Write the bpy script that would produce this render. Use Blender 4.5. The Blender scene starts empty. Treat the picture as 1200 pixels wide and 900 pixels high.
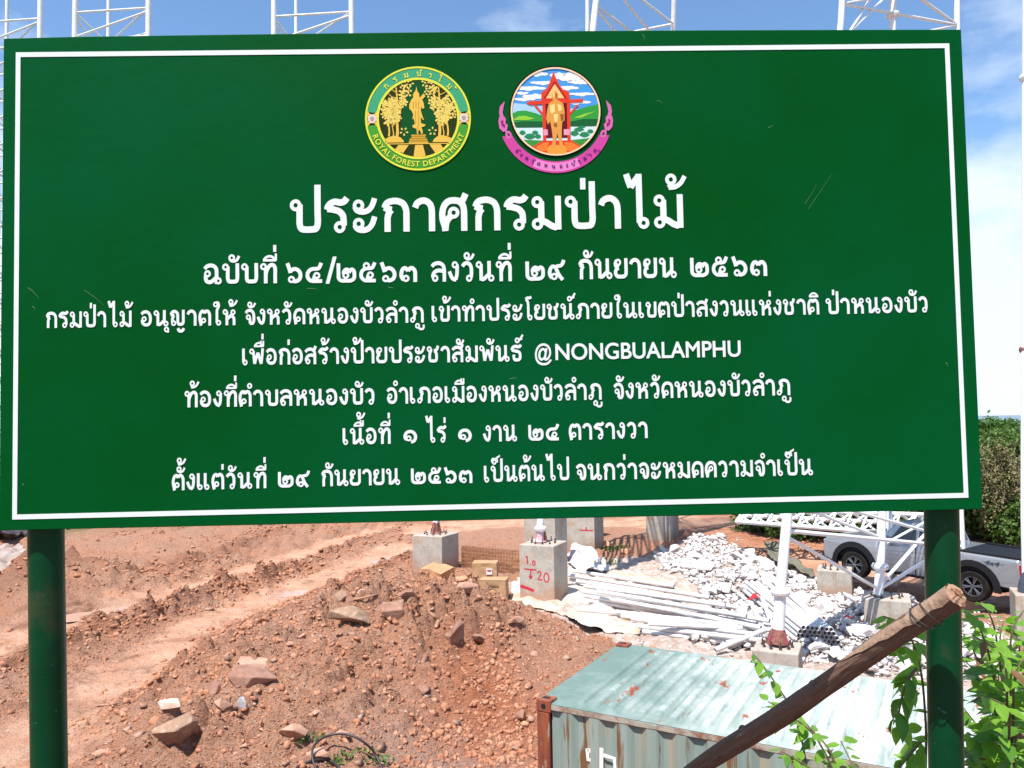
import bpy, bmesh, math, random
import numpy as np
from mathutils import Vector, Matrix
from mathutils.geometry import delaunay_2d_cdt
R = math.radians
random.seed(7)
rng = np.random.default_rng(7)
SC = bpy.context.scene
COL = SC.collection

# ------------------------------------------------------------------ camera
EYE = np.array([0.0, 0.0, 5.6])
FPX = 900.0
_p, _r = R(2.8), R(0.9)
_f = np.array([0, math.cos(_p), math.sin(_p)])
_u0 = np.array([0, -math.sin(_p), math.cos(_p)])
_x0 = np.array([1.0, 0, 0])
CX = math.cos(_r) * _x0 - math.sin(_r) * _u0
CU = math.sin(_r) * _x0 + math.cos(_r) * _u0
cam = bpy.data.cameras.new('camera')
cam.sensor_width = 36.0
cam.lens = 27.0
cam.clip_start = 0.05
cam.clip_end = 60000.0
camo = bpy.data.objects.new('camera', cam)
COL.objects.link(camo)
camo.matrix_world = Matrix(((CX[0], CU[0], -_f[0], EYE[0]), (CX[1], CU[1], -_f[1], EYE[1]),
                            (CX[2], CU[2], -_f[2], EYE[2]), (0, 0, 0, 1)))
SC.camera = camo

# ------------------------------------------------------------------ light
SUN_EL, SUN_AZ = R(64), R(31)          # light travels forward and to the right
ldir = Vector((math.sin(SUN_AZ) * math.cos(SUN_EL), math.cos(SUN_AZ) * math.cos(SUN_EL), -math.sin(SUN_EL)))
sun = bpy.data.lights.new('sun', 'SUN')
sun.energy = 4.9
sun.angle = R(0.53)
sun.color = (1.0, 0.955, 0.89)
suno = bpy.data.objects.new('sun', sun)
COL.objects.link(suno)
suno.rotation_euler = ldir.to_track_quat('-Z', 'Y').to_euler()
suno.location = (0, -10, 30)
SC.view_settings.view_transform = 'Standard'
SC.view_settings.look = 'None'
SC.view_settings.exposure = 0.72
SC.view_settings.gamma = 1.0

W = bpy.data.worlds.new('World')
SC.world = W
W.use_nodes = True
wn, wl = W.node_tree.nodes, W.node_tree.links
wn.clear()
wo = wn.new('ShaderNodeOutputWorld')
bg = wn.new('ShaderNodeBackground')
bg.inputs['Strength'].default_value = 0.106
sky = wn.new('ShaderNodeTexSky')
sky.sky_type = 'NISHITA'
sky.sun_disc = False
sky.sun_elevation = SUN_EL
sky.sun_rotation = math.pi + SUN_AZ     # the sun stands behind and to the left of the camera
sky.altitude = 300
sky.air_density = 1.0
sky.dust_density = 0.6
sky.ozone_density = 1.6
tc = wn.new('ShaderNodeTexCoord')
mp = wn.new('ShaderNodeMapping')
mp.inputs['Scale'].default_value = (1.0, 1.0, 2.3)
mp.inputs['Location'].default_value = (1.35, 0.9, 0.3)
nz = wn.new('ShaderNodeTexNoise')
nz.inputs['Scale'].default_value = 2.6
nz.inputs['Detail'].default_value = 9
nz.inputs['Roughness'].default_value = 0.55
sep = wn.new('ShaderNodeSeparateXYZ')
low = wn.new('ShaderNodeMapRange')       # clouds gather towards the horizon
low.inputs['From Min'].default_value = 0.08
low.inputs['From Max'].default_value = 0.52
low.inputs['To Min'].default_value = 0.22
low.inputs['To Max'].default_value = -0.12
add = wn.new('ShaderNodeMath'); add.operation = 'ADD'
cr = wn.new('ShaderNodeValToRGB')
cr.color_ramp.elements[0].position = 0.50
cr.color_ramp.elements[0].color = (0, 0, 0, 1)
cr.color_ramp.elements[1].position = 0.68
cr.color_ramp.elements[1].color = (0.92, 0.92, 0.92, 1)
mx = wn.new('ShaderNodeMixRGB')
mx.inputs['Color2'].default_value = (5.6, 6.3, 7.4, 1)
tint = wn.new('ShaderNodeMixRGB'); tint.blend_type = 'MULTIPLY'; tint.inputs['Fac'].default_value = 1
tint.inputs['Color2'].default_value = (1.02, 1.20, 1.31, 1)
wl.new(tc.outputs['Generated'], mp.inputs['Vector'])
wl.new(mp.outputs['Vector'], nz.inputs['Vector'])
wl.new(tc.outputs['Generated'], sep.inputs['Vector'])
wl.new(sep.outputs['Z'], low.inputs['Value'])
wl.new(low.outputs['Result'], add.inputs[0])
wl.new(nz.outputs['Fac'], add.inputs[1])
wl.new(add.outputs['Value'], cr.inputs['Fac'])
wl.new(cr.outputs['Color'], mx.inputs['Fac'])
wl.new(sky.outputs['Color'], tint.inputs['Color1'])
wl.new(tint.outputs['Color'], mx.inputs['Color1'])
wl.new(mx.outputs['Color'], bg.inputs['Color'])
wl.new(bg.outputs['Background'], wo.inputs['Surface'])

# ------------------------------------------------------------------ helpers
def _ray(px, py):
    d = (px - 600) / FPX * CX - (py - 450) / FPX * CU + _f
    return d / d[1]
def at(px, py, D):                       # point seen at a place in the photo, D metres away
    return EYE + D * _ray(px, py)
def gz(px, py, z=0.0):                   # the same, on a level plane
    d = _ray(px, py)
    return EYE + (z - EYE[2]) / d[2] * d

def mat(name, col, rough=0.8, metal=0.0, col2=None, scale=8.0, detail=6.0, bump=0.0, bscale=None, spec=None,
        lo=0.35, hi=0.65, extra=None, coord='Object', stretch=None, coat=0.0):
    m = bpy.data.materials.new(name)
    m.use_nodes = True
    n, l = m.node_tree.nodes, m.node_tree.links
    b = n['Principled BSDF']
    b.inputs['Base Color'].default_value = (*col, 1)
    b.inputs['Roughness'].default_value = rough
    b.inputs['Metallic'].default_value = metal
    if spec is not None: b.inputs['Specular IOR Level'].default_value = spec
    if coat: b.inputs['Coat Weight'].default_value = coat
    if col2 is not None or bump:
        t = n.new('ShaderNodeTexCoord')
        v = t.outputs[coord]
        if stretch:
            q = n.new('ShaderNodeMapping'); q.inputs['Scale'].default_value = stretch
            l.new(v, q.inputs['Vector']); v = q.outputs['Vector']
    cur = None
    layers = ([(col2, scale, detail, lo, hi)] if col2 is not None else []) + (extra or [])
    for (c2, s, d, a, b2) in layers:
        z = n.new('ShaderNodeTexNoise'); z.inputs['Scale'].default_value = s; z.inputs['Detail'].default_value = d
        z.inputs['Roughness'].default_value = 0.62
        l.new(v, z.inputs['Vector'])
        mr = n.new('ShaderNodeMapRange'); mr.inputs['From Min'].default_value = a; mr.inputs['From Max'].default_value = b2
        l.new(z.outputs['Fac'], mr.inputs['Value'])
        mm = n.new('ShaderNodeMixRGB')
        if cur is None: mm.inputs['Color1'].default_value = (*col, 1)
        else: l.new(cur, mm.inputs['Color1'])
        mm.inputs['Color2'].default_value = (*c2, 1)
        l.new(mr.outputs['Result'], mm.inputs['Fac'])
        cur = mm.outputs['Color']
    if cur is not None: l.new(cur, b.inputs['Base Color'])
    if bump:
        z = n.new('ShaderNodeTexNoise'); z.inputs['Scale'].default_value = bscale or scale * 4; z.inputs['Detail'].default_value = 8
        l.new(v, z.inputs['Vector'])
        bp = n.new('ShaderNodeBump'); bp.inputs['Strength'].default_value = bump; bp.inputs['Distance'].default_value = 0.02
        l.new(z.outputs['Fac'], bp.inputs['Height']); l.new(bp.outputs['Normal'], b.inputs['Normal'])
    return m

_flat = {}
def flat(r, g, b, rough=0.45):           # printed colour given as 0-255 sRGB
    k = (r, g, b, rough)
    if k not in _flat:
        lin = tuple(((c / 255) / 12.92 if c < 11 else ((c / 255 + 0.055) / 1.055) ** 2.4) * 0.88 for c in (r, g, b))
        _flat[k] = mat('print_%02x%02x%02x' % (r, g, b), lin, rough, spec=0.08)
    return _flat[k]

def mesh(name, V, F, smooth=False):
    me = bpy.data.meshes.new(name)
    V = np.asarray(V, dtype=np.float32)
    if isinstance(F, np.ndarray):
        k = F.shape[1]
        me.vertices.add(len(V)); me.vertices.foreach_set('co', V.ravel())
        me.loops.add(F.size); me.loops.foreach_set('vertex_index', F.astype(np.int32).ravel())
        me.polygons.add(len(F)); me.polygons.foreach_set('loop_start', np.arange(0, F.size, k, dtype=np.int32))
        me.update(calc_edges=True)
    else:
        me.from_pydata([tuple(map(float, v)) for v in V], [], F)
    if smooth: me.polygons.foreach_set('use_smooth', [True] * len(me.polygons))
    me.update()
    return me

def ob(name, me, m=None, parent=None):
    o = bpy.data.objects.new(name, me)
    COL.objects.link(o)
    if m is not None:
        if isinstance(m, (list, tuple)):
            for q in m: me.materials.append(q)
        elif not me.materials: me.materials.append(m)
    if parent is not None: o.parent = parent
    return o
def tag(o, label=None, cat=None, group=None, kind=None):
    if label: o['label'] = label
    if cat: o['category'] = cat
    if group: o['group'] = group
    if kind: o['kind'] = kind
    return o
def thing(name, label, cat, loc=(0, 0, 0), rz=0.0, group=None):
    o = bpy.data.objects.new(name, None)
    o.empty_display_size = 0.2
    COL.objects.link(o)
    o.location = [float(v) for v in loc]; o.rotation_euler = (0, 0, rz)
    return tag(o, label, cat, group)

class MB:                                # collects shapes into one mesh
    def __init__(s): s.v = []; s.f = []; s.mi = []; s.cur = 0
    def add(s, V, F):
        k = len(s.v); s.v += [tuple(float(c) for c in p) for p in V]
        s.f += [tuple(i + k for i in f) for f in F]; s.mi += [s.cur] * len(F); return s
    def box(s, lo, hi, M=None):
        x0, y0, z0 = lo; x1, y1, z1 = hi
        V = [(x0, y0, z0), (x1, y0, z0), (x1, y1, z0), (x0, y1, z0), (x0, y0, z1), (x1, y0, z1), (x1, y1, z1), (x0, y1, z1)]
        if M is not None: V = [tuple(M @ Vector(p)) for p in V]
        return s.add(V, [(3, 2, 1, 0), (4, 5, 6, 7), (0, 1, 5, 4), (1, 2, 6, 5), (2, 3, 7, 6), (3, 0, 4, 7)])
    def tube(s, a, b, r, r2=None, n=8, cap=True, hollow=False):
        return s.path([a, b], [r, r if r2 is None else r2], n, cap, hollow)
    def path(s, pts, rad, n=8, cap=True, hollow=False, wob=0.0):
        P = [np.array(p, float) for p in pts]
        rad = rad if isinstance(rad, (list, tuple)) else [rad] * len(P)
        V = []; F = []; up = None
        for i, p in enumerate(P):
            t = P[min(i + 1, len(P) - 1)] - P[max(i - 1, 0)]; t = t / (np.linalg.norm(t) + 1e-12)
            if up is None:
                up = np.array([0, 0, 1.0]) if abs(t[2]) < 0.9 else np.array([0, 1.0, 0])
            a = np.cross(t, up); a /= np.linalg.norm(a); b = np.cross(a, t); up = b
            for k in range(n):
                g = 2 * math.pi * k / n
                rr = rad[i] * (1 + wob * random.uniform(-1, 1))
                V.append(p + rr * (math.cos(g) * a + math.sin(g) * b))
        for i in range(len(P) - 1):
            for k in range(n):
                F.append((i * n + k, i * n + (k + 1) % n, (i + 1) * n + (k + 1) % n, (i + 1) * n + k))
        if cap and not hollow:
            F.append(tuple(range(n))); F.append(tuple(reversed(range((len(P) - 1) * n, len(P) * n))))
        s.add(V, F)
        if hollow:                       # inner wall, so the open end shows its bore
            V2 = []; m_ = len(P)
            for i, p in enumerate(P):
                for k in range(n): V2.append(p + 0.86 * (V[i * n + k] - p))
            F2 = []
            for i in range(m_ - 1):
                for k in range(n):
                    F2.append((i * n + k, (i + 1) * n + k, (i + 1) * n + (k + 1) % n, i * n + (k + 1) % n))
            base = len(s.v); s.add(V2, F2)
            o0 = base - len(V)
            for i in (0, m_ - 1):
                for k in range(n):
                    s.f.append((o0 + i * n + k, o0 + i * n + (k + 1) % n, base + i * n + (k + 1) % n, base + i * n + k)); s.mi.append(s.cur)
        return s
    def prism(s, pts, d0, d1, axis='y'): # closed outline (x,z) pushed from d0 to d1
        n = len(pts)
        V = [(p[0], d0, p[1]) for p in pts] + [(p[0], d1, p[1]) for p in pts]
        F = [tuple(range(n)), tuple(reversed(range(n, 2 * n)))] + [(i, i + n, (i + 1) % n + n, (i + 1) % n) for i in range(n)]
        return s.add(V, F)
    def mesh(s, name, smooth=False):
        me = bpy.data.meshes.new(name); me.from_pydata(s.v, [], s.f)
        bm = bmesh.new(); bm.from_mesh(me); bmesh.ops.recalc_face_normals(bm, faces=bm.faces); bm.to_mesh(me); bm.free()
        if any(s.mi): me.polygons.foreach_set('material_index', s.mi)
        if smooth: me.polygons.foreach_set('use_smooth', [True] * len(me.polygons))
        return me
    def build(s, name, m, parent=None, smooth=False, bevel=0.0, seg=2):
        o = ob(name, s.mesh(name, smooth), m, parent)
        if bevel:
            md = o.modifiers.new('bevel', 'BEVEL'); md.width = bevel; md.segments = seg; md.limit_method = 'ANGLE'; md.angle_limit = R(40)
        return o
def smooth_angle(o, deg=35):
    me = o.data; me.polygons.foreach_set('use_smooth', [True] * len(me.polygons))
    if hasattr(me, 'set_sharp_from_angle'): me.set_sharp_from_angle(angle=R(deg))
    return o

def fill(loops):                         # outlines (holes too) -> points and triangles
    pts = [(float(p[0]), float(p[1])) for lp in loops for p in lp]
    ed = []; k = 0
    for lp in loops:
        ed += [(k + i, k + (i + 1) % len(lp)) for i in range(len(lp))]; k += len(lp)
    v, _, f, _, _, _ = delaunay_2d_cdt([Vector(p) for p in pts], ed, [], 0, 1e-6)
    P = np.array([tuple(q) for q in v]); T = np.array(f)
    C = P[T].mean(1); ins = np.zeros(len(T), bool)
    for lp in loops:
        A = np.array([tuple(p)[:2] for p in lp], float); Bq = np.roll(A, -1, 0)
        for (ax, ay), (bx, by) in zip(A, Bq):
            if ay == by: continue
            ins ^= ((ay > C[:, 1]) != (by > C[:, 1])) & (C[:, 0] < (bx - ax) * (C[:, 1] - ay) / (by - ay) + ax)
    return P, [tuple(int(i) for i in t) for t in T[ins]]

# value noise for shaping the ground
_tab = np.random.default_rng(3).random((256, 256))
def vnoise(x, y, seed=0):
    x = np.asarray(x, float) + seed * 17.3; y = np.asarray(y, float) + seed * 9.1
    xi = np.floor(x).astype(int); yi = np.floor(y).astype(int); fx = x - xi; fy = y - yi
    fx = fx * fx * (3 - 2 * fx); fy = fy * fy * (3 - 2 * fy)
    g = lambda a, b: _tab[a % 256, b % 256]
    return (g(xi, yi) * (1 - fx) * (1 - fy) + g(xi + 1, yi) * fx * (1 - fy) + g(xi, yi + 1) * (1 - fx) * fy + g(xi + 1, yi + 1) * fx * fy) * 2 - 1
def fbm(x, y, f=1.0, o=4, seed=0, gain=0.5):
    s = 0; a = 1.0; t = 0
    for k in range(o):
        s = s + a * vnoise(x * f, y * f, seed + k); t += a; a *= gain; f *= 2.07
    return s / t
def lumps(x, y, f=4.0, seed=0, r=0.75):      # rounded clods pressed together
    x = np.asarray(x, float) * f + seed * 3.7; y = np.asarray(y, float) * f + seed * 5.1
    xi = np.floor(x).astype(int); yi = np.floor(y).astype(int); best = np.zeros(np.shape(x))
    for dx in (-1, 0, 1):
        for dy in (-1, 0, 1):
            a, b = (xi + dx) % 256, (yi + dy) % 256
            px = xi + dx + _tab[a, b]; py = yi + dy + _tab[b, (a + 77) % 256]; s = 0.35 + 0.65 * _tab[(a + 31) % 256, (b + 59) % 256]
            d = ((x - px) ** 2 + (y - py) ** 2) / (r * s) ** 2
            best = np.maximum(best, s * np.sqrt(np.clip(1 - d, 0, 1)))
    return best
def sstep(a, b, x):
    t = np.clip((x - a) / (b - a), 0, 1); return t * t * (3 - 2 * t)

# ------------------------------------------------------------------ the ground
def segdist(x, y, pts):
    best = np.full(np.shape(x), 1e9)
    for (ax, ay), (bx, by) in zip(pts[:-1], pts[1:]):
        dx, dy = bx - ax, by - ay
        t = np.clip(((x - ax) * dx + (y - ay) * dy) / (dx * dx + dy * dy), 0, 1)
        best = np.minimum(best, np.hypot(x - ax - t * dx, y - ay - t * dy))
    return best
def gpath(pp): return [tuple(gz(a, b)[:2]) for a, b in pp]
RIDGE1 = gpath([(-60, 735), (74, 694), (183, 680), (250, 655), (330, 625)])
RIDGE2 = gpath([(-40, 805), (76, 757), (155, 738), (241, 699), (296, 690), (400, 643), (480, 615)])
RIDGE3 = gpath([(120, 850), (193, 803), (240, 765), (276, 737), (345, 707), (400, 690), (480, 655)])
LANE1 = gpath([(-40, 770), (76, 725), (170, 706), (250, 682), (330, 655), (450, 620)])
LANE2 = gpath([(20, 900), (120, 810), (200, 765), (260, 725), (330, 698), (440, 655), (480, 640)])
LANE3 = gpath([(480, 622), (600, 612), (760, 612), (860, 630), (960, 660), (1100, 700)])
PUD = [gpath([(205, 690), (270, 683)]), gpath([(300, 697), (350, 692)]), gpath([(440, 656), (470, 648)]), gpath([(85, 723), (115, 719)])]
def inpoly(x, y, poly):
    r = np.zeros(np.shape(x), bool)
    for (ax, ay), (bx, by) in zip(poly, poly[1:] + poly[:1]):
        c = ((ay > y) != (by > y)) & (x < (bx - ax) * (y - ay) / ((by - ay) if by != ay else 1e-9) + ax)
        r ^= c
    return r
RUB = gpath([(770, 652), (815, 640), (850, 645), (900, 668), (960, 688), (1050, 700), (1120, 730), (1180, 760), (1130, 800), (1000, 790),
             (930, 772), (840, 755), (770, 745), (840, 715), (800, 690), (775, 672)])
DUST = gpath([(600, 690), (660, 655), (740, 655), (800, 640), (980, 690), (1200, 760), (1200, 900), (1000, 800), (740, 760), (700, 750), (600, 712)])
def zones(x, y):
    wob = 0.35 * fbm(x, y, 0.9, 3, 5)
    lane = np.maximum(1 - sstep(0.5, 1.25, segdist(x, y, LANE1) + wob), 1 - sstep(0.7, 1.5, segdist(x, y, LANE2) + wob))
    lane = np.maximum(lane, 1 - sstep(1.2, 2.4, segdist(x, y, LANE3) + wob))
    rid = np.exp(-(segdist(x, y, RIDGE1) / 0.75) ** 2) + np.exp(-((segdist(x, y, RIDGE2) + wob * .5) / 0.42) ** 2) + np.exp(-((segdist(x, y, RIDGE3) + wob * .5) / 0.48) ** 2)
    return lane, np.clip(rid, 0, 1)
def height(x, y, fine=True):
    x = np.asarray(x, float); y = np.asarray(y, float)
    lane, rid = zones(x, y)
    z = 0.16 * fbm(x, y, 0.25, 3, 1) * (1 - lane)
    z = z + 0.24 * rid * (0.55 + 0.8 * fbm(x, y, 1.4, 3, 11)) - 0.05 * lane
    z = z + (1 - lane) * sstep(22, 27, y) * sstep(3, 8, -x) * (0.28 * lumps(x, y, 0.9, 7) + 0.22 * lumps(x, y, 2.3, 8) - 0.1)
    z = z + 0.9 * np.exp(-(((x + 15.2) / 2.4) ** 2 + ((y - 25.5) / 2.6) ** 2))
    # spoil heap in the middle, slope of the pit beside the container
    m = 1.15 * np.exp(-(((x + 3.6) / 2.7) ** 2 + ((y - 18.3) / 3.3) ** 2)) + 0.75 * np.exp(-(((x + 1.2) / 2.0) ** 2 + ((y - 20.2) / 2.0) ** 2))
    m = m + 0.7 * np.exp(-(((x + 5.0) / 1.5) ** 2 + ((y - 14.2) / 1.7) ** 2))
    z = z + m * (1 - 0.8 * lane) - 0.45 * np.exp(-(((x + 0.6) / 1.5) ** 2 + ((y - 14.0) / 2.6) ** 2))
    # bank behind the rubble, where the pickup stands a little higher
    z = z + 0.45 * sstep(27, 33, y) * sstep(6.0, 9, x)
    # rubble heap
    z = z + 0.55 * np.exp(-(((x - 7.6) / 2.2) ** 2 + ((y - 25.6) / 2.0) ** 2)) + 0.18 * np.exp(-(((x - 8.2) / 2.6) ** 2 + ((y - 20.5) / 2.2) ** 2))
    loose = (1 - lane) * sstep(8, 11, y) * (1 - sstep(45, 60, y))
    z = z + loose * 0.10 * fbm(x, y, 1.6, 3, 21)
    if fine:
        near = loose * (1 - sstep(27, 42, y))
        dry = np.clip(m * 1.4 + rid * 0.65 + 0.35 * sstep(0, 0.3, fbm(x, y, 0.35, 3, 36)), 0.22, 1)
        wx = x + 0.10 * fbm(x, y, 3.0, 2, 33); wy = y + 0.10 * fbm(x, y, 3.0, 2, 34)
        patch = 0.35 + 0.9 * sstep(-0.25, 0.3, fbm(x, y, 0.8, 3, 35))
        z = z + near * dry * patch * 0.30 * (1 - np.abs(fbm(x, y, 1.15, 3, 37)) * 2.4)
        z = z + near * dry * patch * (0.34 * lumps(wx, wy, 1.9, 1) + 0.23 * lumps(wx, wy, 4.2, 2) + 0.10 * lumps(x, y, 8.5, 3) + 0.05 * fbm(x, y, 9.0, 2, 41) - 0.16)
        z = z + lane * (0.03 * fbm(x, y, 1.1, 3, 52) + 0.022 * fbm(x, y, 5, 3, 51) + 0.03 * sstep(0.05, 0.3, fbm(x, y, 1.7, 2, 53)) * lumps(x, y, 6.5, 5))
    for p in PUD:
        z = z - 0.07 * np.exp(-(segdist(x, y, p) / 0.55) ** 2) * 1.0
    # raised ground the sign stands on
    s = np.maximum(0.492 * x + 0.870 * y, 0.97 * y)
    z = z + 4.0 * (1 - sstep(2.9, 6.9, s + 0.25 * fbm(x, y, 1.1, 3, 61)))
    # the hill falls away behind
    d = np.hypot(x, y - 20)
    z = z - 88.0 * sstep(40, 620, d)
    return z
def axis(lo, hi, step, far, g=1.16, near_far=None):
    a = list(np.arange(lo, hi, step)); s = step; v = a[-1]
    while v < far: s *= g; v += s; a.append(v)
    s = step; v = lo; pre = []
    while v > -(near_far or far): s *= g; v -= s; pre.append(v)
    return np.array(pre[::-1] + a)
xs = axis(-13.5, 17.5, 0.075, 32000)
xs = np.concatenate([xs[xs < -9], np.arange(-9, 3, 0.042), xs[xs >= 3.0]])
ys = axis(7.5, 30.0, 0.075, 45000, 1.07, 32000)
ys = np.concatenate([ys[ys < 9], np.arange(9, 21.5, 0.045), ys[ys >= 21.5]])
GX, GY = np.meshgrid(xs, ys)
GZ = height(GX, GY)
NX, NY = len(xs), len(ys)
idx = np.arange(NX * NY).reshape(NY, NX)
FQ = np.stack([idx[:-1, :-1], idx[:-1, 1:], idx[1:, 1:], idx[1:, :-1]], -1).reshape(-1, 4)
gme = mesh('ground', np.stack([GX, GY, GZ], -1).reshape(-1, 3), FQ, True)
lane, rid = zones(GX, GY)
dust = inpoly(GX + 0.5 * fbm(GX, GY, 1.3, 3, 71), GY + 0.5 * fbm(GX, GY, 1.3, 3, 72), DUST).astype(float)
veg = np.maximum(sstep(38, 46, np.hypot(GX * 0.9, GY - 6)), 0.0)
att = gme.attributes.new('zone', 'FLOAT_COLOR', 'POINT')
att.data.foreach_set('color', np.stack([lane, rid, dust, veg], -1).astype(np.float32).ravel())

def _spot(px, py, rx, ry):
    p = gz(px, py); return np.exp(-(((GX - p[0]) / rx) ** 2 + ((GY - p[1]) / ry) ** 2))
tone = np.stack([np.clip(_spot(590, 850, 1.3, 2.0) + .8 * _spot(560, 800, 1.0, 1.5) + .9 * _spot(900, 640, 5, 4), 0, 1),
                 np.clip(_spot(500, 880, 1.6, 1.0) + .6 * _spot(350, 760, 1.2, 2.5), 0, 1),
                 np.clip(_spot(95, 722, 1.1, 1.0) + _spot(20, 690, 1.6, 3) + .7 * _spot(85, 760, .7, .6) + .5 * _spot(60, 830, 1.0, .5), 0, 1), np.ones_like(GX)], -1)  # blue channel: tree shade and heap shading painted dark into the soil
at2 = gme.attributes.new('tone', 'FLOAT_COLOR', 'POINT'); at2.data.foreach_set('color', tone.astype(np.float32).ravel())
gm = bpy.data.materials.new('red_laterite_soil'); gm.use_nodes = True
n, l = gm.node_tree.nodes, gm.node_tree.links
B = n['Principled BSDF']; B.inputs['Roughness'].default_value = 0.93; B.inputs['Specular IOR Level'].default_value = 0.2
geo = n.new('ShaderNodeNewGeometry'); za = n.new('ShaderNodeAttribute'); za.attribute_name = 'zone'
sp = n.new('ShaderNodeSeparateColor'); l.new(za.outputs['Color'], sp.inputs['Color'])
def _noise(s, d=6, rgh=0.6):
    q = n.new('ShaderNodeTexNoise'); q.inputs['Scale'].default_value = s; q.inputs['Detail'].default_value = d; q.inputs['Roughness'].default_value = rgh
    l.new(geo.outputs['Position'], q.inputs['Vector']); return q.outputs['Fac']
def _rng(v, a, b, c=0.0, d=1.0):
    q = n.new('ShaderNodeMapRange'); q.inputs['From Min'].default_value = a; q.inputs['From Max'].default_value = b
    q.inputs['To Min'].default_value = c; q.inputs['To Max'].default_value = d; l.new(v, q.inputs['Value']); return q.outputs['Result']
def _mix(f, a, b):
    q = n.new('ShaderNodeMixRGB')
    (l.new(f, q.inputs['Fac']) if not isinstance(f, float) else setattr(q.inputs['Fac'], 'default_value', f))
    for v, k in ((a, 'Color1'), (b, 'Color2')):
        if isinstance(v, tuple): q.inputs[k].default_value = (*v, 1)
        else: l.new(v, q.inputs[k])
    return q.outputs['Color']
def _mul(a, b):
    q = n.new('ShaderNodeMath'); q.operation = 'MULTIPLY'; l.new(a, q.inputs[0])
    (l.new(b, q.inputs[1]) if not isinstance(b, float) else setattr(q.inputs[1], 'default_value', b)); return q.outputs[0]
c = _mix(_rng(_noise(0.55, 5), 0.38, 0.62), (0.44, 0.195, 0.105), (0.40, 0.212, 0.135))
c = _mix(_rng(_noise(7, 8, 0.7), 0.42, 0.72), c, (0.40, 0.245, 0.17))
c = _mix(_mul(_rng(_noise(24, 4, 0.6), 0.52, 0.64), 0.70), c, (0.13, 0.052, 0.03))
c = _mix(_mul(_rng(_noise(31, 3, 0.6), 0.58, 0.66), 0.8), c, (0.56, 0.37, 0.28))
c = _mix(_rng(_noise(2.3, 7, 0.7), 0.55, 0.72), c, (0.24, 0.115, 0.075))
cl = _mix(_rng(_noise(1.1, 6), 0.35, 0.65), (0.66, 0.405, 0.275), (0.55, 0.275, 0.165))
cl = _mix(_rng(_noise(0.9, 8, 0.7), 0.52, 0.66), cl, (0.31, 0.15, 0.095))
c = _mix(_mul(_rng(sp.outputs['Red'], 0.1, 0.8), 0.9), c, cl)
c = _mix(_mul(_rng(sp.outputs['Green'], 0.2, 0.9), 0.55), c, (0.25, 0.115, 0.07))
cd = _mix(_rng(_noise(5, 6), 0.4, 0.6), (0.62, 0.55, 0.50), (0.50, 0.36, 0.28))
c = _mix(_mul(sp.outputs['Blue'], _rng(_noise(1.7, 5), 0.3, 0.5, 0.45, 1.0)), c, cd)
c = _mix(za.outputs['Alpha'], c, _mix(_rng(_noise(0.08, 8), 0.4, 0.6), (0.035, 0.07, 0.02), (0.06, 0.10, 0.03)))
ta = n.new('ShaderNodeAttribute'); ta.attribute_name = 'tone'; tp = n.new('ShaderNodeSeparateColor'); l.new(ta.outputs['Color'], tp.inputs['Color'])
c = _mix(_mul(tp.outputs['Red'], _rng(_noise(3, 6), 0.35, 0.6, 0.5, 1.0)), c, (0.36, 0.13, 0.065))
c = _mix(_mul(tp.outputs['Green'], _rng(_noise(6, 6), 0.35, 0.6, 0.4, 0.9)), c, (0.38, 0.25, 0.20))
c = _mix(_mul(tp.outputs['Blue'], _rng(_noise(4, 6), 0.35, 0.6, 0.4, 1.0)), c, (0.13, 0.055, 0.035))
l.new(c, B.inputs['Base Color'])
bp = n.new('ShaderNodeBump'); bp.inputs['Strength'].default_value = 1.0; bp.inputs['Distance'].default_value = 0.11
hb = n.new('ShaderNodeMath'); hb.operation = 'ADD'; l.new(_noise(14, 8, 0.7), hb.inputs[0]); l.new(_noise(4, 5, 0.6), hb.inputs[1])
l.new(hb.outputs[0], bp.inputs['Height']); l.new(bp.outputs['Normal'], B.inputs['Normal'])
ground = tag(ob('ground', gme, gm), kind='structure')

M_water = mat('muddy_water', (0.42, 0.27, 0.20), 0.10, spec=0.30)
for i, p in enumerate(PUD):
    cx = np.mean([q[0] for q in p]); cy = np.mean([q[1] for q in p])
    L = math.hypot(p[1][0] - p[0][0], p[1][1] - p[0][1]); a = math.atan2(p[1][1] - p[0][1], p[1][0] - p[0][0])
    V = [(cx, cy, 0)]
    for k in range(28):
        g = 2 * math.pi * k / 28
        u, v = (L / 2 + 1.3) * math.cos(g), 1.1 * math.sin(g)
        V.append((cx + u * math.cos(a) - v * math.sin(a), cy + u * math.sin(a) + v * math.cos(a), 0))
    tt = np.linspace(0, 1, 9); zc = float(np.percentile(height(p[0][0] + (p[1][0] - p[0][0]) * tt, p[0][1] + (p[1][1] - p[0][1]) * tt), 15)) + 0.03
    V = [(v[0], v[1], zc) for v in V]
    tag(ob('puddle', mesh('puddle', V, [(0, 1 + k, 1 + (k + 1) % 28) for k in range(28)]), M_water), kind='structure')
M_haze = mat('plain_haze_blue', (0.03, 0.09, 0.14), 0.25)  # distant plain, with the blue of the haze put into its colour
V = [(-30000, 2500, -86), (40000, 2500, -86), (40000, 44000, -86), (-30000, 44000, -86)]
tag(ob('hazy_plain', mesh('hazy_plain', V, [(0, 1, 2, 3)]), M_haze), kind='structure')

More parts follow.
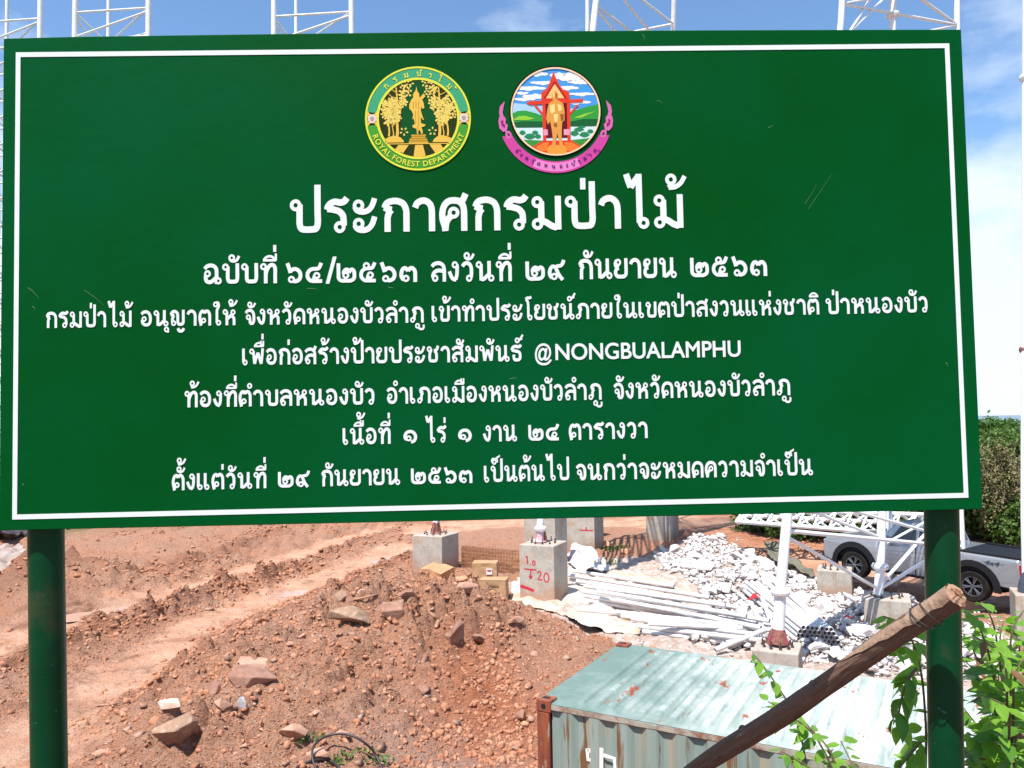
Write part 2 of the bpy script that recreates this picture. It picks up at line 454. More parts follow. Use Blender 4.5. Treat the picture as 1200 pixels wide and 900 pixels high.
# ------------------------------------------------------------------ the sign
# letter outlines: advance, then each outline as x, y, x, y ... in 1/500 em
GLY = {
 "@": (505, [[215,-109,275,-113,311,-112,347,-106,378,-97,410,-83,434,-68,457,-50,481,-24,499,4,498,8,496,11,491,13,444,12,437,8,414,-16,399,-28,378,-39,356,-48,329,-55,302,-59,275,-60,230,-57,190,-49,152,-32,122,-10,102,12,87,40,75,80,72,120,77,165,88,202,104,233,129,264,156,287,185,303,226,316,266,320,302,317,334,309,360,297,370,290,386,278,406,257,420,233,430,202,433,174,429,143,422,120,408,94,396,79,383,66,370,57,356,50,347,48,342,49,339,58,340,66,381,260,378,264,374,266,329,266,324,265,321,260,316,241,293,260,270,270,248,273,221,269,194,257,172,241,154,222,139,202,123,170,114,138,112,112,113,89,119,62,127,44,138,26,154,11,167,2,190,-7,212,-9,230,-6,252,3,275,19,280,17,290,4,306,-6,320,-9,334,-9,360,-6,392,7,414,23,440,48,456,71,474,107,483,138,486,174,482,215,469,256,447,292,424,318,396,338,356,358,316,369,266,373,208,367,154,348,113,322,77,286,50,245,32,202,22,156,19,116,24,62,36,19,57,-19,86,-51,122,-78,167,-98],[203,48,194,53,186,62,181,71,176,89,174,107,176,125,182,152,189,170,198,186,211,202,221,210,239,219,252,220,266,218,275,213,284,205,289,197,295,184,298,156,296,138,291,116,284,98,273,80,262,66,248,54,234,47,221,44,212,45]]),
 "N": (391, [[38,-8,82,-8,87,-7,90,-4,92,234,96,235,303,-4,308,-8,312,-8,352,-8,357,-7,360,-4,362,338,361,342,359,347,352,350,308,350,303,348,299,342,298,104,294,105,82,346,78,349,74,350,38,350,31,347,29,342,28,338,28,0,30,-4,33,-7]]),
 "O": (411, [[161,-8,203,-13,244,-9,288,4,320,21,347,44,370,72,385,104,394,136,397,172,394,208,383,243,369,270,347,298,316,323,284,340,248,350,208,354,162,350,126,339,95,322,68,301,43,270,27,239,18,208,14,167,17,136,26,104,42,72,67,41,95,18,126,2],[198,50,180,51,155,59,136,69,118,83,104,100,91,122,84,144,82,172,84,194,92,221,102,239,118,258,136,272,158,283,180,290,208,292,230,290,257,282,275,273,295,257,310,239,320,220,328,194,330,172,327,144,321,122,308,100,293,82,275,68,252,57,230,51]]),
 "G": (370, [[163,-8,206,-13,260,-9,304,2,336,14,343,18,345,23,344,172,340,175,336,176,219,176,214,172,214,167,214,120,219,116,224,116,278,115,279,113,279,64,278,61,273,58,232,50,214,49,183,52,160,58,138,69,117,86,106,100,95,118,86,144,84,172,86,194,95,221,105,239,116,252,136,270,160,283,183,290,210,292,250,288,282,279,327,259,332,259,336,262,338,270,338,316,337,320,332,325,282,343,250,351,210,354,165,349,129,338,102,324,75,304,50,275,32,244,20,208,17,167,20,131,31,95,48,65,73,36,98,18,129,1]]),
 "B": (282, [[38,-8,155,-8,186,-6,209,0,232,10,250,22,263,38,272,54,278,72,280,90,279,108,274,126,267,140,254,157,240,168,217,180,215,185,226,194,234,203,246,226,250,252,248,270,245,284,236,303,222,320,204,333,186,342,164,347,137,349,38,350,34,348,29,342,29,0,30,-4,34,-7],[96,53,95,54,95,140,96,142,146,142,178,139,196,130,208,118,211,108,212,100,209,82,200,68,191,61,182,57,164,54],[96,204,95,208,95,284,96,288,146,288,164,282,174,275,181,262,182,248,179,230,169,216,160,210,137,205]]),
 "U": (354, [[133,-8,148,-11,175,-13,211,-10,242,-2,270,10,288,24,292,28,311,50,323,77,330,104,332,131,332,338,332,342,328,348,274,349,270,347,267,342,266,131,263,104,256,86,242,70,225,59,198,51,175,49,162,50,144,53,121,63,101,82,92,100,89,118,88,140,88,342,85,347,76,350,31,350,26,348,22,342,22,131,27,90,36,64,50,41,67,23,94,5,116,-4]]),
 "A": (334, [[0,-8,50,-8,54,-7,59,-1,98,90,104,92,230,92,234,88,275,-2,280,-7,334,-8,338,-7,341,-4,342,0,341,5,190,345,185,350,144,351,139,347,-7,5,-8,0,-7,-4,-4,-7],[126,153,127,158,162,245,167,238,204,154]]),
 "L": (245, [[38,-8,240,-8,244,-7,247,-4,248,0,248,46,244,51,240,52,100,52,96,53,94,54,94,338,92,347,87,349,38,350,33,348,29,342,28,0,30,-4,33,-7]]),
 "M": (391, [[37,-8,86,-8,91,-6,94,0,94,234,96,241,186,128,190,125,194,125,204,126,208,131,294,238,297,234,297,230,298,-4,302,-8,307,-8,356,-8,361,-5,363,0,363,338,363,342,360,347,352,350,312,350,303,347,199,219,194,216,88,347,82,350,37,350,31,347,28,342,28,338,28,0,29,-4,32,-7]]),
 "P": (255, [[36,-8,85,-8,91,-4,92,136,94,138,162,141,188,147,211,157,225,167,242,185,249,198,256,221,258,244,256,266,252,284,243,302,232,316,211,332,193,341,170,347,144,349,36,350,31,348,27,342,26,0,28,-4,31,-7],[94,201,92,203,92,284,94,288,139,288,157,287,167,284,180,275,188,262,191,244,187,226,177,212,166,205,152,201]]),
 "H": (365, [[38,-8,88,-8,94,-4,95,136,96,140,268,140,269,136,270,-4,276,-8,281,-8,326,-8,330,-7,334,-4,335,338,335,342,332,347,326,350,276,349,272,347,269,342,269,203,268,201,263,201,96,201,95,203,95,342,92,347,88,349,38,350,32,347,29,342,29,338,29,0,30,-4,34,-7]]),
 "R": (302, [[39,-8,88,-8,95,-4,96,136,98,139,102,140,116,139,129,135,138,130,152,118,177,86,237,-5,242,-8,246,-8,300,-8,304,-8,309,-4,310,0,309,5,277,50,237,113,217,140,199,158,199,162,210,170,221,180,236,203,244,230,245,248,243,266,237,288,224,310,210,323,196,332,174,342,152,347,124,350,39,350,34,348,30,342,30,0,31,-4,34,-7],[98,201,96,203,96,288,98,290,102,290,134,290,152,286,165,278,174,266,177,248,175,230,167,216,156,208,138,202,120,201]]),
 "Y": (302, [[131,-8,176,-8,183,-4,184,176,307,334,310,338,310,342,306,348,302,350,239,348,154,241,149,239,64,348,59,350,0,350,-4,348,-8,342,-8,338,-5,334,118,176,118,0,119,-4,122,-7]]),
 "F": (235, [[38,-8,88,-8,94,-4,96,144,97,150,218,150,223,151,227,154,228,158,228,203,227,208,223,210,97,211,96,216,96,284,97,288,223,289,228,293,228,298,228,342,223,349,38,350,34,348,30,342,30,0,31,-4,34,-7]]),
 "E": (250, [[38,-8,236,-8,243,-4,244,46,240,51,236,52,101,52,96,53,95,54,95,140,96,142,227,142,232,144,234,154,234,194,233,198,227,202,96,203,95,284,96,288,232,289,236,290,240,298,239,342,236,348,232,349,38,350,34,348,29,342,29,0,30,-4,34,-7]]),
 "S": (229, [[77,-8,106,-13,138,-11,160,-5,174,2,192,15,205,32,214,49,220,68,221,90,215,126,196,157,170,180,92,230,80,244,74,262,78,275,87,284,102,291,120,293,138,291,156,286,174,276,196,258,200,258,205,260,208,266,207,324,203,329,187,339,156,350,133,354,102,352,79,347,61,340,43,327,30,313,20,297,13,275,12,252,18,221,36,194,61,171,115,137,138,120,152,104,159,82,154,68,142,56,124,49,102,49,88,51,69,59,48,74,25,97,20,97,16,95,14,86,15,23,41,5,61,-4]]),
 "T": (302, [[130,-8,176,-8,180,-7,183,-4,184,0,184,288,297,289,301,293,302,298,302,342,297,349,9,350,4,348,0,342,0,298,1,293,4,290,117,288,118,0,122,-7]]),
 "D": (375, [[38,-8,169,-8,214,-4,250,7,282,23,309,46,331,72,347,104,357,136,360,172,358,203,349,234,334,266,313,293,290,313,254,334,214,346,169,350,38,350,32,347,30,342,30,338,30,0,31,-4,34,-7],[97,53,96,54,96,284,97,288,160,288,196,286,223,278,246,266,262,252,276,234,285,216,291,194,293,167,289,140,281,118,270,100,253,82,232,67,200,56,164,52]]),
 "W": (521, [[140,-12,149,-11,155,-7,257,245,262,251,365,-7,370,-11,374,-12,383,-11,388,-9,527,335,529,340,527,346,522,349,473,350,468,349,464,344,378,130,293,341,288,348,284,350,239,350,234,349,230,345,144,133,140,136,57,344,54,347,50,349,-4,348,-8,344,-7,335,131,-7,136,-11]]),
 "/": (141, [[4,-13,40,-13,46,-8,145,342,144,350,140,354,99,353,94,347,-3,0,-3,-8,0,-12]]),
 ".": (110, [[37,-8,52,-13,66,-11,79,-4,89,10,92,18,93,28,90,41,84,51,70,61,56,64,48,63,38,60,29,54,19,41,16,28,18,14,25,0]]),
 "1": (250, [[102,-8,151,-8,156,-6,158,0,158,338,156,347,151,349,102,350,97,348,93,342,92,0,94,-4,97,-7]]),
 "0": (250, [[97,-8,124,-13,150,-10,174,0,196,18,213,41,226,68,235,95,241,131,243,172,241,212,234,248,226,275,214,299,196,323,173,341,150,351,128,354,101,351,78,342,52,320,38,302,24,275,15,244,8,208,7,172,9,131,15,95,24,66,38,39,54,18,74,2],[114,52,106,57,95,68,87,82,81,100,77,118,73,144,73,194,77,226,81,244,88,262,96,275,106,284,114,289,124,290,137,288,146,283,153,275,162,262,168,244,174,221,176,198,177,144,173,118,169,100,163,82,155,68,146,58,137,53,124,51]]),
 "2": (250, [[18,-8,234,-8,240,-4,242,46,241,50,238,53,234,55,130,55,126,56,124,59,159,104,192,154,203,176,210,194,216,221,217,239,215,262,209,284,201,302,184,323,170,334,148,346,130,351,108,354,80,351,62,346,49,340,26,326,16,316,16,252,16,248,21,244,26,243,31,247,49,266,67,280,85,287,103,289,121,285,135,275,142,266,147,257,151,234,150,216,145,198,127,162,87,104,11,10,9,5,10,-4,13,-7]]),
 "4": (250, [[154,-8,200,-8,206,-4,208,100,208,102,213,104,236,104,240,105,243,108,244,113,244,158,241,162,236,164,213,164,208,167,207,347,204,352,200,354,177,354,172,352,2,143,-3,136,-2,108,4,104,136,104,141,102,142,0,143,-4,146,-7],[92,166,91,167,141,228,141,166,136,164,96,164]]),
 "x": (250, [[0,-8,59,-8,122,67,190,-8,248,-8,252,-8,257,-5,258,0,257,5,163,113,165,118,248,217,251,221,252,226,250,230,244,233,185,233,180,230,122,161,59,232,0,233,-6,230,-8,226,-8,221,-4,216,80,118,83,113,-7,5,-8,0,-7,-4,-4,-7]]),
 "ก": (267, [[26,3,31,0,76,0,79,3,79,94,80,112,86,135,91,144,103,158,104,162,93,171,90,176,94,203,90,207,72,209,66,212,74,217,85,221,112,224,126,224,140,221,162,212,167,208,174,199,182,180,185,167,186,153,185,3,190,0,230,0,235,0,238,3,239,153,236,180,230,203,221,222,208,242,194,254,171,266,149,273,126,277,99,276,72,272,49,264,31,252,20,239,12,226,4,203,23,194,16,176,17,174,41,162,32,140,27,112]]),
 "ภ": (303, [[43,-1,53,-2,63,-1,72,2,81,7,94,22,98,31,100,40,103,44,113,44,114,49,114,103,116,121,123,140,139,158,137,162,128,171,126,176,129,203,126,207,108,209,101,212,109,217,121,221,149,224,162,224,176,221,199,211,203,208,210,199,218,180,221,167,222,153,221,3,226,0,267,0,271,0,274,3,275,153,272,180,266,203,258,221,246,239,230,254,212,264,185,273,162,277,140,277,112,273,90,266,72,256,58,243,50,230,40,203,59,194,52,176,53,173,75,162,64,131,62,99,58,95,44,95,35,92,22,85,13,76,8,67,4,49,6,31,14,17,26,6],[44,30,40,33,35,40,34,44,35,53,40,60,44,63,49,65,58,64,67,58,69,53,71,44,69,40,67,35,58,29,49,29]]),
 "ข": (250, [[80,3,103,1,144,1,176,4,190,8,197,13,207,22,212,31,219,53,223,90,222,271,217,275,171,275,169,271,170,85,167,60,166,58,162,55,149,53,108,53,90,55,87,58,83,85,86,140,89,153,102,176,108,191,110,208,109,230,99,232,92,248,81,263,72,269,58,273,40,273,26,268,17,262,7,248,3,239,1,226,3,212,6,203,13,194,22,186,41,176,34,149,30,99,31,72,36,44,41,31,50,17,63,9],[49,207,44,208,37,212,33,217,31,226,34,235,38,239,44,243,49,244,58,242,63,238,67,231,68,226,66,217,63,212,58,209]]),
 "ช": (280, [[80,3,103,1,144,1,176,4,190,8,197,13,203,17,210,26,216,40,220,58,223,81,223,103,220,140,218,158,213,171,205,185,225,203,235,218,244,244,250,271,249,274,203,287,199,282,190,248,186,239,183,235,171,228,144,227,142,226,144,176,148,171,145,167,149,162,162,153,165,149,168,135,170,103,170,81,166,58,162,55,149,53,108,53,90,55,87,58,85,62,83,90,86,140,89,153,102,176,108,191,110,208,109,230,99,232,92,248,81,263,72,269,58,273,44,274,31,270,17,262,8,251,3,239,1,230,2,217,4,208,9,199,17,189,26,183,41,176,34,149,30,99,31,72,36,44,41,31,50,17,63,9],[49,207,44,208,37,212,33,217,31,226,34,235,38,239,44,243,49,244,58,242,63,238,67,231,68,226,66,217,63,212,58,209]]),
 "ค": (267, [[26,-1,31,-2,76,2,78,3,84,53,89,67,100,85,117,100,135,101,150,108,161,117,169,131,172,140,172,153,169,167,164,176,156,185,144,193,135,196,121,197,103,193,94,187,87,180,81,171,77,162,75,153,75,135,58,117,54,121,54,144,57,162,62,180,69,194,80,208,92,217,103,221,117,222,144,221,158,217,167,211,175,203,181,190,185,171,186,144,185,3,190,0,235,0,238,3,239,144,238,171,235,194,228,217,220,230,204,248,186,262,167,270,144,275,112,275,85,271,67,264,51,253,35,238,23,221,13,199,6,176,2,149,1,126,4,90,9,72,23,31],[121,130,111,135,108,140,105,149,108,158,112,162,117,166,126,167,135,163,140,158,142,153,142,144,140,139,135,134,131,131]]),
 "ศ": (280, [[26,-1,31,-2,76,2,78,3,84,53,89,67,100,85,117,100,135,101,150,108,161,117,169,131,172,140,172,153,169,167,164,176,156,185,144,193,135,196,121,197,103,193,94,187,87,180,81,171,77,162,75,153,75,135,58,117,54,121,54,144,57,162,62,180,69,194,80,208,92,217,103,221,117,222,144,221,158,217,167,211,175,203,181,190,185,171,186,144,185,3,190,0,235,0,238,3,239,135,238,167,232,203,228,217,220,230,232,248,239,262,251,289,249,293,208,312,203,311,189,280,180,267,176,267,158,273,135,275,108,275,85,271,72,266,57,258,41,244,29,230,19,212,10,190,3,158,1,131,4,90,9,72,23,31],[121,130,111,135,108,140,105,149,108,158,112,162,117,166,126,167,135,163,140,158,142,153,142,144,140,139,135,134,131,131]]),
 "ง": (204, [[92,3,103,1,121,1,126,3,127,22,131,25,144,20,146,22,162,72,168,112,170,171,169,226,168,230,162,231,158,235,155,244,150,253,140,264,126,271,112,274,94,272,85,267,76,260,70,253,65,244,61,226,65,208,69,199,77,190,85,184,94,179,117,176,116,135,114,103,110,81,103,59,99,57,94,59,90,63,80,76,66,103,49,146,6,131,1,126,20,76,32,53,44,35,53,25,63,17,76,9],[108,207,97,212,94,217,92,226,94,235,98,239,103,243,112,244,121,240,126,235,128,230,128,221,126,216,121,211,117,208]]),
 "จ": (239, [[102,3,103,2,108,1,171,1,176,3,176,17,180,21,190,18,205,53,210,81,211,112,210,158,207,180,198,208,186,230,171,248,162,256,149,264,121,274,99,277,72,272,53,265,40,258,23,244,3,221,40,187,44,189,67,213,85,221,99,224,115,221,131,214,141,203,148,190,154,176,156,162,158,99,155,72,149,56,144,54,135,55,134,58,133,90,128,126,124,131,121,144,117,155,112,162,103,171,94,176,81,180,67,180,58,178,49,174,40,166,33,158,27,144,26,135,27,121,32,108,39,99,53,88,63,85,76,83,81,81,81,31,85,28,99,28,101,26],[67,115,63,118,57,126,56,135,57,140,60,144,67,149,72,150,81,149,88,144,91,140,92,135,92,126,85,117,81,115,72,114]]),
 "ฉ": (275, [[207,-6,217,-7,230,-6,239,-3,249,2,256,8,262,17,266,26,269,40,266,58,258,72,244,84,235,88,225,90,222,94,222,167,221,185,215,208,204,230,189,248,171,261,149,270,126,275,103,277,81,274,58,267,35,255,22,243,3,221,40,187,44,189,67,213,81,219,94,222,108,224,126,222,144,215,155,208,164,194,169,176,169,103,135,73,108,53,99,51,90,51,76,53,72,56,66,67,63,85,67,89,81,92,90,97,102,108,107,117,111,126,112,135,111,149,108,158,102,167,94,175,85,181,76,184,63,186,49,184,40,180,28,171,19,158,15,144,16,126,12,121,12,117,10,85,12,67,16,49,26,28,40,13,53,6,76,-1,99,-2,117,0,131,6,144,14,167,30,169,26,169,3,171,0,194,0],[212,25,208,28,203,35,202,44,203,49,208,55,212,58,217,59,226,59,234,53,237,49,238,44,237,35,235,30,226,24,217,23],[58,120,49,126,46,131,45,135,46,144,53,153,58,155,67,156,73,153,78,149,80,144,82,135,78,126,72,121,67,119]]),
 "ญ": (330, [[206,-115,221,-114,239,-111,253,-105,267,-96,277,-87,285,-75,293,-51,291,-46,249,-31,244,-31,238,-51,235,-54,221,-61,208,-62,199,-59,194,-52,185,-31,180,-28,140,-48,136,-51,146,-74,153,-87,161,-96,171,-105,180,-109,194,-113],[61,3,72,1,81,1,94,4,103,9,117,22,122,31,125,44,124,62,120,72,114,81,108,87,99,93,80,99,80,112,84,131,90,142,103,158,104,162,93,171,90,176,94,203,90,207,72,209,63,212,72,218,85,223,99,222,108,219,121,208,127,199,130,171,129,85,130,67,133,53,138,40,150,22,162,11,176,5,194,2,212,1,230,3,249,8,262,16,271,25,278,35,284,49,287,62,289,81,288,271,285,275,239,275,235,272,236,81,234,67,230,59,226,56,217,54,199,54,190,57,184,67,182,85,183,167,181,199,176,217,173,226,164,239,156,248,140,261,126,269,108,274,90,276,72,274,51,267,35,258,22,245,13,230,3,203,23,194,16,176,17,174,41,162,32,140,27,112,26,76,26,74,32,72,28,53,29,40,34,26,41,17,49,10],[67,34,63,38,59,44,59,53,61,58,64,62,72,67,81,68,85,66,90,62,95,53,95,44,93,40,89,35,81,31,72,32]]),
 "ด": (267, [[29,-6,31,-7,80,8,72,40,76,45,90,40,99,39,117,43,126,48,133,53,140,62,145,72,148,90,144,106,135,121,121,131,108,136,90,136,81,133,72,128,64,121,58,114,55,121,55,144,58,162,64,180,73,199,81,208,90,216,103,220,121,223,140,222,158,216,174,203,182,190,185,171,186,144,185,3,190,0,235,0,238,3,239,144,238,171,235,194,228,217,220,230,208,245,190,259,167,269,144,275,117,275,90,272,67,264,53,255,38,239,26,223,14,199,8,180,4,158,2,131,6,94,10,76,19,58,16,53,18,35,22,17],[94,70,85,76,82,81,81,85,82,94,85,100,90,104,94,106,103,106,109,103,114,99,116,94,117,85,113,76,108,72,103,70]]),
 "ต": (275, [[30,-6,76,5,80,8,77,22,81,36,85,40,108,40,126,46,136,53,143,62,148,72,150,81,149,99,144,112,132,126,117,134,99,137,81,132,67,122,58,109,55,117,55,126,56,162,61,185,71,208,78,217,81,218,85,218,99,196,121,209,144,197,155,217,162,222,171,219,180,209,188,194,192,176,194,121,194,2,199,0,239,0,244,0,246,3,246,158,244,190,237,212,227,235,212,254,199,265,180,272,158,275,140,270,121,258,108,268,99,272,90,274,81,273,63,268,49,261,39,253,29,239,17,217,8,190,3,162,2,131,4,103,7,85],[94,71,90,74,85,81,84,85,84,94,90,102,94,105,99,106,108,105,117,99,119,94,120,85,119,81,116,76,108,71,99,70]]),
 "ท": (275, [[56,3,58,1,63,0,103,0,108,1,109,3,110,121,123,162,136,190,153,212,162,219,171,222,180,220,186,217,190,208,194,194,195,167,194,112,194,3,199,0,239,0,244,0,246,3,246,112,248,167,246,203,240,226,231,244,221,256,208,266,194,272,180,275,167,275,153,272,140,267,126,258,99,232,92,248,85,259,72,269,58,273,40,273,26,268,17,262,7,248,2,235,1,221,4,208,9,199,17,190,26,183,40,178,53,177,55,176,56,171],[49,207,44,208,37,212,33,217,31,226,34,235,38,239,44,243,49,244,58,242,63,238,67,231,68,226,66,217,63,212,58,209]]),
 "ธ": (258, [[78,3,90,1,103,0,149,1,167,3,180,8,194,18,206,31,214,44,218,58,220,72,218,112,214,140,208,153,202,162,185,177,156,190,131,196,85,201,62,208,64,212,72,218,81,222,94,225,112,226,144,219,162,219,185,222,199,226,208,231,220,244,232,267,226,271,190,291,185,292,176,274,167,272,153,271,126,278,108,279,85,277,63,272,44,263,30,253,17,239,9,226,5,212,2,194,4,192,17,189,22,186,18,171,18,167,58,154,63,157,72,157,76,153,81,153,85,149,131,142,153,134,159,131,163,126,167,90,166,67,160,58,153,54,149,54,98,53,94,58,92,67,91,81,92,112,90,115,44,116,40,113,38,72,43,44,48,31,58,17,67,9]]),
 "น": (308, [[218,-1,230,-4,239,-5,253,-2,262,3,271,10,277,17,282,26,285,40,284,53,282,62,271,78,262,85,253,90,235,93,233,94,233,271,230,275,185,275,180,273,179,112,121,63,112,57,110,58,109,62,109,230,99,232,92,248,86,258,76,266,67,271,58,273,44,274,31,270,22,265,13,257,4,244,1,230,2,217,4,208,9,199,22,186,35,179,55,176,56,13,58,11,81,11,84,8,85,3,90,2,112,3,126,6,135,9,149,17,185,48,188,44,191,26,196,17,208,5],[235,26,230,27,224,31,220,35,218,44,221,53,225,58,230,61,239,62,249,58,252,53,254,49,254,40,249,30,244,27],[49,207,44,208,37,212,33,217,31,226,34,235,38,239,44,243,49,244,58,242,63,238,67,231,68,226,66,217,63,212,58,209]]),
 "บ": (275, [[109,3,135,1,167,1,203,5,217,11,225,17,232,26,238,35,243,49,245,62,248,94,246,271,244,275,199,275,194,273,195,85,193,67,190,58,180,55,162,54,135,54,117,56,112,59,109,72,108,94,109,230,99,232,92,248,86,258,76,266,67,271,58,273,44,274,31,270,22,265,13,258,7,248,2,235,1,221,4,208,9,199,17,190,26,183,40,178,55,176,56,171,55,81,58,58,65,35,72,24,81,14,94,7],[49,207,44,208,37,212,33,217,31,226,34,235,38,239,44,243,49,244,58,242,63,238,67,231,68,226,66,217,63,212,58,209]]),
 "ป": (289, [[109,3,135,1,176,1,217,5,230,11,239,17,246,26,253,40,259,62,262,94,260,167,260,385,259,389,258,390,212,390,207,389,207,167,209,94,207,72,203,57,199,56,180,54,140,53,117,56,113,58,109,72,108,90,109,230,99,232,92,248,82,262,72,269,63,272,53,274,40,273,26,268,17,262,9,253,4,244,2,235,1,221,4,208,9,199,17,190,26,183,40,178,55,176,56,171,55,81,58,58,65,35,72,24,81,14,94,7],[49,207,44,208,37,212,33,217,31,226,34,235,38,239,44,243,49,244,58,242,63,238,67,231,68,226,66,217,63,212,58,209]]),
 "พ": (325, [[211,13,212,11,235,19,258,16,263,17,279,135,292,271,289,273,244,277,241,276,226,133,221,139,197,208,194,212,171,204,148,212,144,209,117,145,114,153,106,230,103,233,99,233,95,235,90,248,83,258,73,267,63,272,53,274,40,274,26,270,17,264,7,253,0,239,-2,226,0,212,8,196,22,184,35,178,58,177,59,176,68,94,79,17,81,16,103,19,126,13,131,14,150,81,167,127,171,121],[44,207,34,212,31,217,28,226,31,235,35,239,40,243,49,244,58,240,63,235,65,230,65,221,63,216,58,211,53,208]]),
 "ม": (289, [[202,-6,212,-7,217,0,253,0,257,3,257,271,253,275,208,275,205,271,205,53,203,49,180,58,144,82,115,94,114,226,112,231,103,233,99,247,92,258,81,267,72,271,63,274,44,273,29,267,18,258,10,244,7,230,7,217,10,208,14,199,26,186,40,179,60,176,62,171,62,99,58,95,44,94,31,89,20,81,13,72,8,58,6,44,9,31,13,22,22,11,35,2,49,-2,64,-1,77,3,90,13,99,26,103,40,108,41,120,35,158,10,176,2],[49,29,41,35,38,40,37,44,38,53,40,58,49,64,58,65,63,64,67,61,72,53,73,44,72,40,67,33,63,30,58,29],[53,207,49,208,42,212,39,217,37,226,39,235,43,239,49,243,58,244,67,239,71,235,73,230,73,221,67,212,63,209]]),
 "ย": (258, [[64,3,90,1,149,1,167,3,180,8,194,16,208,28,217,40,224,58,227,81,227,271,226,274,180,275,176,274,174,271,175,117,174,76,172,67,168,62,162,58,153,54,90,53,76,55,69,58,63,63,58,70,56,76,57,94,63,108,69,112,92,121,83,144,90,167,89,171,108,185,115,194,120,203,122,212,123,226,119,239,114,248,105,258,94,264,81,268,67,268,53,264,44,258,35,264,20,248,13,238,5,217,3,203,3,190,9,167,17,153,25,144,13,126,5,103,3,85,5,62,13,42,25,26,44,11],[67,203,61,208,58,212,56,217,57,226,63,234,67,237,72,238,81,237,85,235,92,226,92,217,91,212,88,208,81,203,72,202]]),
 "ร": (231, [[111,-1,126,-5,144,-2,158,5,166,13,171,20,177,35,178,53,185,55,189,58,189,94,186,131,181,149,173,162,161,176,149,187,135,196,121,202,81,213,73,217,85,222,94,224,131,216,149,217,171,223,190,234,199,244,212,262,211,267,171,296,156,276,144,270,135,269,108,275,90,276,72,273,49,264,33,253,19,239,7,221,2,208,1,194,3,190,22,187,24,185,24,167,67,162,103,153,112,148,121,141,133,126,135,117,136,94,135,93,121,92,112,90,99,82,86,67,81,53,81,35,86,22,97,8],[126,26,117,31,113,35,111,44,112,51,117,58,121,61,131,62,140,59,144,55,147,49,147,40,144,33,140,29,135,27]]),
 "ล": (264, [[60,-1,72,-2,81,0,90,3,99,8,107,17,112,25,116,35,117,44,115,62,111,72,104,81,90,91,72,96,69,99,77,108,90,116,108,123,126,126,162,122,182,117,183,112,183,3,185,0,230,0,235,2,237,144,235,171,230,199,222,221,208,241,185,259,162,270,140,276,117,277,94,276,70,271,49,263,31,253,21,244,2,221,40,188,44,189,63,211,81,219,94,223,108,224,135,223,152,217,167,207,174,199,179,185,181,176,180,174,176,173,144,178,121,178,99,175,76,168,58,159,44,149,31,136,22,123,14,108,11,99,9,85,10,58,20,53,21,35,25,26,31,16,44,5],[63,29,54,35,52,40,50,44,52,53,54,58,63,64,72,65,76,64,81,61,86,53,87,44,86,40,81,33,76,30,72,29]]),
 "ส": (275, [[60,-1,72,-2,81,0,90,3,99,8,107,17,112,25,116,35,117,44,115,62,111,72,104,81,90,91,72,96,69,99,77,108,90,116,108,123,126,126,162,122,182,117,183,112,183,3,185,0,230,0,235,2,236,158,230,199,218,230,229,244,236,258,249,289,246,294,203,312,199,307,185,273,180,267,176,264,153,273,131,277,103,277,76,273,49,263,31,253,21,244,2,221,40,188,44,189,63,211,81,219,94,223,108,224,135,223,152,217,167,207,174,199,179,185,181,176,180,174,176,173,144,178,121,178,99,175,76,168,58,159,44,149,31,136,22,123,14,108,11,99,9,85,10,58,20,53,21,35,25,26,31,16,44,5],[63,29,54,35,52,40,50,44,52,53,54,58,63,64,72,65,76,64,81,61,86,53,87,44,86,40,81,33,76,30,72,29]]),
 "ว": (226, [[105,-1,121,-5,140,-2,149,2,156,8,167,22,172,35,172,49,176,53,180,54,186,103,187,149,186,171,182,194,176,214,167,232,155,248,140,261,121,270,103,276,85,277,63,272,35,259,22,247,2,221,5,217,40,190,44,189,58,208,67,216,81,222,90,224,99,222,112,215,120,208,125,199,130,185,133,162,132,94,131,93,117,92,108,90,94,83,87,76,81,67,75,49,77,31,83,17,94,5],[121,26,111,31,108,35,105,44,108,53,112,58,117,61,126,62,135,58,140,53,142,49,142,40,140,35,135,30,131,27]]),
 "ห": (289, [[56,3,58,1,63,0,103,0,108,1,109,3,109,85,112,89,153,124,167,128,176,126,185,119,190,112,192,103,195,72,194,2,199,0,239,0,244,0,246,3,247,81,246,103,242,121,237,135,229,149,208,170,203,171,217,174,230,181,242,194,248,208,249,226,245,239,236,253,226,262,212,267,194,268,180,264,167,255,158,244,153,230,152,217,156,199,112,159,109,162,109,230,99,232,92,248,82,262,72,269,63,272,44,274,26,268,17,262,9,253,4,244,1,230,2,217,6,203,13,194,23,185,35,179,53,177,55,176,56,171],[194,203,187,208,184,212,183,217,183,226,190,235,194,237,203,238,208,237,212,234,218,226,219,217,217,212,214,208,208,203,203,202],[49,207,44,208,37,212,33,217,31,226,34,235,38,239,44,243,49,244,58,242,63,238,67,231,68,226,66,217,63,212,58,209]]),
 "อ": (256, [[82,3,108,0,135,1,158,6,172,13,190,27,206,49,214,67,221,94,222,131,219,167,213,194,203,216,187,239,167,258,144,269,121,275,103,277,85,276,67,272,49,266,35,258,26,250,9,230,7,226,44,191,63,212,72,218,85,222,99,224,121,221,135,215,144,208,155,194,162,180,166,162,168,144,169,117,168,99,165,85,160,76,153,66,144,57,135,54,121,53,108,53,94,55,85,58,81,62,70,76,72,78,90,80,103,88,114,99,121,112,123,131,118,149,108,162,94,171,85,174,72,175,58,172,47,167,37,158,29,144,26,131,26,116,22,114,12,112,16,72,20,58,27,44,40,28,52,17,67,9],[63,112,58,118,56,126,58,135,61,140,72,145,81,144,85,141,90,136,92,131,92,121,90,117,85,112,76,108,67,110]]),
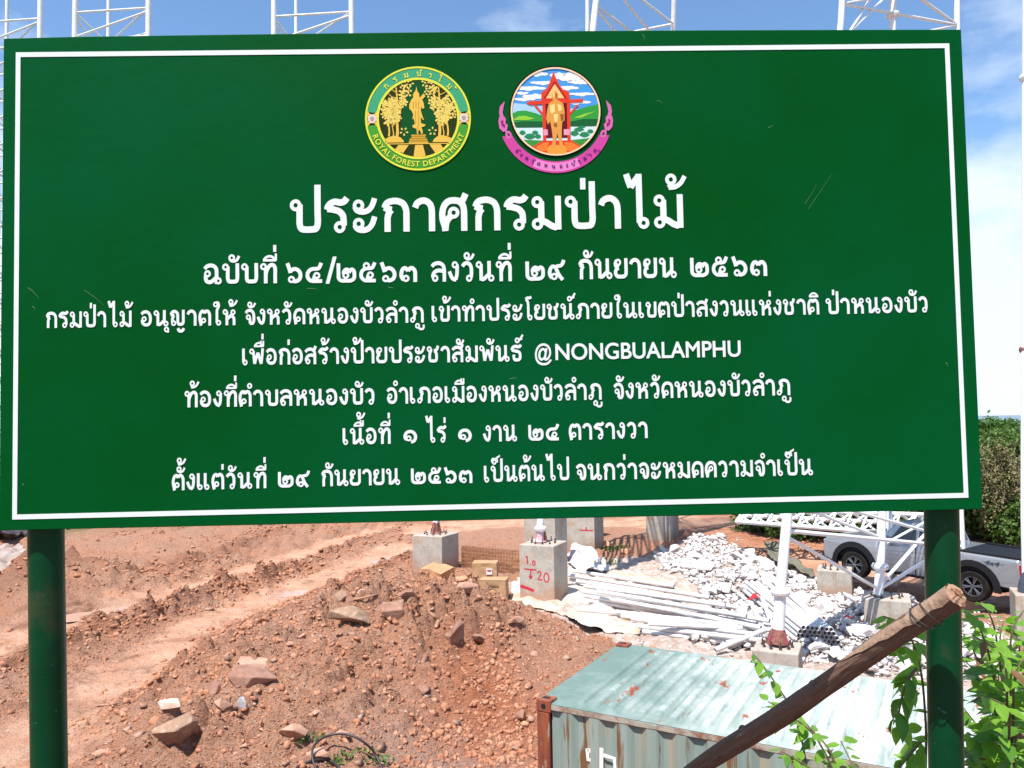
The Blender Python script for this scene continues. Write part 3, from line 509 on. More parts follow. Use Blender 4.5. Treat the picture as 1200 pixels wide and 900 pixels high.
 "ะ": (248, [[72,-6,99,-7,126,-3,149,7,167,21,183,40,196,62,208,94,214,117,212,121,171,132,170,131,158,92,151,76,142,62,133,53,121,45,112,42,99,40,105,58,106,76,104,85,99,94,90,105,76,114,58,117,40,114,26,106,17,96,12,85,9,72,11,53,7,49,18,26,29,13,49,1],[49,53,44,56,40,62,40,72,41,76,44,81,53,87,63,87,67,85,72,81,76,72,75,62,73,58,68,53,63,51,53,51],[66,144,94,141,121,145,144,153,164,167,181,185,194,208,209,244,214,267,212,269,171,280,159,244,151,226,143,212,135,204,126,197,117,192,103,189,98,190,103,199,105,208,106,226,101,239,90,254,76,262,58,266,40,263,26,254,17,244,11,230,9,217,11,203,7,199,9,194,17,175,27,162,44,151],[49,201,44,205,40,212,40,221,41,226,45,230,53,235,63,235,67,233,72,229,76,221,75,212,73,208,69,203,63,199,53,199]]),
 "า": (220, [[133,3,135,1,140,0,180,0,185,1,186,3,187,149,185,180,181,203,175,221,167,235,153,250,135,264,117,272,99,276,81,276,63,273,37,262,17,247,6,230,-5,203,40,184,44,184,53,208,57,212,74,221,90,224,99,223,108,219,117,212,124,203,131,185,134,153]]),
 "ำ": (220, [[133,3,135,1,140,0,180,0,185,1,186,3,187,149,185,180,181,203,175,221,167,235,153,250,135,264,117,272,99,276,81,276,63,273,37,262,17,247,6,230,-5,203,40,184,44,184,53,208,57,212,74,221,90,224,99,223,108,219,117,212,124,203,131,185,134,153],[-78,294,-60,293,-42,299,-33,305,-27,312,-22,321,-19,330,-18,348,-20,357,-25,366,-37,380,-46,386,-55,389,-74,389,-83,387,-92,382,-105,370,-113,353,-114,335,-108,317,-96,303,-87,297],[-74,324,-78,327,-83,335,-84,344,-83,348,-78,355,-74,358,-69,359,-60,358,-52,353,-49,348,-48,344,-49,335,-51,330,-60,324,-69,323]]),
 "เ": (149, [[45,-1,58,-4,72,-4,85,1,94,7,103,16,109,26,111,35,112,49,106,67,94,81,81,89,72,92,58,93,57,94,57,271,53,275,8,275,4,271,4,49,6,44,13,44,18,26,26,13,35,4],[63,26,58,26,51,31,47,35,45,44,47,53,51,58,58,62,63,62,72,60,76,57,81,50,82,44,79,35,76,31,72,28]]),
 "แ": (280, [[45,-1,58,-4,72,-4,85,1,94,7,103,16,109,26,111,35,112,49,106,67,94,81,81,89,72,92,58,93,57,94,57,271,53,275,8,275,4,271,4,49,6,44,13,44,18,26,26,13,35,4],[177,-1,190,-4,203,-4,217,0,226,6,235,16,241,26,243,35,244,49,238,67,226,82,212,90,203,92,190,93,189,94,189,271,185,275,140,275,136,271,136,49,138,44,144,44,147,40,150,26,158,13,167,4],[63,26,58,26,51,31,47,35,45,44,47,53,51,58,58,62,63,62,72,60,76,57,81,50,82,44,79,35,76,31,72,28],[194,26,190,26,183,31,179,35,177,44,179,53,183,58,190,62,199,62,207,58,211,53,213,49,213,40,208,30,203,27]]),
 "โ": (198, [[97,-1,108,-4,117,-5,131,-2,140,2,149,8,156,17,161,26,164,40,163,53,161,62,156,72,149,80,140,86,131,90,107,94,107,248,105,285,102,303,96,321,86,339,74,353,76,355,81,355,103,352,117,353,135,360,158,373,159,376,140,413,135,417,108,402,103,401,76,405,58,402,44,396,20,380,19,376,35,348,22,335,41,317,47,307,53,294,56,280,58,248,58,44,63,44,67,40,70,26,78,13,89,3],[112,26,103,31,99,36,97,44,99,52,103,58,108,61,117,62,126,59,131,54,133,49,133,40,131,34,126,29,121,27]]),
 "ใ": (192, [[97,-1,108,-4,121,-4,135,-1,144,5,153,13,161,26,163,35,164,49,158,67,152,76,144,83,131,90,108,93,107,94,107,226,108,248,112,262,129,289,139,317,143,344,141,362,132,385,125,394,117,402,108,407,99,410,72,414,67,405,53,406,44,404,35,401,25,394,17,385,13,376,10,366,9,353,13,339,17,330,25,321,35,314,44,311,58,309,72,311,85,317,86,317,64,276,58,248,58,44,63,44,67,40,70,26,78,13,89,3],[112,26,103,31,99,36,97,44,99,52,103,58,108,61,117,62,126,59,131,54,133,49,133,40,131,34,126,29,121,27],[58,339,49,341,44,345,40,353,39,357,40,362,44,370,49,374,58,376,63,375,70,371,74,366,76,357,74,348,70,344,63,340]]),
 "ไ": (242, [[141,-1,153,-4,162,-5,176,-2,186,3,197,13,203,22,206,31,208,44,205,62,200,72,192,81,176,90,153,94,152,444,149,446,103,446,101,444,99,437,63,393,44,453,-2,439,-5,435,13,376,31,328,53,335,58,333,76,321,99,353,100,348,100,49,103,44,108,44,111,40,114,26,122,13,131,5],[158,26,153,27,147,31,143,35,141,44,144,53,148,58,153,61,162,62,171,58,175,53,177,49,177,40,171,30,167,27]]),
 "ั": (0, [[-130,285,-112,283,-89,285,-66,293,-53,301,-41,312,-30,328,-12,362,-14,366,-44,383,-68,339,-75,332,-89,325,-90,326,-90,330,-86,348,-88,362,-94,376,-102,386,-116,394,-130,398,-148,396,-163,389,-175,376,-182,362,-183,348,-181,330,-171,310,-161,299,-148,290],[-143,333,-148,336,-152,344,-153,353,-151,357,-148,362,-139,367,-130,367,-125,365,-121,361,-117,353,-117,344,-119,339,-124,335,-130,332,-139,331]]),
 "้": (0, [[-149,312,-148,311,-121,312,-98,314,-78,321,-54,335,-34,351,-21,367,5,412,2,416,-25,432,-29,430,-49,394,-60,380,-80,364,-93,356,-98,356,-100,357,-91,366,-85,376,-81,389,-82,407,-85,416,-91,425,-102,437,-112,441,-121,444,-139,444,-148,441,-157,436,-166,428,-173,416,-177,407,-178,394,-175,380,-171,371,-156,353,-165,344,-152,330],[-134,378,-144,385,-146,389,-148,398,-144,407,-139,412,-134,414,-125,414,-120,412,-115,407,-111,398,-112,391,-115,385,-121,380,-125,378]]),
 "่": (0, [[-83,326,-80,324,-39,324,-38,326,-37,412,-37,416,-39,418,-80,418,-83,416]]),
 "์": (0, [[-141,307,-130,304,-121,303,-102,307,-93,312,-76,326,-57,351,-48,355,-16,360,-14,362,-18,389,-18,394,-7,408,10,435,-21,456,-45,421,-80,382,-84,384,-98,395,-116,400,-134,399,-143,395,-152,389,-161,380,-166,370,-169,357,-169,344,-164,330,-159,321,-149,312],[-125,334,-134,339,-137,344,-139,348,-139,357,-134,365,-130,368,-125,370,-116,370,-110,366,-106,362,-103,357,-103,348,-107,340,-112,336,-116,334]]),
 "ิ": (0, [[-231,298,-230,295,-225,294,-44,294,-39,296,-39,298,-39,326,-44,329,-71,359,-89,371,-107,378,-121,381,-139,382,-152,381,-171,376,-189,368,-202,360,-215,348,-237,321,-232,317],[-184,328,-187,330,-166,342,-152,347,-139,349,-125,348,-112,345,-98,338,-89,330,-93,327]]),
 "ี": (0, [[-231,298,-230,295,-225,294,-44,294,-39,296,-37,307,-30,308,-28,312,-28,398,-30,401,-34,402,-57,402,-60,398,-61,353,-62,351,-75,362,-89,371,-107,378,-121,381,-139,382,-152,381,-166,378,-184,370,-199,362,-211,353,-234,326,-237,321,-232,317],[-184,328,-187,330,-166,342,-152,347,-139,349,-125,348,-112,345,-98,338,-89,330,-93,327]]),
 "ื": (0, [[-231,298,-230,296,-225,295,-44,295,-39,297,-37,307,-30,308,-28,312,-28,398,-30,401,-34,402,-57,401,-60,398,-60,353,-62,349,-75,362,-75,398,-80,402,-102,402,-107,398,-107,379,-112,379,-134,382,-148,381,-166,377,-184,370,-198,362,-210,353,-237,321,-232,317],[-184,327,-187,330,-171,341,-152,348,-139,350,-125,349,-108,344,-107,335,-104,330,-112,327]]),
 "ุ": (0, [[-53,-110,-16,-110,-12,-105,-12,-42,-23,-24,-34,-14,-48,-8,-66,-7,-84,-13,-98,-24,-104,-33,-107,-42,-109,-60,-103,-78,-93,-91,-84,-97,-75,-101,-57,-104,-54,-105],[-71,-70,-75,-66,-78,-60,-78,-51,-77,-46,-73,-42,-66,-37,-57,-37,-53,-38,-48,-42,-43,-51,-43,-60,-45,-65,-49,-69,-57,-73,-66,-73]]),
 "ู": (0, [[-106,-128,-84,-132,-62,-130,-44,-124,-25,-110,-16,-96,-12,-83,-12,-60,-14,-37,-16,-33,-48,-33,-52,-37,-50,-69,-50,-78,-52,-83,-66,-92,-84,-93,-102,-88,-110,-83,-111,-78,-106,-60,-106,-46,-111,-33,-121,-19,-134,-11,-148,-7,-166,-8,-180,-14,-189,-21,-195,-28,-199,-37,-202,-46,-202,-65,-199,-74,-194,-83,-186,-92,-175,-99,-161,-103,-143,-103,-130,-117,-118,-124],[-161,-72,-166,-69,-172,-60,-172,-56,-171,-47,-167,-42,-161,-38,-157,-37,-148,-38,-141,-42,-138,-46,-136,-51,-136,-60,-142,-69,-148,-72,-157,-73]]),
 "็": (0, [[-153,289,-143,287,-130,287,-121,290,-112,294,-102,302,-95,312,-91,321,-89,334,-87,326,-84,324,-57,326,-59,366,-62,377,-70,389,-71,394,-57,396,-44,401,-11,425,-9,430,-25,452,-53,431,-62,426,-71,424,-93,422,-95,421,-93,402,-107,405,-116,405,-139,395,-157,404,-171,406,-175,405,-184,399,-193,390,-202,376,-206,362,-208,353,-205,339,-199,330,-184,312,-180,311,-174,303,-166,296],[-148,320,-152,325,-155,330,-156,339,-152,346,-148,351,-139,354,-130,352,-125,349,-119,339,-120,330,-122,326,-126,321,-134,317,-143,318],[-89,336,-91,353,-104,371,-102,373,-93,369,-89,363,-87,348]]),
 "๑": (264, [[135,-1,162,6,180,14,196,26,211,44,223,67,228,85,230,112,227,135,220,158,208,179,190,199,173,212,153,221,131,226,108,227,85,224,67,219,49,210,35,199,21,180,9,158,3,135,2,112,5,94,9,81,17,68,28,58,44,46,49,52,53,54,63,47,72,42,90,39,103,42,117,49,120,44],[126,51,122,53,129,62,134,72,137,90,132,108,123,121,112,131,94,136,76,135,67,132,58,126,55,131,60,144,68,158,76,165,90,171,117,175,131,173,140,171,149,165,161,153,171,140,175,131,177,117,177,99,174,85,169,76,162,67,153,58],[81,71,74,76,71,81,70,85,71,94,76,102,81,105,85,106,94,105,99,103,105,94,106,85,105,81,102,76,94,71,85,70]]),
 "๒": (308, [[64,3,90,0,180,0,194,1,212,6,226,12,239,20,249,28,259,40,264,49,269,62,271,81,272,103,271,131,269,149,263,167,255,180,240,194,226,201,217,203,203,202,194,199,180,190,176,189,162,198,149,202,131,202,117,197,103,188,89,171,80,153,77,135,77,121,82,112,81,94,84,81,94,65,103,58,112,53,108,50,103,50,85,50,70,53,63,58,58,65,55,81,55,258,53,260,49,261,8,261,5,258,5,99,5,76,7,62,13,44,26,25,44,11],[144,49,146,53,158,60,166,67,172,76,176,85,178,94,177,108,172,121,166,131,171,133,194,122,198,126,206,144,212,152,217,149,219,144,222,121,222,85,221,76,217,67,207,58,190,51,171,49],[121,82,117,85,111,94,111,99,112,106,117,112,121,116,126,117,135,116,142,112,145,108,147,103,147,94,141,85,135,82,126,81],[135,148,134,149,140,153,144,149,140,147]]),
 "๓": (275, [[75,3,85,1,99,1,112,6,121,12,131,22,136,31,138,40,139,53,136,67,131,77,121,87,108,95,99,98,85,98,72,94,58,85,53,89,53,103,55,121,60,140,66,153,72,161,76,163,82,158,99,134,103,134,121,148,140,135,144,136,162,162,167,164,172,162,181,153,188,140,191,131,192,112,191,3,194,0,239,0,243,3,244,121,241,144,235,162,226,180,212,197,199,208,189,212,176,215,153,215,144,212,135,208,121,195,117,197,103,208,94,213,81,215,67,214,53,211,40,203,31,194,21,180,9,153,2,121,1,90,6,62,17,40,40,12,49,19,53,18,63,10],[81,34,76,38,73,44,73,53,74,58,78,62,85,67,94,68,99,66,104,62,109,53,108,44,106,40,102,35,94,31,85,32]]),
 "๔": (283, [[146,-1,230,0,230,49,180,50,174,53,185,59,193,67,200,76,203,85,205,94,205,108,200,121,194,130,180,141,162,147,144,146,135,143,126,137,120,131,114,121,110,112,108,99,103,98,101,94,96,72,96,53,94,52,85,55,76,61,62,76,58,85,56,94,55,108,56,117,61,131,70,144,81,153,94,160,108,164,140,164,176,168,194,174,207,185,214,194,224,212,243,258,239,261,199,279,194,274,179,235,171,221,167,218,140,215,94,214,76,208,58,199,40,186,26,171,13,149,6,126,4,99,9,72,19,49,38,26,58,11,76,4,99,0],[149,82,144,86,140,92,138,99,140,106,144,112,149,116,153,117,162,117,169,112,173,108,175,103,175,94,169,85,162,81,153,81]]),
 "๕": (283, [[83,3,103,1,158,0,226,1,230,2,230,49,148,49,171,50,174,53,185,59,193,67,200,76,203,84,205,99,202,117,194,131,180,141,167,147,149,147,135,143,121,133,111,117,108,99,103,97,102,94,98,72,97,53,94,50,85,53,77,58,64,72,57,85,54,108,58,126,65,140,76,151,90,159,108,165,140,165,176,169,190,174,203,183,213,194,225,217,241,258,237,262,199,279,194,271,175,226,171,220,167,217,158,216,152,217,152,235,150,244,145,253,135,263,121,271,108,274,90,272,81,268,72,262,63,250,58,239,56,226,58,212,61,203,60,199,36,180,26,169,19,158,13,144,7,126,6,112,6,94,9,76,13,62,27,40,40,26,53,16,67,8],[149,82,144,86,140,92,138,99,140,106,144,112,149,116,153,117,162,117,169,112,173,108,175,103,175,94,169,85,162,81,153,81],[103,207,99,208,92,212,88,217,86,226,89,235,93,239,99,243,108,244,117,239,120,235,122,230,122,221,117,212,112,209]]),
 "๖": (270, [[112,-1,144,-1,162,3,190,16,208,32,219,49,229,76,232,103,229,131,221,153,207,176,190,194,167,208,149,215,126,217,103,214,81,204,77,208,53,275,49,277,7,262,4,258,25,199,45,135,49,131,76,139,81,139,85,136,108,159,121,164,135,165,150,158,166,144,174,131,179,117,180,108,179,94,172,72,162,61,144,52,135,51,131,53,128,67,120,81,108,91,94,97,76,98,63,94,49,85,40,73,35,58,34,44,40,26,49,14,63,5,76,1,94,2,108,8],[72,35,65,44,64,53,67,59,72,64,81,68,90,66,94,64,99,58,101,53,100,44,98,40,94,35,85,31,76,32]]),
 "๙": (280, [[189,-15,194,-12,224,13,227,17,197,53,184,72,167,103,143,158,145,162,149,165,180,166,199,174,217,190,233,212,240,230,249,262,203,276,200,271,189,235,180,223,171,215,135,212,126,209,112,201,94,208,85,210,72,210,58,207,44,198,28,180,15,158,7,131,3,103,5,81,9,62,18,44,40,14,49,20,53,18,65,8,76,3,94,1,108,4,121,12,131,22,137,35,140,49,141,44],[81,34,76,38,73,44,73,53,74,58,78,62,85,67,94,68,99,66,104,62,109,53,108,44,106,40,102,35,94,31,85,32],[53,89,55,117,61,140,67,149,76,160,81,161,85,159,91,153,117,94,112,93,99,98,85,98,72,94,58,85]]),
}
_gc = {}
def glyph(ch):                            # outline -> triangles, in em units
    if ch not in _gc:
        adv, cs = GLY[ch]
        pts, tri = fill([[(c[i] / 500, c[i + 1] / 500) for i in range(0, len(c), 2)] for c in cs])
        _gc[ch] = (adv / 500, pts, tri)
    return _gc[ch]
UP = set('ัิีืํ็'); TONE = set('่้์'); DOWN = set('ุู'); TALL = set('ปฟฝ')
def layout(s):                            # [(char, x, y)] with the marks stacked as Thai needs
    out = []; x = 0.0; prev = ''; base = ''; hasup = False; bx = 0
    i = 0
    while i < len(s):
        ch = s[i]
        if ch == ' ': x += 0.28; i += 1; continue
        if ch in UP or ch in TONE or ch in DOWN:
            dx = -0.143 if (base in TALL and ch not in DOWN) else 0.0
            dy = 0.0
            nextam = i + 1 < len(s) and s[i + 1] == 'ำ'
            if ch in TONE and (hasup or nextam): dy = 0.198
            out.append((ch, x + dx, dy))
            if ch in UP: hasup = True
        else:
            out.append((ch, x, 0.0)); x += glyph(ch)[0]; base = ch; hasup = False
        i += 1
    return out, x
def text_geom(s):
    V = []; F = []; k = 0
    for j, (ch, x, y) in enumerate(layout(s)[0]):
        a, p, t = glyph(ch)
        if len(p) == 0: continue
        V.append(np.column_stack([p[:, 0] + x, p[:, 1] + y, np.full(len(p), 0.00004 * (j % 5))]))
        F += [tuple(i + k for i in f) for f in t]; k += len(p)
    return np.vstack(V), F
def orient(V, F):                         # all faces look the same way
    out = []
    for f in F:
        a, b, c = V[f[0]], V[f[1]], V[f[2]]
        out.append(f if (b[0] - a[0]) * (c[1] - a[1]) - (b[1] - a[1]) * (c[0] - a[0]) > 0 else (f[0], f[2], f[1]))
    return out

M_green = mat('green_vinyl_sheet', (0.0003, 0.059, 0.0065), 0.5, col2=(0.0003, 0.073, 0.019), scale=0.9, detail=4, bump=0.04, bscale=30, spec=0.03)  # sky sheen is put into the second, bluer green
M_gpost = mat('dark_green_gloss_paint', (0.0005, 0.035, 0.012), 0.30, col2=(0.001, 0.043, 0.016), scale=6, bump=0.12, bscale=16, spec=0.16, extra=[((0.04, 0.10, 0.06), 45, 2, 0.70, 0.74), ((0.05, 0.045, 0.025), 3, 9, 0.62, 0.75)])
M_white_ink = mat('white_vinyl', (0.66, 0.70, 0.69), 0.55, col2=(0.61, 0.66, 0.65), scale=9, spec=0.1)
BC = np.array([-0.04302666, 1.8839983, 5.96705119])
BX = np.array([0.99978295, 0.02055778, 0.00338058]); BU = np.array([-0.00325541, -0.00611915, 0.99997598])
BN = np.cross(BX, BU); BN /= np.linalg.norm(BN)       # points away from the camera? fixed below
if BN[1] > 0: BN = -BN                                # BN looks to the camera
def onboard(px, py):
    d = _ray(px, py); t = ((BC - EYE) @ BN) / (d @ BN); P = EYE + t * d - BC
    return float(P @ BX), float(P @ BU)
sign = thing('notice_sign', 'large green Thai announcement board with white border and two round emblems on green steel posts', 'sign', (BC[0], BC[1], 4.0))
BM = Matrix(((BX[0], BU[0], BN[0], BC[0]), (BX[1], BU[1], BN[1], BC[1]), (BX[2], BU[2], BN[2], BC[2]), (0, 0, 0, 1)))
def place(o):                             # board coordinates: x right, y up, z out towards the viewer
    o.parent = sign
    o.matrix_parent_inverse = Matrix.Identity(4)
    o.matrix_basis = Matrix.Translation((-BC[0], -BC[1], -4.0)) @ BM
    return o
HW, HH = 1.2, 0.60575
b = MB()
# sheet with slightly uneven edge, gently bowed
ns, nt = 40, 20
V = []; F = []
for j in range(nt + 1):
    for i in range(ns + 1):
        u = -HW + 2 * HW * i / ns; v = -HH + 2 * HH * j / nt
        if j == nt: v += 0.005 * math.sin(math.pi * i / ns) - 0.002 * max(0, 1 - i / 3)
        V.append((u, v, 0.0))
idx2 = lambda i, j: j * (ns + 1) + i
for j in range(nt):
    for i in range(ns): F.append((idx2(i, j), idx2(i + 1, j), idx2(i + 1, j + 1), idx2(i, j + 1)))
kk = len(V)
V += [(x, y, -0.022) for x, y, z in V]
for j in range(nt):
    for i in range(ns): F.append((kk + idx2(i, j), kk + idx2(i, j + 1), kk + idx2(i + 1, j + 1), kk + idx2(i + 1, j)))
rim = [idx2(i, 0) for i in range(ns)] + [idx2(ns, j) for j in range(nt)] + [idx2(i, nt) for i in range(ns, 0, -1)] + [idx2(0, j) for j in range(nt, 0, -1)]
for a, c2 in zip(rim, rim[1:] + rim[:1]): F.append((a, a + kk, c2 + kk, c2))
panel = place(ob('board_panel', mesh('board_panel', V, F), M_green)); md = panel.modifiers.new('bevel', 'BEVEL'); md.width = 0.0015; md.segments = 2; md.limit_method = 'ANGLE'
Z1 = 0.0012
def quad_strip(pts_o, pts_i, z):
    V = [(*p, z) for p in pts_o] + [(*p, z) for p in pts_i]; n_ = len(pts_o)
    return V, [(i, (i + 1) % n_, n_ + (i + 1) % n_, n_ + i) for i in range(n_)]
o4 = [(-1.1678, -0.5800), (1.1650, -0.5765), (1.1670, 0.5692), (-1.1690, 0.5678)]
i4 = [(-1.1565, -0.5680), (1.1535, -0.5645), (1.1550, 0.5572), (-1.1575, 0.5558)]
V, F = quad_strip(o4, i4, Z1)
tag(place(ob('border_line', mesh('border_line', V, F), M_white_ink)), 'thin white frame line printed round the board')

BODY_EM = float(glyph('ก')[1][:, 1].max())
def line(name, words, body, label=None, m=M_white_ink):
    VV = []; FF = []; k = 0
    for (s, x0, x1, y0, y1) in words:
        V, F = text_geom(s)
        a = onboard(x0, y0); c = onboard(x1, y1)
        lo, hi = V[:, 0].min(), V[:, 0].max()
        sc = abs(body) * (a[0] * 0 + onboard(x0, y0 - 100)[1] - onboard(x0, y0)[1]) / 100
        sy = sc / (BODY_EM if body > 0 else 0.735)
        u = (V[:, 0] - lo) / (hi - lo)
        nx = a[0] + u * (c[0] - a[0]); ny = a[1] + u * (c[1] - a[1]) + V[:, 1] * sy
        P = np.column_stack([nx, ny, Z1 + V[:, 2]])
        VV.append(P); FF += [tuple(i + k for i in f) for f in orient(P, F)]; k += len(P)
    o = place(ob(name, mesh(name, np.vstack(VV), FF), m))
    if label: o['label'] = label
    return o
line('lettering', [('ประกาศกรมป่าไม้', 340, 806, 273.5, 267)], 40, 'large white Thai heading')
line('lettering', [('ฉบับที่', 238.5, 325, 333, 332), ('๖๔/๒๕๖๓', 335, 489, 332, 330.5), ('ลงวันที่', 505, 600, 330.3, 329.6),
                   ('๒๙', 616, 663, 329.3, 328), ('กันยายน', 678, 793, 327.5, 325.5), ('๒๕๖๓', 809, 899, 325, 323.5)], 24, 'white Thai number and date line')
line('lettering', [('กรมป่าไม้', 54, 156.5, 384.5, 383), ('อนุญาตให้', 165, 279, 382.8, 381), ('จังหวัดหนองบัวลำภู', 287, 497.7, 381, 378),
                   ('เข้าทำประโยชน์ภายในเขตป่าสงวนแห่งชาติ', 506, 960, 377.5, 368.5), ('ป่าหนองบัว', 967.7, 1087, 368.5, 366)], 19, 'longest white Thai line')
line('lettering', [('เพื่อก่อสร้างป้ายประชาสัมพันธ์', 284, 614, 428, 423.5)], 19.5, 'white Thai words before the English name')
line('lettering', [('@', 627, 646.5, 422.5, 422), ('NONGBUALAMPHU', 651, 868, 421.7, 417.5)], -19.5, 'white Latin capitals')
line('lettering', [('ท้องที่ตำบลหนองบัว', 216.5, 439, 477.5, 474), ('อำเภอเมืองหนองบัวลำภู', 453.3, 706, 473.5, 468.3),
                   ('จังหวัดหนองบัวลำภู', 719, 927, 468, 463)], 19.5, 'white Thai place names line')
line('lettering', [('เนื้อที่', 401.7, 458, 521.3, 520), ('๑', 473, 489, 520, 519.7), ('ไร่', 498.6, 523.6, 518.8, 518.5), ('๑', 537, 553, 518.5, 518),
                   ('งาน', 566, 606, 517.8, 517), ('๒๔', 619.3, 655.7, 516.5, 516), ('ตารางวา', 666.7, 759, 515.8, 513.3)], 19.5, 'short white Thai area line')
line('lettering', [('ตั้งแต่วันที่', 201.6, 312.4, 574.8, 572), ('๒๙', 326, 363.7, 571.5, 570.5), ('กันยายน', 376.7, 469, 570, 568), ('๒๕๖๓', 481.8, 553.7, 567.5, 566),
                   ('เป็นต้นไป', 567.3, 667.3, 565.3, 562.5), ('จนกว่าจะหมดความจำเป็น', 675, 952.7, 563, 556.7)], 19.5, 'lowest white Thai line')

# emblems, built from thin cut shapes
class Emb:
    def __init__(s, name, label, px, py, rpx):
        s.c = onboard(px, py); s.r = rpx * (onboard(px + 50, py)[0] - onboard(px - 50, py)[0]) / 100
        s.root = place(ob(name, mesh(name, [(0, 0, 0)], []), None)); s.root['label'] = label; s.lay = 0; s.name = name
        s.base = None
    def poly(s, name, loops, m, z):
        P, t = fill(loops)
        P3 = np.column_stack([s.c[0] + s.r * P[:, 0], s.c[1] + s.r * P[:, 1], np.full(len(P), Z1 + z * 0.00035)])
        return P3, orient(P3, t)
    def part(s, name, shapes, m, z, label=None):
        VV = []; FF = []; k = 0
        for j, lp in enumerate(shapes):
            lp = lp if isinstance(lp[0][0], (list, tuple)) else [lp]
            P, F = s.poly(name, lp, m, z + 0.04 * (j % 9))
            VV.append(P); FF += [tuple(i + k for i in f) for f in F]; k += len(P)
        me = mesh(name, np.vstack(VV), FF)
        o = ob(name, me, m); o.parent = s.root; o.matrix_parent_inverse = Matrix.Identity(4)
        if label: o['label'] = label
        return o
    def arc_text(s, txt, rad, a0, a1, h, m, z, inward=False):
        lay, tot = layout(txt); VV = []; FF = []; k = 0
        for (ch, x, y) in lay:
            adv, p, t = glyph(ch)
            if len(p) == 0: continue
            xc = x + max(adv, 0) / 2
            g = a0 + (a1 - a0) * xc / tot
            for_dx = (p[:, 0] + x - xc) * h; dy = p[:, 1] * h + y * h
            if not inward: X = for_dx; ang = g - math.pi / 2; rr = rad
            else: X = for_dx; ang = g + math.pi / 2; rr = rad
            px_ = rr * math.cos(g) + X * math.cos(ang) - dy * math.sin(ang)
            py_ = rr * math.sin(g) + X * math.sin(ang) + dy * math.cos(ang)
            P = np.column_stack([s.c[0] + s.r * px_, s.c[1] + s.r * py_, np.full(len(p), Z1 + z * 0.00035)])
            VV.append(P); FF += [tuple(i + k for i in f) for f in orient(P, t)]; k += len(P)
        o = ob('lettering', mesh('lettering', np.vstack(VV), FF), m); o.parent = s.root; return o
def disc(cx, cy, r, n=40, wob=0.0): return [(cx + r * math.cos(2 * math.pi * i / n), cy + r * math.sin(2 * math.pi * i / n)) for i in range(n)]
def ring(cx, cy, r1, r2, n=64): return [disc(cx, cy, r1, n), disc(cx, cy, r2, n)[::-1]]
def sector(r1, r2, a, b, n=20):
    A = [R(a + (b - a) * i / n) for i in range(n + 1)]
    return [(r1 * math.cos(t), r1 * math.sin(t)) for t in A] + [(r2 * math.cos(t), r2 * math.sin(t)) for t in reversed(A)]
def cap_line(pts, w0, w1=None):           # ribbon along a path
    w1 = w0 if w1 is None else w1; L = []; Rr = []
    for i, p in enumerate(pts):
        a = pts[max(i - 1, 0)]; c = pts[min(i + 1, len(pts) - 1)]; dx, dy = c[0] - a[0], c[1] - a[1]; d = math.hypot(dx, dy) or 1
        w = (w0 + (w1 - w0) * i / (len(pts) - 1)) / 2
        L.append((p[0] - dy / d * w, p[1] + dx / d * w)); Rr.append((p[0] + dy / d * w, p[1] - dx / d * w))
    return L + Rr[::-1]
Y1 = flat(214, 214, 70); GOLD = flat(222, 182, 78); GOLD2 = flat(178, 130, 40); TEAL = flat(62, 158, 112); LIME = flat(70, 150, 50); DG = flat(40, 52, 14); GG = flat(8, 78, 30)
e = Emb('round_emblem', 'yellow and green round emblem with a standing figure between trees', 490, 139, 62)
E1 = lambda X, Y: ((X - 465) / 415, (460 - Y) / 415)
e.part('rim', [ring(0, 0, 1.0, 0.965)], Y1, 3)
e.part('band', [sector(0.965, 0.76, 8, 172, 40)], TEAL, 1, 'teal upper band')
e.part('band', [sector(0.965, 0.76, 188, 352, 40)], LIME, 1, 'lime lower band')
e.part('inner_rim', [ring(0, 0, 0.785, 0.74)], Y1, 3)
e.part('dark_field', [disc(0, 0, 0.745, 60)], DG, 0.5)
e.part('central_field', [[E1(*p) for p in [(425, 165), (515, 160), (560, 250), (600, 420), (600, 600), (560, 665), (380, 665), (330, 600), (340, 420), (380, 250)]]], GG, 1)
ros = []
for sx in (-1, 1):
    cx = sx * 0.865
    e.part('rosette_leaf', [[(cx - 0.1, 0.17), (cx - 0.02, 0.06), (cx, 0.1), (cx + 0.02, 0.06), (cx + 0.1, 0.17), (cx + 0.09, 0), (cx + 0.1, -0.17), (cx + 0.02, -0.06), (cx, -0.1), (cx - 0.02, -0.06), (cx - 0.1, -0.17), (cx - 0.09, 0)]], GOLD, 2)
    e.part('rosette', [[(cx + (0.1 if i % 2 else 0.075) * math.cos(math.pi * i / 8), (0.1 if i % 2 else 0.075) * math.sin(math.pi * i / 8)) for i in range(16)]], flat(214, 200, 190), 4)
    e.part('rosette_centre', [disc(cx, 0, 0.04, 12)], flat(170, 150, 140), 5)
trees = []; leaves_ = []; rr_ = random.Random(4)
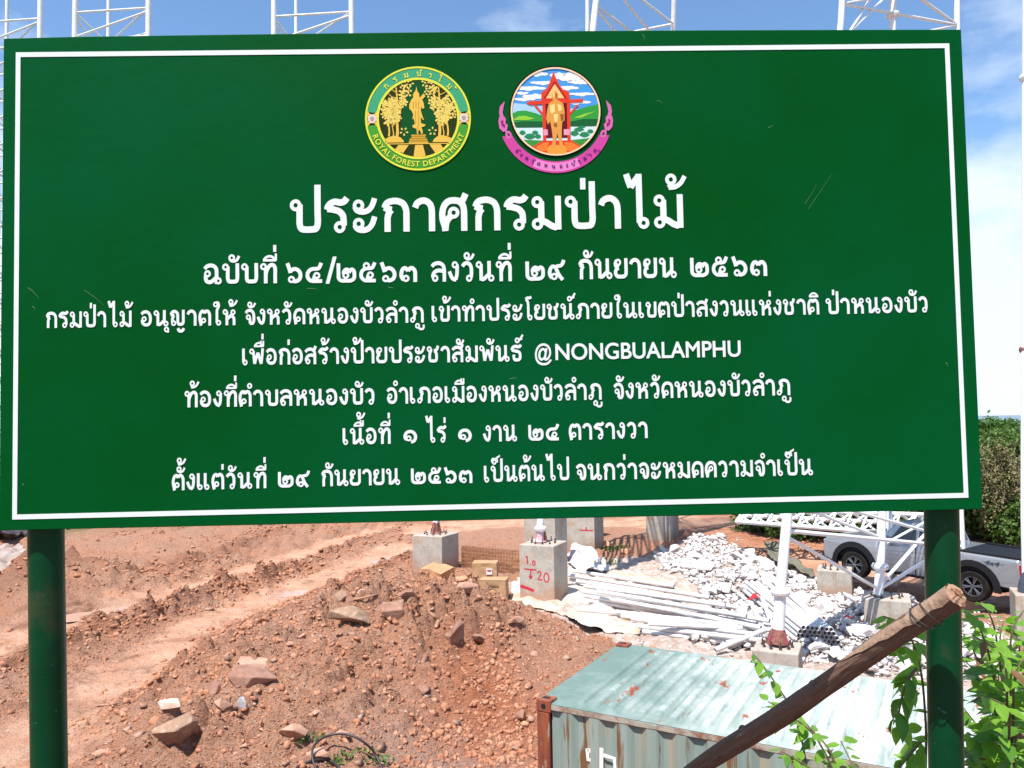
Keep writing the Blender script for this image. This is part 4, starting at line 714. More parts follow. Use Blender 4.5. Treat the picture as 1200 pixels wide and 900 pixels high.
def btree(x, base, top, w, spread):
    trees.append(cap_line([(x + 0.01 * math.sin(i * 1.3), base + (top - base) * i / 8) for i in range(9)], w, w * 0.45))
    for i in range(9):
        y0 = base + (top - base) * (0.42 + 0.06 * i); sd = 1 if i % 2 else -1
        x1 = x + sd * spread * rr_.uniform(0.5, 1); y1 = y0 + rr_.uniform(0.08, 0.16)
        trees.append(cap_line([(x, y0), ((x + x1) / 2, y0 + 0.03), (x1, y1)], w * 0.4, w * 0.12))
        for q in range(4):
            lx = x1 + rr_.uniform(-0.07, 0.07); ly = y1 + rr_.uniform(-0.05, 0.06)
            if math.hypot(lx, ly) > 0.70: continue
            a0 = rr_.random() * 6
            for k in range(3):
                g = a0 + k * 2.1; leaves_.append([(lx, ly), (lx + 0.045 * math.cos(g - 0.5), ly + 0.045 * math.sin(g - 0.5)), (lx + 0.062 * math.cos(g), ly + 0.062 * math.sin(g)), (lx + 0.045 * math.cos(g + 0.5), ly + 0.045 * math.sin(g + 0.5))])
for sx in (-1, 1):
    btree(sx * 0.40, -0.36, 0.60, 0.055, 0.20); btree(sx * 0.555, -0.34, 0.30, 0.035, 0.14); btree(sx * 0.475, -0.34, 0.05, 0.022, 0.07)
    for (ax, ay) in ((sx * 0.2, 0.66), (sx * 0.28, 0.55), (sx * 0.27, -0.25), (sx * 0.15, 0.68)):
        for k in range(5):
            g = k * 1.26 + ax; lx, ly = ax + 0.03 * math.cos(g), ay + 0.03 * math.sin(g)
            leaves_.append([(lx, ly), (lx + 0.04 * math.cos(g - 0.5), ly + 0.04 * math.sin(g - 0.5)), (lx + 0.06 * math.cos(g), ly + 0.06 * math.sin(g)), (lx + 0.04 * math.cos(g + 0.5), ly + 0.04 * math.sin(g + 0.5))])
e.part('tree_stems', trees, GOLD, 2); e.part('tree_leaves', leaves_, flat(225, 200, 100), 2.6)
e.part('tree_base', [[(s_ * x, y) for x, y in [(0.27, -0.46), (0.62, -0.46), (0.64, -0.40), (0.55, -0.35), (0.45, -0.33), (0.34, -0.36), (0.28, -0.42)]] for s_ in (-1, 1)], GOLD, 3)
e.part('ground_line', [[(-0.62, -0.495), (0.62, -0.495), (0.62, -0.478), (-0.62, -0.478)]], GOLD, 3)
e.part('root', [[E1(*p) for p in q] for q in ([(440, 672), (500, 672), (522, 768), (425, 768)], [(310, 670), (390, 672), (345, 735), (275, 715)], [(550, 668), (640, 668), (662, 710), (598, 740)])], GOLD, 3)
e.part('pedestal', [[E1(*p) for p in [(410, 590), (525, 590), (520, 615), (530, 620), (545, 658), (388, 658), (400, 620), (412, 615)]]], flat(200, 160, 55), 3)
e.part('pedestal_line', [[E1(x0, y), E1(x1, y), E1(x1, y - 5), E1(x0, y - 5)] for x0, x1, y in ((408, 526, 604), (402, 532, 622), (398, 538, 640))], GOLD2, 4)
fig = [(456, 205), (463, 245), (477, 265), (478, 292), (497, 300), (512, 345), (515, 380), (498, 385), (492, 362), (488, 400), (500, 445), (512, 475), (500, 470), (486, 450), (488, 500), (525, 512), (512, 528), (490, 530), (500, 560), (500, 585), (488, 583), (480, 556), (468, 560), (466, 588), (455, 588), (452, 545), (425, 535), (418, 520), (440, 505), (430, 460), (420, 470), (428, 430), (415, 400), (398, 385), (398, 350), (415, 310), (430, 295), (428, 268), (440, 250), (450, 235)]
e.part('figure', [[E1(*p) for p in fig]], GOLD, 4)
e.part('figure_line', [[E1(x - 2, y0), E1(x + 2, y0), E1(x + 3, y1), E1(x - 1, y1)] for x, y0, y1 in ((450, 320, 380), (470, 320, 380), (445, 400, 500), (470, 395, 520), (462, 520, 580), (430, 330, 380))], GOLD2, 5)
e.part('lotus_bud', [[E1(*p) for p in q] for q in ([(485, 290), (500, 275), (512, 262), (525, 285), (508, 305), (495, 312)],)], GOLD, 5)
e.arc_text('กรมป่าไม้', 0.81, R(141), R(37), 0.165, Y1, 4)
e.arc_text('ROYAL FOREST DEPARTMENT', 0.925, R(200), R(340), 0.145, Y1, 4, inward=True)

RED = flat(216, 62, 40); RED2 = flat(168, 38, 28); MAG = flat(196, 70, 150); ORG = flat(226, 120, 50)
e = Emb('round_emblem', 'round emblem of a bronze statue before a red pavilion with a magenta ribbon', 651, 131, 52.5)
E2 = lambda X, Y: ((X - 487) / 337.5, (418 - Y) / 337.5)
e.part('outer_ring', [disc(0, 0.005, 1.035, 72)], flat(8, 22, 14), 0.5)
e.part('ribbon', [[(x, y) for x, y in ([((485 + 428 * math.cos(t) - 487) / 337.5, (418 - (458 + 428 * -math.sin(t))) / 337.5) for t in [R(200 + 140 * i / 40) for i in range(41)]] + [((485 + 366 * math.cos(t) - 487) / 337.5, (418 - (432 + 366 * -math.sin(t))) / 337.5) for t in [R(333 - 126 * i / 40) for i in range(41)]])]], MAG, 1.2)
e.part('ribbon_highlight', [[(x, y) for x, y in ([((485 + 418 * math.cos(t) - 487) / 337.5, (418 - (456 + 418 * -math.sin(t))) / 337.5) for t in [R(245 + 50 * i / 20) for i in range(21)]] + [((485 + 374 * math.cos(t) - 487) / 337.5, (418 - (434 + 374 * -math.sin(t))) / 337.5) for t in [R(295 - 50 * i / 20) for i in range(21)]])]], flat(222, 130, 190), 1.8)
for sx in (-1, 1):
    X = lambda v: 487 + sx * (v - 487)
    e.part('finial', [[E2(X(x), y) for x, y in q] for q in (
        [(868, 335), (905, 375), (912, 420), (905, 460), (875, 460), (885, 425), (880, 390)], [(870, 455), (912, 455), (918, 490), (912, 540), (885, 570), (856, 560), (848, 520), (866, 500), (862, 475)],
        [(835, 565), (868, 560), (866, 600), (852, 625), (822, 615), (820, 585)])], flat(205, 105, 165), 2)
    e.part('finial_scroll', [[E2(X(x), y) for x, y in q] for q in ([(880, 480), (900, 485), (895, 520), (872, 540), (868, 515), (884, 505)], [(838, 580), (855, 580), (848, 602), (832, 600)])], flat(140, 30, 100), 3)
e.part('picture_rim', [ring(0, 0, 1.0, 0.965)], flat(240, 205, 160), 6)
e.part('picture_sky', [disc(0, 0, 0.985, 64)], flat(70, 150, 215), 1)
e.part('lower_sky', [[(0.975 * math.cos(t), 0.975 * math.sin(t)) for t in [R(180 - 12 + 192 * i / 30) for i in range(31)]]], flat(165, 200, 232), 1.5)
cl = []
for (cx, cy, w, h) in ((350, 125, 60, 22), (600, 150, 90, 42), (400, 195, 70, 18), (290, 235, 90, 20), (520, 140, 50, 25), (680, 190, 70, 25), (230, 272, 40, 14), (690, 285, 70, 16), (340, 300, 70, 24), (580, 235, 60, 20), (250, 320, 60, 16), (640, 345, 80, 20)):
    for k in range(5):
        q = (k - 2) / 2; cl.append([E2(cx + q * w + w * 0.45 * math.cos(2 * math.pi * i / 12), cy + h * 0.15 * k % 7 + h * (0.9 - 0.4 * abs(q)) * math.sin(2 * math.pi * i / 12)) for i in range(12)])
cl = [[(x * min(1, 0.965 / math.hypot(x, y)), y * min(1, 0.965 / math.hypot(x, y))) for x, y in q] for q in cl]
e.part('cloud', cl, flat(232, 232, 240), 2)
def clip(lp):                              # keep shapes inside the round picture
    o_ = []
    for x, y in lp:
        d = math.hypot(x, y); o_.append((x, y) if d < 0.972 else (x / d * 0.972, y / d * 0.972))
    return o_
def dens(pts, k=8): return [(a[0] + (c_[0] - a[0]) * i / k, a[1] + (c_[1] - a[1]) * i / k) for a, c_ in zip(pts, pts[1:] + pts[:1]) for i in range(k)]
def e2p(name, polys, m, z): return e.part(name, [clip(dens([E2(*p) for p in q])) for q in polys], m, z)
e2p('hill', [[(140, 440), (200, 412), (260, 408), (340, 430), (400, 455), (400, 530), (140, 530)], [(570, 440), (640, 410), (720, 385), (830, 360), (830, 520), (570, 530)]], flat(50, 150, 60), 3)
e2p('hill_highlight', [[(160, 480), (210, 452), (250, 448), (330, 470), (280, 482)], [(620, 470), (700, 440), (790, 420), (720, 450), (680, 470)]], flat(140, 195, 60), 4)
e2p('tree_line', [[(140, 500), (250, 490), (400, 495), (400, 540), (140, 540)], [(580, 500), (700, 478), (830, 480), (830, 535), (580, 535)]], flat(25, 92, 50), 4)
e2p('lake_band', [[(140, 538), (830, 520), (830, 640), (140, 640)]], flat(200, 222, 225), 3.4)
e2p('lotus_leaf', [[(cx - w, cy), (cx - w * 0.6, cy - h), (cx, cy - h * 1.3), (cx + w * 0.6, cy - h), (cx + w, cy), (cx + w * 0.5, cy + h * 0.7), (cx, cy + h), (cx - w * 0.5, cy + h * 0.7)] for cx, cy, w, h in
    ((235, 580, 25, 16), (290, 610, 45, 20), (330, 580, 25, 14), (350, 610, 25, 16), (625, 590, 35, 18), (660, 560, 40, 14), (700, 600, 40, 18), (745, 575, 25, 14), (680, 540, 30, 8))], flat(40, 128, 80), 4.5)
e2p('shore', [[(180, 628), (400, 640), (400, 690), (230, 680)], [(580, 640), (780, 620), (740, 690), (580, 700)]], flat(60, 140, 60), 4.6)
e2p('pavilion_post', [[(388, 330), (412, 330), (412, 640), (388, 640)], [(572, 330), (596, 330), (596, 640), (572, 640)], [(325, 370), (340, 366), (392, 430), (388, 448)], [(650, 366), (662, 372), (600, 445), (594, 430)]], RED, 5)
e2p('pavilion_doorway', [[(412, 350), (572, 350), (572, 620), (412, 620)]], flat(96, 18, 26), 4.8)
e2p('eaves', [[(272, 345), (300, 338), (675, 326), (700, 322), (690, 350), (600, 352), (500, 358), (380, 362), (300, 368), (272, 358)]], RED, 5.4)
e2p('gable', [[(478, 108), (490, 150), (520, 215), (545, 250), (590, 270), (598, 330), (380, 330), (384, 268), (415, 255), (440, 215), (465, 150)]], RED, 5.2)
e2p('gable_panel', [[(485, 200), (510, 245), (540, 285), (560, 318), (415, 318), (430, 285), (455, 245)]], flat(240, 190, 120), 5.6)
e2p('gable_line', [[(478, 190), (492, 190), (575, 320), (556, 320), (485, 208), (415, 320), (398, 320)]], RED2, 5.8)
e2p('steps', [[(300, 690), (390, 640), (600, 640), (680, 690), (620, 730), (490, 756), (350, 725)]], RED, 5)
e2p('rail', [[(392, 555), (425, 555), (425, 600), (392, 600)], [(545, 555), (590, 555), (590, 600), (545, 600)]], flat(225, 150, 170), 5.2)
e2p('carpet', [[(330, 690), (395, 655), (430, 655), (420, 720), (370, 722)], [(545, 655), (600, 655), (660, 690), (610, 722), (560, 722)]], ORG, 5.3)
BRZ = flat(214, 150, 70)
e2p('statue_base', [[(420, 700), (440, 675), (540, 675), (562, 700), (562, 742), (420, 742)]], flat(232, 150, 60), 6)
e2p('statue', [[(482, 262), (500, 268), (508, 295), (500, 330), (545, 358), (555, 420), (552, 490), (535, 500), (530, 560), (528, 630), (540, 690), (515, 695), (505, 640), (498, 585), (484, 640), (478, 695), (452, 695), (462, 630), (455, 560), (445, 495), (425, 520), (415, 470), (425, 400), (438, 358), (470, 335), (458, 300), (464, 270)]], BRZ, 6.4)
e2p('statue_highlight', [[(445, 372), (480, 362), (482, 420), (460, 440), (445, 420)], [(500, 362), (530, 372), (535, 410), (510, 420)], [(470, 440), (505, 440), (498, 500), (478, 500)], [(466, 275), (480, 268), (480, 320), (470, 310)]], flat(244, 205, 130), 7)
e2p('statue_shadow', [[(520, 440), (548, 440), (545, 490), (525, 490)], [(470, 510), (495, 510), (495, 540), (472, 535)], [(488, 280), (502, 280), (500, 318), (490, 325)]], flat(150, 88, 34), 7)
e.arc_text('จังหวัดหนองบัวลำภู', 1.285, R(222), R(318), 0.145, flat(70, 10, 90), 5, inward=True)

# scratches and dirt on the sheet
M_scr = mat('pale_scratch', (0.10, 0.22, 0.10), 0.6)
scr = []
for (x0, y0, x1, y1, w) in ((99, 340, 122, 358, .6), (33, 337, 46, 350, .8), (38, 359, 41, 363, 1), (943, 239, 957, 216, .45), (947, 245, 975, 203, .4), (900, 150, 906, 147, .6), (1108, 425, 1110, 429, 1.0), (455, 337, 462, 338, .8), (597, 444, 606, 443, .8), (753, 40, 755, 48, .7), (26, 567, 28, 569, 1), (360, 338, 372, 339, .7), (770, 118, 776, 121, .6)):
    a = onboard(x0, y0); c2 = onboard(x1, y1); mid = ((a[0] + c2[0]) / 2 + 0.002, (a[1] + c2[1]) / 2 + 0.001)
    lp = cap_line([a, mid, c2], w * 0.0017, w * 0.0005); k = len(scr); scr.append(lp)
VV = []; FF = []
for lp in scr:
    k = len(VV); VV += [(x, y, 0.0009) for x, y in lp]; n_ = len(lp) // 2
    FF += [(k + i, k + i + 1, k + 2 * n_ - 2 - i, k + 2 * n_ - 1 - i) for i in range(n_ - 1)]
place(ob('scratch', mesh('scratch', VV, FF), M_scr))

# posts, welded rails behind the sheet
for (pa, pb) in (((53.2, 625), (56.7, 898)), ((1103.8, 600), (1109.8, 898))):
    a = onboard(*pa); b_ = onboard(*pb)
    sx = (b_[0] - a[0]) / (a[1] - b_[1])
    x_at = lambda y: (a[0] + sx * (a[1] - y)) * 1.033     # the posts stand 6 cm behind the sheet
    q = MB(); r_ = 0.0405
    q.tube((x_at(0.5), 0.5, -0.024 - r_), (x_at(-2.1), -2.1, -0.024 - r_), r_, n=40)
    smooth_angle(place(q.build('post', M_gpost)), 40)
for y in (-0.55, 0.0, 0.55):
    place(MB().box((-1.17, y - 0.02, -0.0235 - 0.0), (1.17, y + 0.02, -0.0225)).build('rail', M_gpost))

# ------------------------------------------------------------------ the log tied across the right post
def bark_log():
    A = at(1121, 698, 1.80); Bp = at(850, 880, 2.50)
    d = (Bp - A); L0 = np.linalg.norm(d); d = d / L0
    t_end = (3.0 - A[2]) / d[2] if d[2] < 0 else 3
    t_end = min(t_end, 4.6)
    q = MB(); pts = []; rad = []
    N = 46
    for i in range(N + 1):
        t = t_end * i / N
        pts.append(A + d * t + 0.004 * np.array([math.sin(t * 5), math.cos(t * 4), math.sin(t * 7)])); rad.append(0.0275 + 0.0003 * t + 0.0012 * math.sin(t * 9))
    n_ = 30
    up = np.array([0, 0, 1.0]); a = np.cross(d, up); a /= np.linalg.norm(a); bb = np.cross(a, d)
    V = []; F = []
    for i, p in enumerate(pts):
        for k in range(n_):
            g = 2 * math.pi * k / n_
            w = 0.0034 * vnoise(np.array([g * 2.2 + 5 * math.sin(i * .1)]), np.array([i * 0.22]))[0] + 0.0018 * vnoise(np.array([g * 7]), np.array([i * 0.5]))[0]
            V.append(p + (rad[i] + w) * (math.cos(g) * a + math.sin(g) * bb))
    for i in range(N):
        for k in range(n_): F.append((i * n_ + k, i * n_ + (k + 1) % n_, (i + 1) * n_ + (k + 1) % n_, (i + 1) * n_ + k))
    return A, d, pts, rad, a, bb, V, F, n_, N
A, dlog, lp_, lrad, la, lb, V, F, n_, N = bark_log()
bark = mat('weathered_bark', (0.13, 0.072, 0.046), 0.9, col2=(0.25, 0.155, 0.105), scale=5, lo=0.5, hi=0.68, bump=1.0, bscale=9, coord='Object', stretch=(9, 9, 1.3), extra=[((0.07, 0.035, 0.025), 5, 8, 0.52, 0.66), ((0.34, 0.23, 0.16), 3, 9, 0.60, 0.70)])
wood = mat('pale_cut_wood', (0.36, 0.22, 0.13), 0.85, col2=(0.24, 0.13, 0.08), scale=40, bump=0.4, bscale=70)
log = thing('wooden_pole', 'rough brown tree trunk pole leaning diagonally and tied to the right green post', 'log', A)
ctr = -A
me = mesh('trunk', np.array(V) + ctr, F, True); ob('trunk', me, bark, log)
# a strip where the bark has come off near the sawn end
V2 = []; F2 = []
for i in range(14):
    for k in range(9):
        g = R(88 + k * 13); taper = max(0, 1 - (i / 13.0) ** 2)
        g = R(140) + (g - R(140)) * taper * (1 + 0.15 * math.sin(i * 2.1))
        t = i * 0.030
        V2.append(A + dlog * t + (0.0290 + 0.0012 * math.sin(i * 1.7 + k)) * (math.cos(g) * la * 1 + math.sin(g) * lb) + ctr)
for i in range(13):
    for k in range(8): F2.append((i * 9 + k, i * 9 + k + 1, (i + 1) * 9 + k + 1, (i + 1) * 9 + k))
ob('bare_patch', mesh('bare_patch', V2, F2, True), mat('bare_wood', (0.36, 0.235, 0.155), 0.85, col2=(0.24, 0.145, 0.095), scale=12, bump=0.5, bscale=40), log)
V3 = [A + ctr - dlog * 0.004]; F3 = []
for rr in (0.4, 0.75, 1.0):
    for k in range(n_): V3.append(A + ctr + (V[k] - A) * rr - dlog * (0.006 if rr < 1 else 0) + dlog * 0.004 * random.uniform(-1, 1) * (rr < 1))
for k in range(n_): F3.append((0, 1 + k, 1 + (k + 1) % n_))
for q_ in range(2):
    for k in range(n_): F3.append((1 + q_ * n_ + k, 1 + (q_ + 1) * n_ + k, 1 + (q_ + 1) * n_ + (k + 1) % n_, 1 + q_ * n_ + (k + 1) % n_))
ob('sawn_end', mesh('sawn_end', V3, F3), wood, log)
V4 = [A + ctr - dlog * 0.009 + 0.009 * (math.cos(g) * la + 1.2 * math.sin(g) * lb) + 0.004 * lb for g in [2 * math.pi * k / 14 for k in range(14)]]
ob('rotten_core', mesh('rotten_core', V4, [tuple(range(14))]), mat('dark_core', (0.28, 0.12, 0.05), 0.9, col2=(0.12, 0.05, 0.02), scale=90), log)
kn = MB()
for t, g, s_ in ((0.55, 0.6, .02), (0.9, 1.3, .016), (1.35, 0.4, .018), (0.32, -0.4, 0.012)):
    p = A + dlog * t + (0.025) * (math.cos(g) * la + math.sin(g) * lb) + ctr
    nrm = math.cos(g) * la + math.sin(g) * lb
    kn.path([p, p + nrm * 0.008, p + nrm * 0.013], [s_, s_ * 0.7, s_ * 0.3], 9)
kn.build('knot', bark, log, smooth=True)
RL = Matrix(((lb[0], la[0], dlog[0]), (lb[1], la[1], dlog[1]), (lb[2], la[2], dlog[2])))
for c_ in log.children: c_.data.transform(RL.transposed().to_4x4())
log.rotation_euler = RL.to_euler()
wire = mat('black_tie_wire', (0.03, 0.025, 0.025), 0.6)
w = MB()
for off, tw in ((0.085, 0.3), (0.100, -0.35), (0.112, 0.12)):
    P = []
    for k in range(25):
        g = 2 * math.pi * k / 24; tt = off + 0.012 * math.sin(g + tw * 3) + tw * 0.02 * math.cos(g)
        P.append(A + dlog * tt + 0.0325 * (math.cos(g) * la + math.sin(g) * lb))
    w.path(P, 0.0014, 6)
Pp = at(1106, 735, 1.93)
tag(w.build('tie_wire', wire), 'thin black wire wound round the pole end at the green post', 'wire')

# ------------------------------------------------------------------ helpers for the yard
def H(x, y): return float(height([x], [y])[0])
_T = np.arange(8.0, 60.0, 0.03)
def drop(px, py, lift=0.0):               # where a sight line meets the ground
    d = _ray(px, py); P = EYE + _T[:, None] * d
    k = np.argmax(P[:, 2] < height(P[:, 0], P[:, 1]) + lift)
    return P[k]
def hull(name, seed, n=16, sq=(1, 1, 1)):
    r = random.Random(seed); bm = bmesh.new()
    for i in range(n):
        v = Vector((r.gauss(0, 1), r.gauss(0, 1), r.gauss(0, 1))).normalized() * r.uniform(0.8, 1.1)
        bm.verts.new((v.x * sq[0], v.y * sq[1], v.z * sq[2]))
    bmesh.ops.convex_hull(bm, input=bm.verts)
    for v in [v for v in bm.verts if not v.link_faces]: bm.verts.remove(v)
    bmesh.ops.triangulate(bm, faces=bm.faces)
    me = bpy.data.meshes.new(name); bm.to_mesh(me); bm.free(); return me
def arrays(me):
    v = np.zeros(len(me.vertices) * 3); me.vertices.foreach_get('co', v)
    f = np.zeros(len(me.polygons) * 3, int); me.polygons.foreach_get('vertices', f)
    return v.reshape(-1, 3), f.reshape(-1, 3)
def rotm(a, b, c):
    ca, sa, cb, sb, cc, sc_ = np.cos(a), np.sin(a), np.cos(b), np.sin(b), np.cos(c), np.sin(c)
    Rz = np.zeros((len(a), 3, 3)); Rz[:, 0, 0] = ca; Rz[:, 0, 1] = -sa; Rz[:, 1, 0] = sa; Rz[:, 1, 1] = ca; Rz[:, 2, 2] = 1
    Rx = np.zeros((len(a), 3, 3)); Rx[:, 1, 1] = cb; Rx[:, 1, 2] = -sb; Rx[:, 2, 1] = sb; Rx[:, 2, 2] = cb; Rx[:, 0, 0] = 1
    Ry = np.zeros((len(a), 3, 3)); Ry[:, 0, 0] = cc; Ry[:, 0, 2] = sc_; Ry[:, 2, 0] = -sc_; Ry[:, 2, 2] = cc; Ry[:, 1, 1] = 1
    return Rz @ Rx @ Ry
def scatter(name, templ, P, S, m, kind='stuff', label=None, flatten=0.7):
    """many small lumps joined into one ground-cover mesh"""
    VV = []; FF = []; k = 0; pick = rng.integers(0, len(templ), len(P))
    for t in range(len(templ)):
        sel = np.where(pick == t)[0]
        if not len(sel): continue
        v, f = templ[t]; n_ = len(sel)
        M = rotm(rng.random(n_) * 6.28, rng.random(n_) * 6.28, rng.random(n_) * 6.28)
        Q = np.einsum('nij,vj->nvi', M, v) * S[sel][:, None, None]
        Q[:, :, 2] *= flatten
        Q += P[sel][:, None, :]
        VV.append(Q.reshape(-1, 3)); FF.append((f[None] + (np.arange(n_) * len(v))[:, None, None]).reshape(-1, 3) + k); k += n_ * len(v)
    o = ob(name, mesh(name, np.vstack(VV), np.vstack(FF)), m)
    return tag(o, label, kind=kind)
M_clod = mat('dry_clods', (0.40, 0.178, 0.10), 0.95, col2=(0.49, 0.265, 0.17), scale=2.6, lo=0.46, hi=0.64, bump=0.8, bscale=30, spec=0.15, extra=[((0.21, 0.10, 0.065), 6, 6, 0.5, 0.7)])
M_peb = mat('pale_pebbles', (0.42, 0.26, 0.185), 0.9, col2=(0.60, 0.48, 0.42), scale=0.9, lo=0.45, hi=0.6, spec=0.2)
M_rub = mat('white_limestone', (0.58, 0.54, 0.52), 0.88, col2=(0.42, 0.35, 0.33), scale=1.6, lo=0.5, hi=0.68, bump=0.5, bscale=20, spec=0.25, extra=[((0.42, 0.40, 0.40), 5, 6, 0.55, 0.75)])
ROCK = [arrays(hull('lump', s, 9, (1, 0.8, 0.65))) for s in range(12)]
TINY = [arrays(hull('lump', 70 + s, 8, (1, 0.85, 0.75))) for s in range(6)]
LUMP = [arrays(hull('lump', 140 + s, 10, (1, 0.85, 0.75))) for s in range(12)]

# loose clods over the spoil heap and along the wheel ridges
N_ = 90000
X = rng.uniform(-13, 9, N_); Y = rng.uniform(9, 31, N_)
ln, rd = zones(X, Y)
heap = np.exp(-(((X + 3.4) / 3.8) ** 2 + ((Y - 17.5) / 5.0) ** 2)) + 0.7 * np.exp(-(((X + 0.8) / 2.0) ** 2 + ((Y - 14.5) / 4.5) ** 2)) + 0.5 * np.exp(-(((X + 9) / 4) ** 2 + ((Y - 27) / 4) ** 2))
pr = np.clip(heap * (1 - ln), 0, 1) * 0.85 * (0.25 + 1.0 * sstep(-0.1, 0.3, fbm(X, Y, 0.9, 3, 81))) + rd * 0.55 + 0.05 * (1 - ln)
keep = (rng.random(N_) < pr) & ~inpoly(X, Y, DUST)
X, Y = X[keep], Y[keep]
S = 0.022 + 0.085 * rng.random(len(X)) ** 2.6; S[rng.random(len(X)) < 0.03] *= 1.6
scatter('soil_clods', LUMP, np.column_stack([X, Y, height(X, Y) + S * 0.05]), S, M_clod, flatten=0.9)
N_ = 190000
X = rng.uniform(-12, 4, N_); Y = 9 + 24 * rng.random(N_) ** 1.3; ln, rd = zones(X, Y)
keep = (rng.random(N_) < 0.75 * (1 - ln) * (0.25 + 0.75 * sstep(-0.1, 0.2, fbm(X, Y, 1.3, 3, 101))) + .4 * rd + 0.04) & ~inpoly(X, Y, DUST)
X, Y = X[keep][:95000], Y[keep][:95000]; S = 0.010 + 0.022 * rng.random(len(X)) ** 2
scatter('soil_crumbs', TINY, np.column_stack([X, Y, height(X, Y) + S * 0.2]), S, M_clod)
N_ = 30000
X = rng.uniform(-26, -3, N_); Y = rng.uniform(20, 52, N_); ln, rd = zones(X, Y)
keep = rng.random(N_) < (1 - ln) * (0.04 + 0.42 * sstep(-0.05, 0.25, fbm(X, Y, 0.5, 3, 111))) + .5 * rd
X, Y = X[keep], Y[keep]; S = 0.035 + 0.10 * rng.random(len(X)) ** 2.5
scatter('far_clods', LUMP, np.column_stack([X, Y, height(X, Y) + S * 0.1]), S, M_clod)
N_ = 2600
X = rng.uniform(-12, 5, N_); Y = rng.uniform(9, 32, N_); ln, rd = zones(X, Y)
keep = (rng.random(N_) < 0.5 * (1 - ln)) & ~inpoly(X, Y, DUST); X, Y = X[keep], Y[keep]; S = 0.05 + 0.11 * rng.random(len(X)) ** 3
scatter('angular_stones', ROCK, np.column_stack([X, Y, height(X, Y) + S * 0.15]), S, mat('brown_angular_stone', (0.31, 0.18, 0.125), 0.9, col2=(0.45, 0.30, 0.22), scale=0.8, lo=0.45, hi=0.62, bump=0.6, bscale=22, spec=0.2))
N_ = 14000
X = rng.uniform(-13, 9, N_); Y = rng.uniform(9, 40, N_)
ln, rd = zones(X, Y)
keep = rng.random(N_) < (0.03 + 0.18 * (1 - ln) * sstep(0.0, 0.5, fbm(X, Y, 0.45, 3, 91) + 0.15))
X, Y = X[keep], Y[keep]; S = 0.014 + 0.04 * rng.random(len(X)) ** 4
scatter('pebbles', ROCK, np.column_stack([X, Y, height(X, Y) + S * 0.3]), S, M_peb)

# ------------------------------------------------------------------ boulders one can tell apart
def mk_rock(name, seed, sx, sy, sz, m, label, px, py, D=None, rz=0.0, tilt=0.0, sink=0.40, group=None, cat='rock'):
    bm = bmesh.new(); r = random.Random(seed)
    for i in range(13):
        v = Vector((r.gauss(0, 1), r.gauss(0, 1), r.gauss(0, 1))).normalized() * r.uniform(0.78, 1.12)
        bm.verts.new((v.x * sx / 2, v.y * sy / 2, v.z * sz / 2))
    bmesh.ops.convex_hull(bm, input=bm.verts)
    for v in [v for v in bm.verts if not v.link_faces]: bm.verts.remove(v)
    bmesh.ops.bevel(bm, geom=list(bm.edges), offset=min(sx, sy, sz) * 0.028, segments=1, affect='EDGES')
    bmesh.ops.triangulate(bm, faces=bm.faces)
    bmesh.ops.subdivide_edges(bm, edges=bm.edges, cuts=1)
    for v in bm.verts:
        q = float(vnoise(np.array([v.co.x * 9 + seed]), np.array([v.co.y * 9 + v.co.z * 7]))[0]) * min(sx, sy, sz) * 0.05
        v.co += v.co.normalized() * q
    me = bpy.data.meshes.new(name); bm.to_mesh(me); bm.free()
    me.polygons.foreach_set('use_smooth', [True] * len(me.polygons)); me.set_sharp_from_angle(angle=R(12))
    # follow the sight line down to the ground
    p = drop(px, py)
    o = ob(name, me, m)
    o.location = (p[0], p[1], H(p[0], p[1]) + sz * (0.5 - sink)); o.rotation_euler = (tilt, tilt * 0.5, rz)
    return tag(o, label, cat, group)
m_tan = mat('tan_sandstone', (0.44, 0.30, 0.20), 0.9, col2=(0.34, 0.22, 0.15), scale=3, bump=0.7, bscale=16, spec=0.2, extra=[((0.52, 0.40, 0.30), 8, 6, 0.5, 0.7)])
m_brn = mat('purple_brown_rock', (0.23, 0.115, 0.08), 0.88, col2=(0.36, 0.21, 0.15), scale=3, bump=0.7, bscale=16, spec=0.25)
m_pnk = mat('pale_pink_rock', (0.48, 0.29, 0.21), 0.88, col2=(0.36, 0.19, 0.13), scale=3, bump=0.5, bscale=16, spec=0.2)
m_gry = mat('grey_tan_sandstone', (0.33, 0.20, 0.13), 0.9, col2=(0.23, 0.15, 0.105), scale=3, bump=0.9, bscale=14, spec=0.2, extra=[((0.42, 0.30, 0.22), 8, 6, 0.5, 0.7)])
m_org = mat('orange_clay_lump', (0.44, 0.20, 0.10), 0.9, col2=(0.52, 0.29, 0.18), scale=3, bump=0.6, bscale=14, spec=0.2)
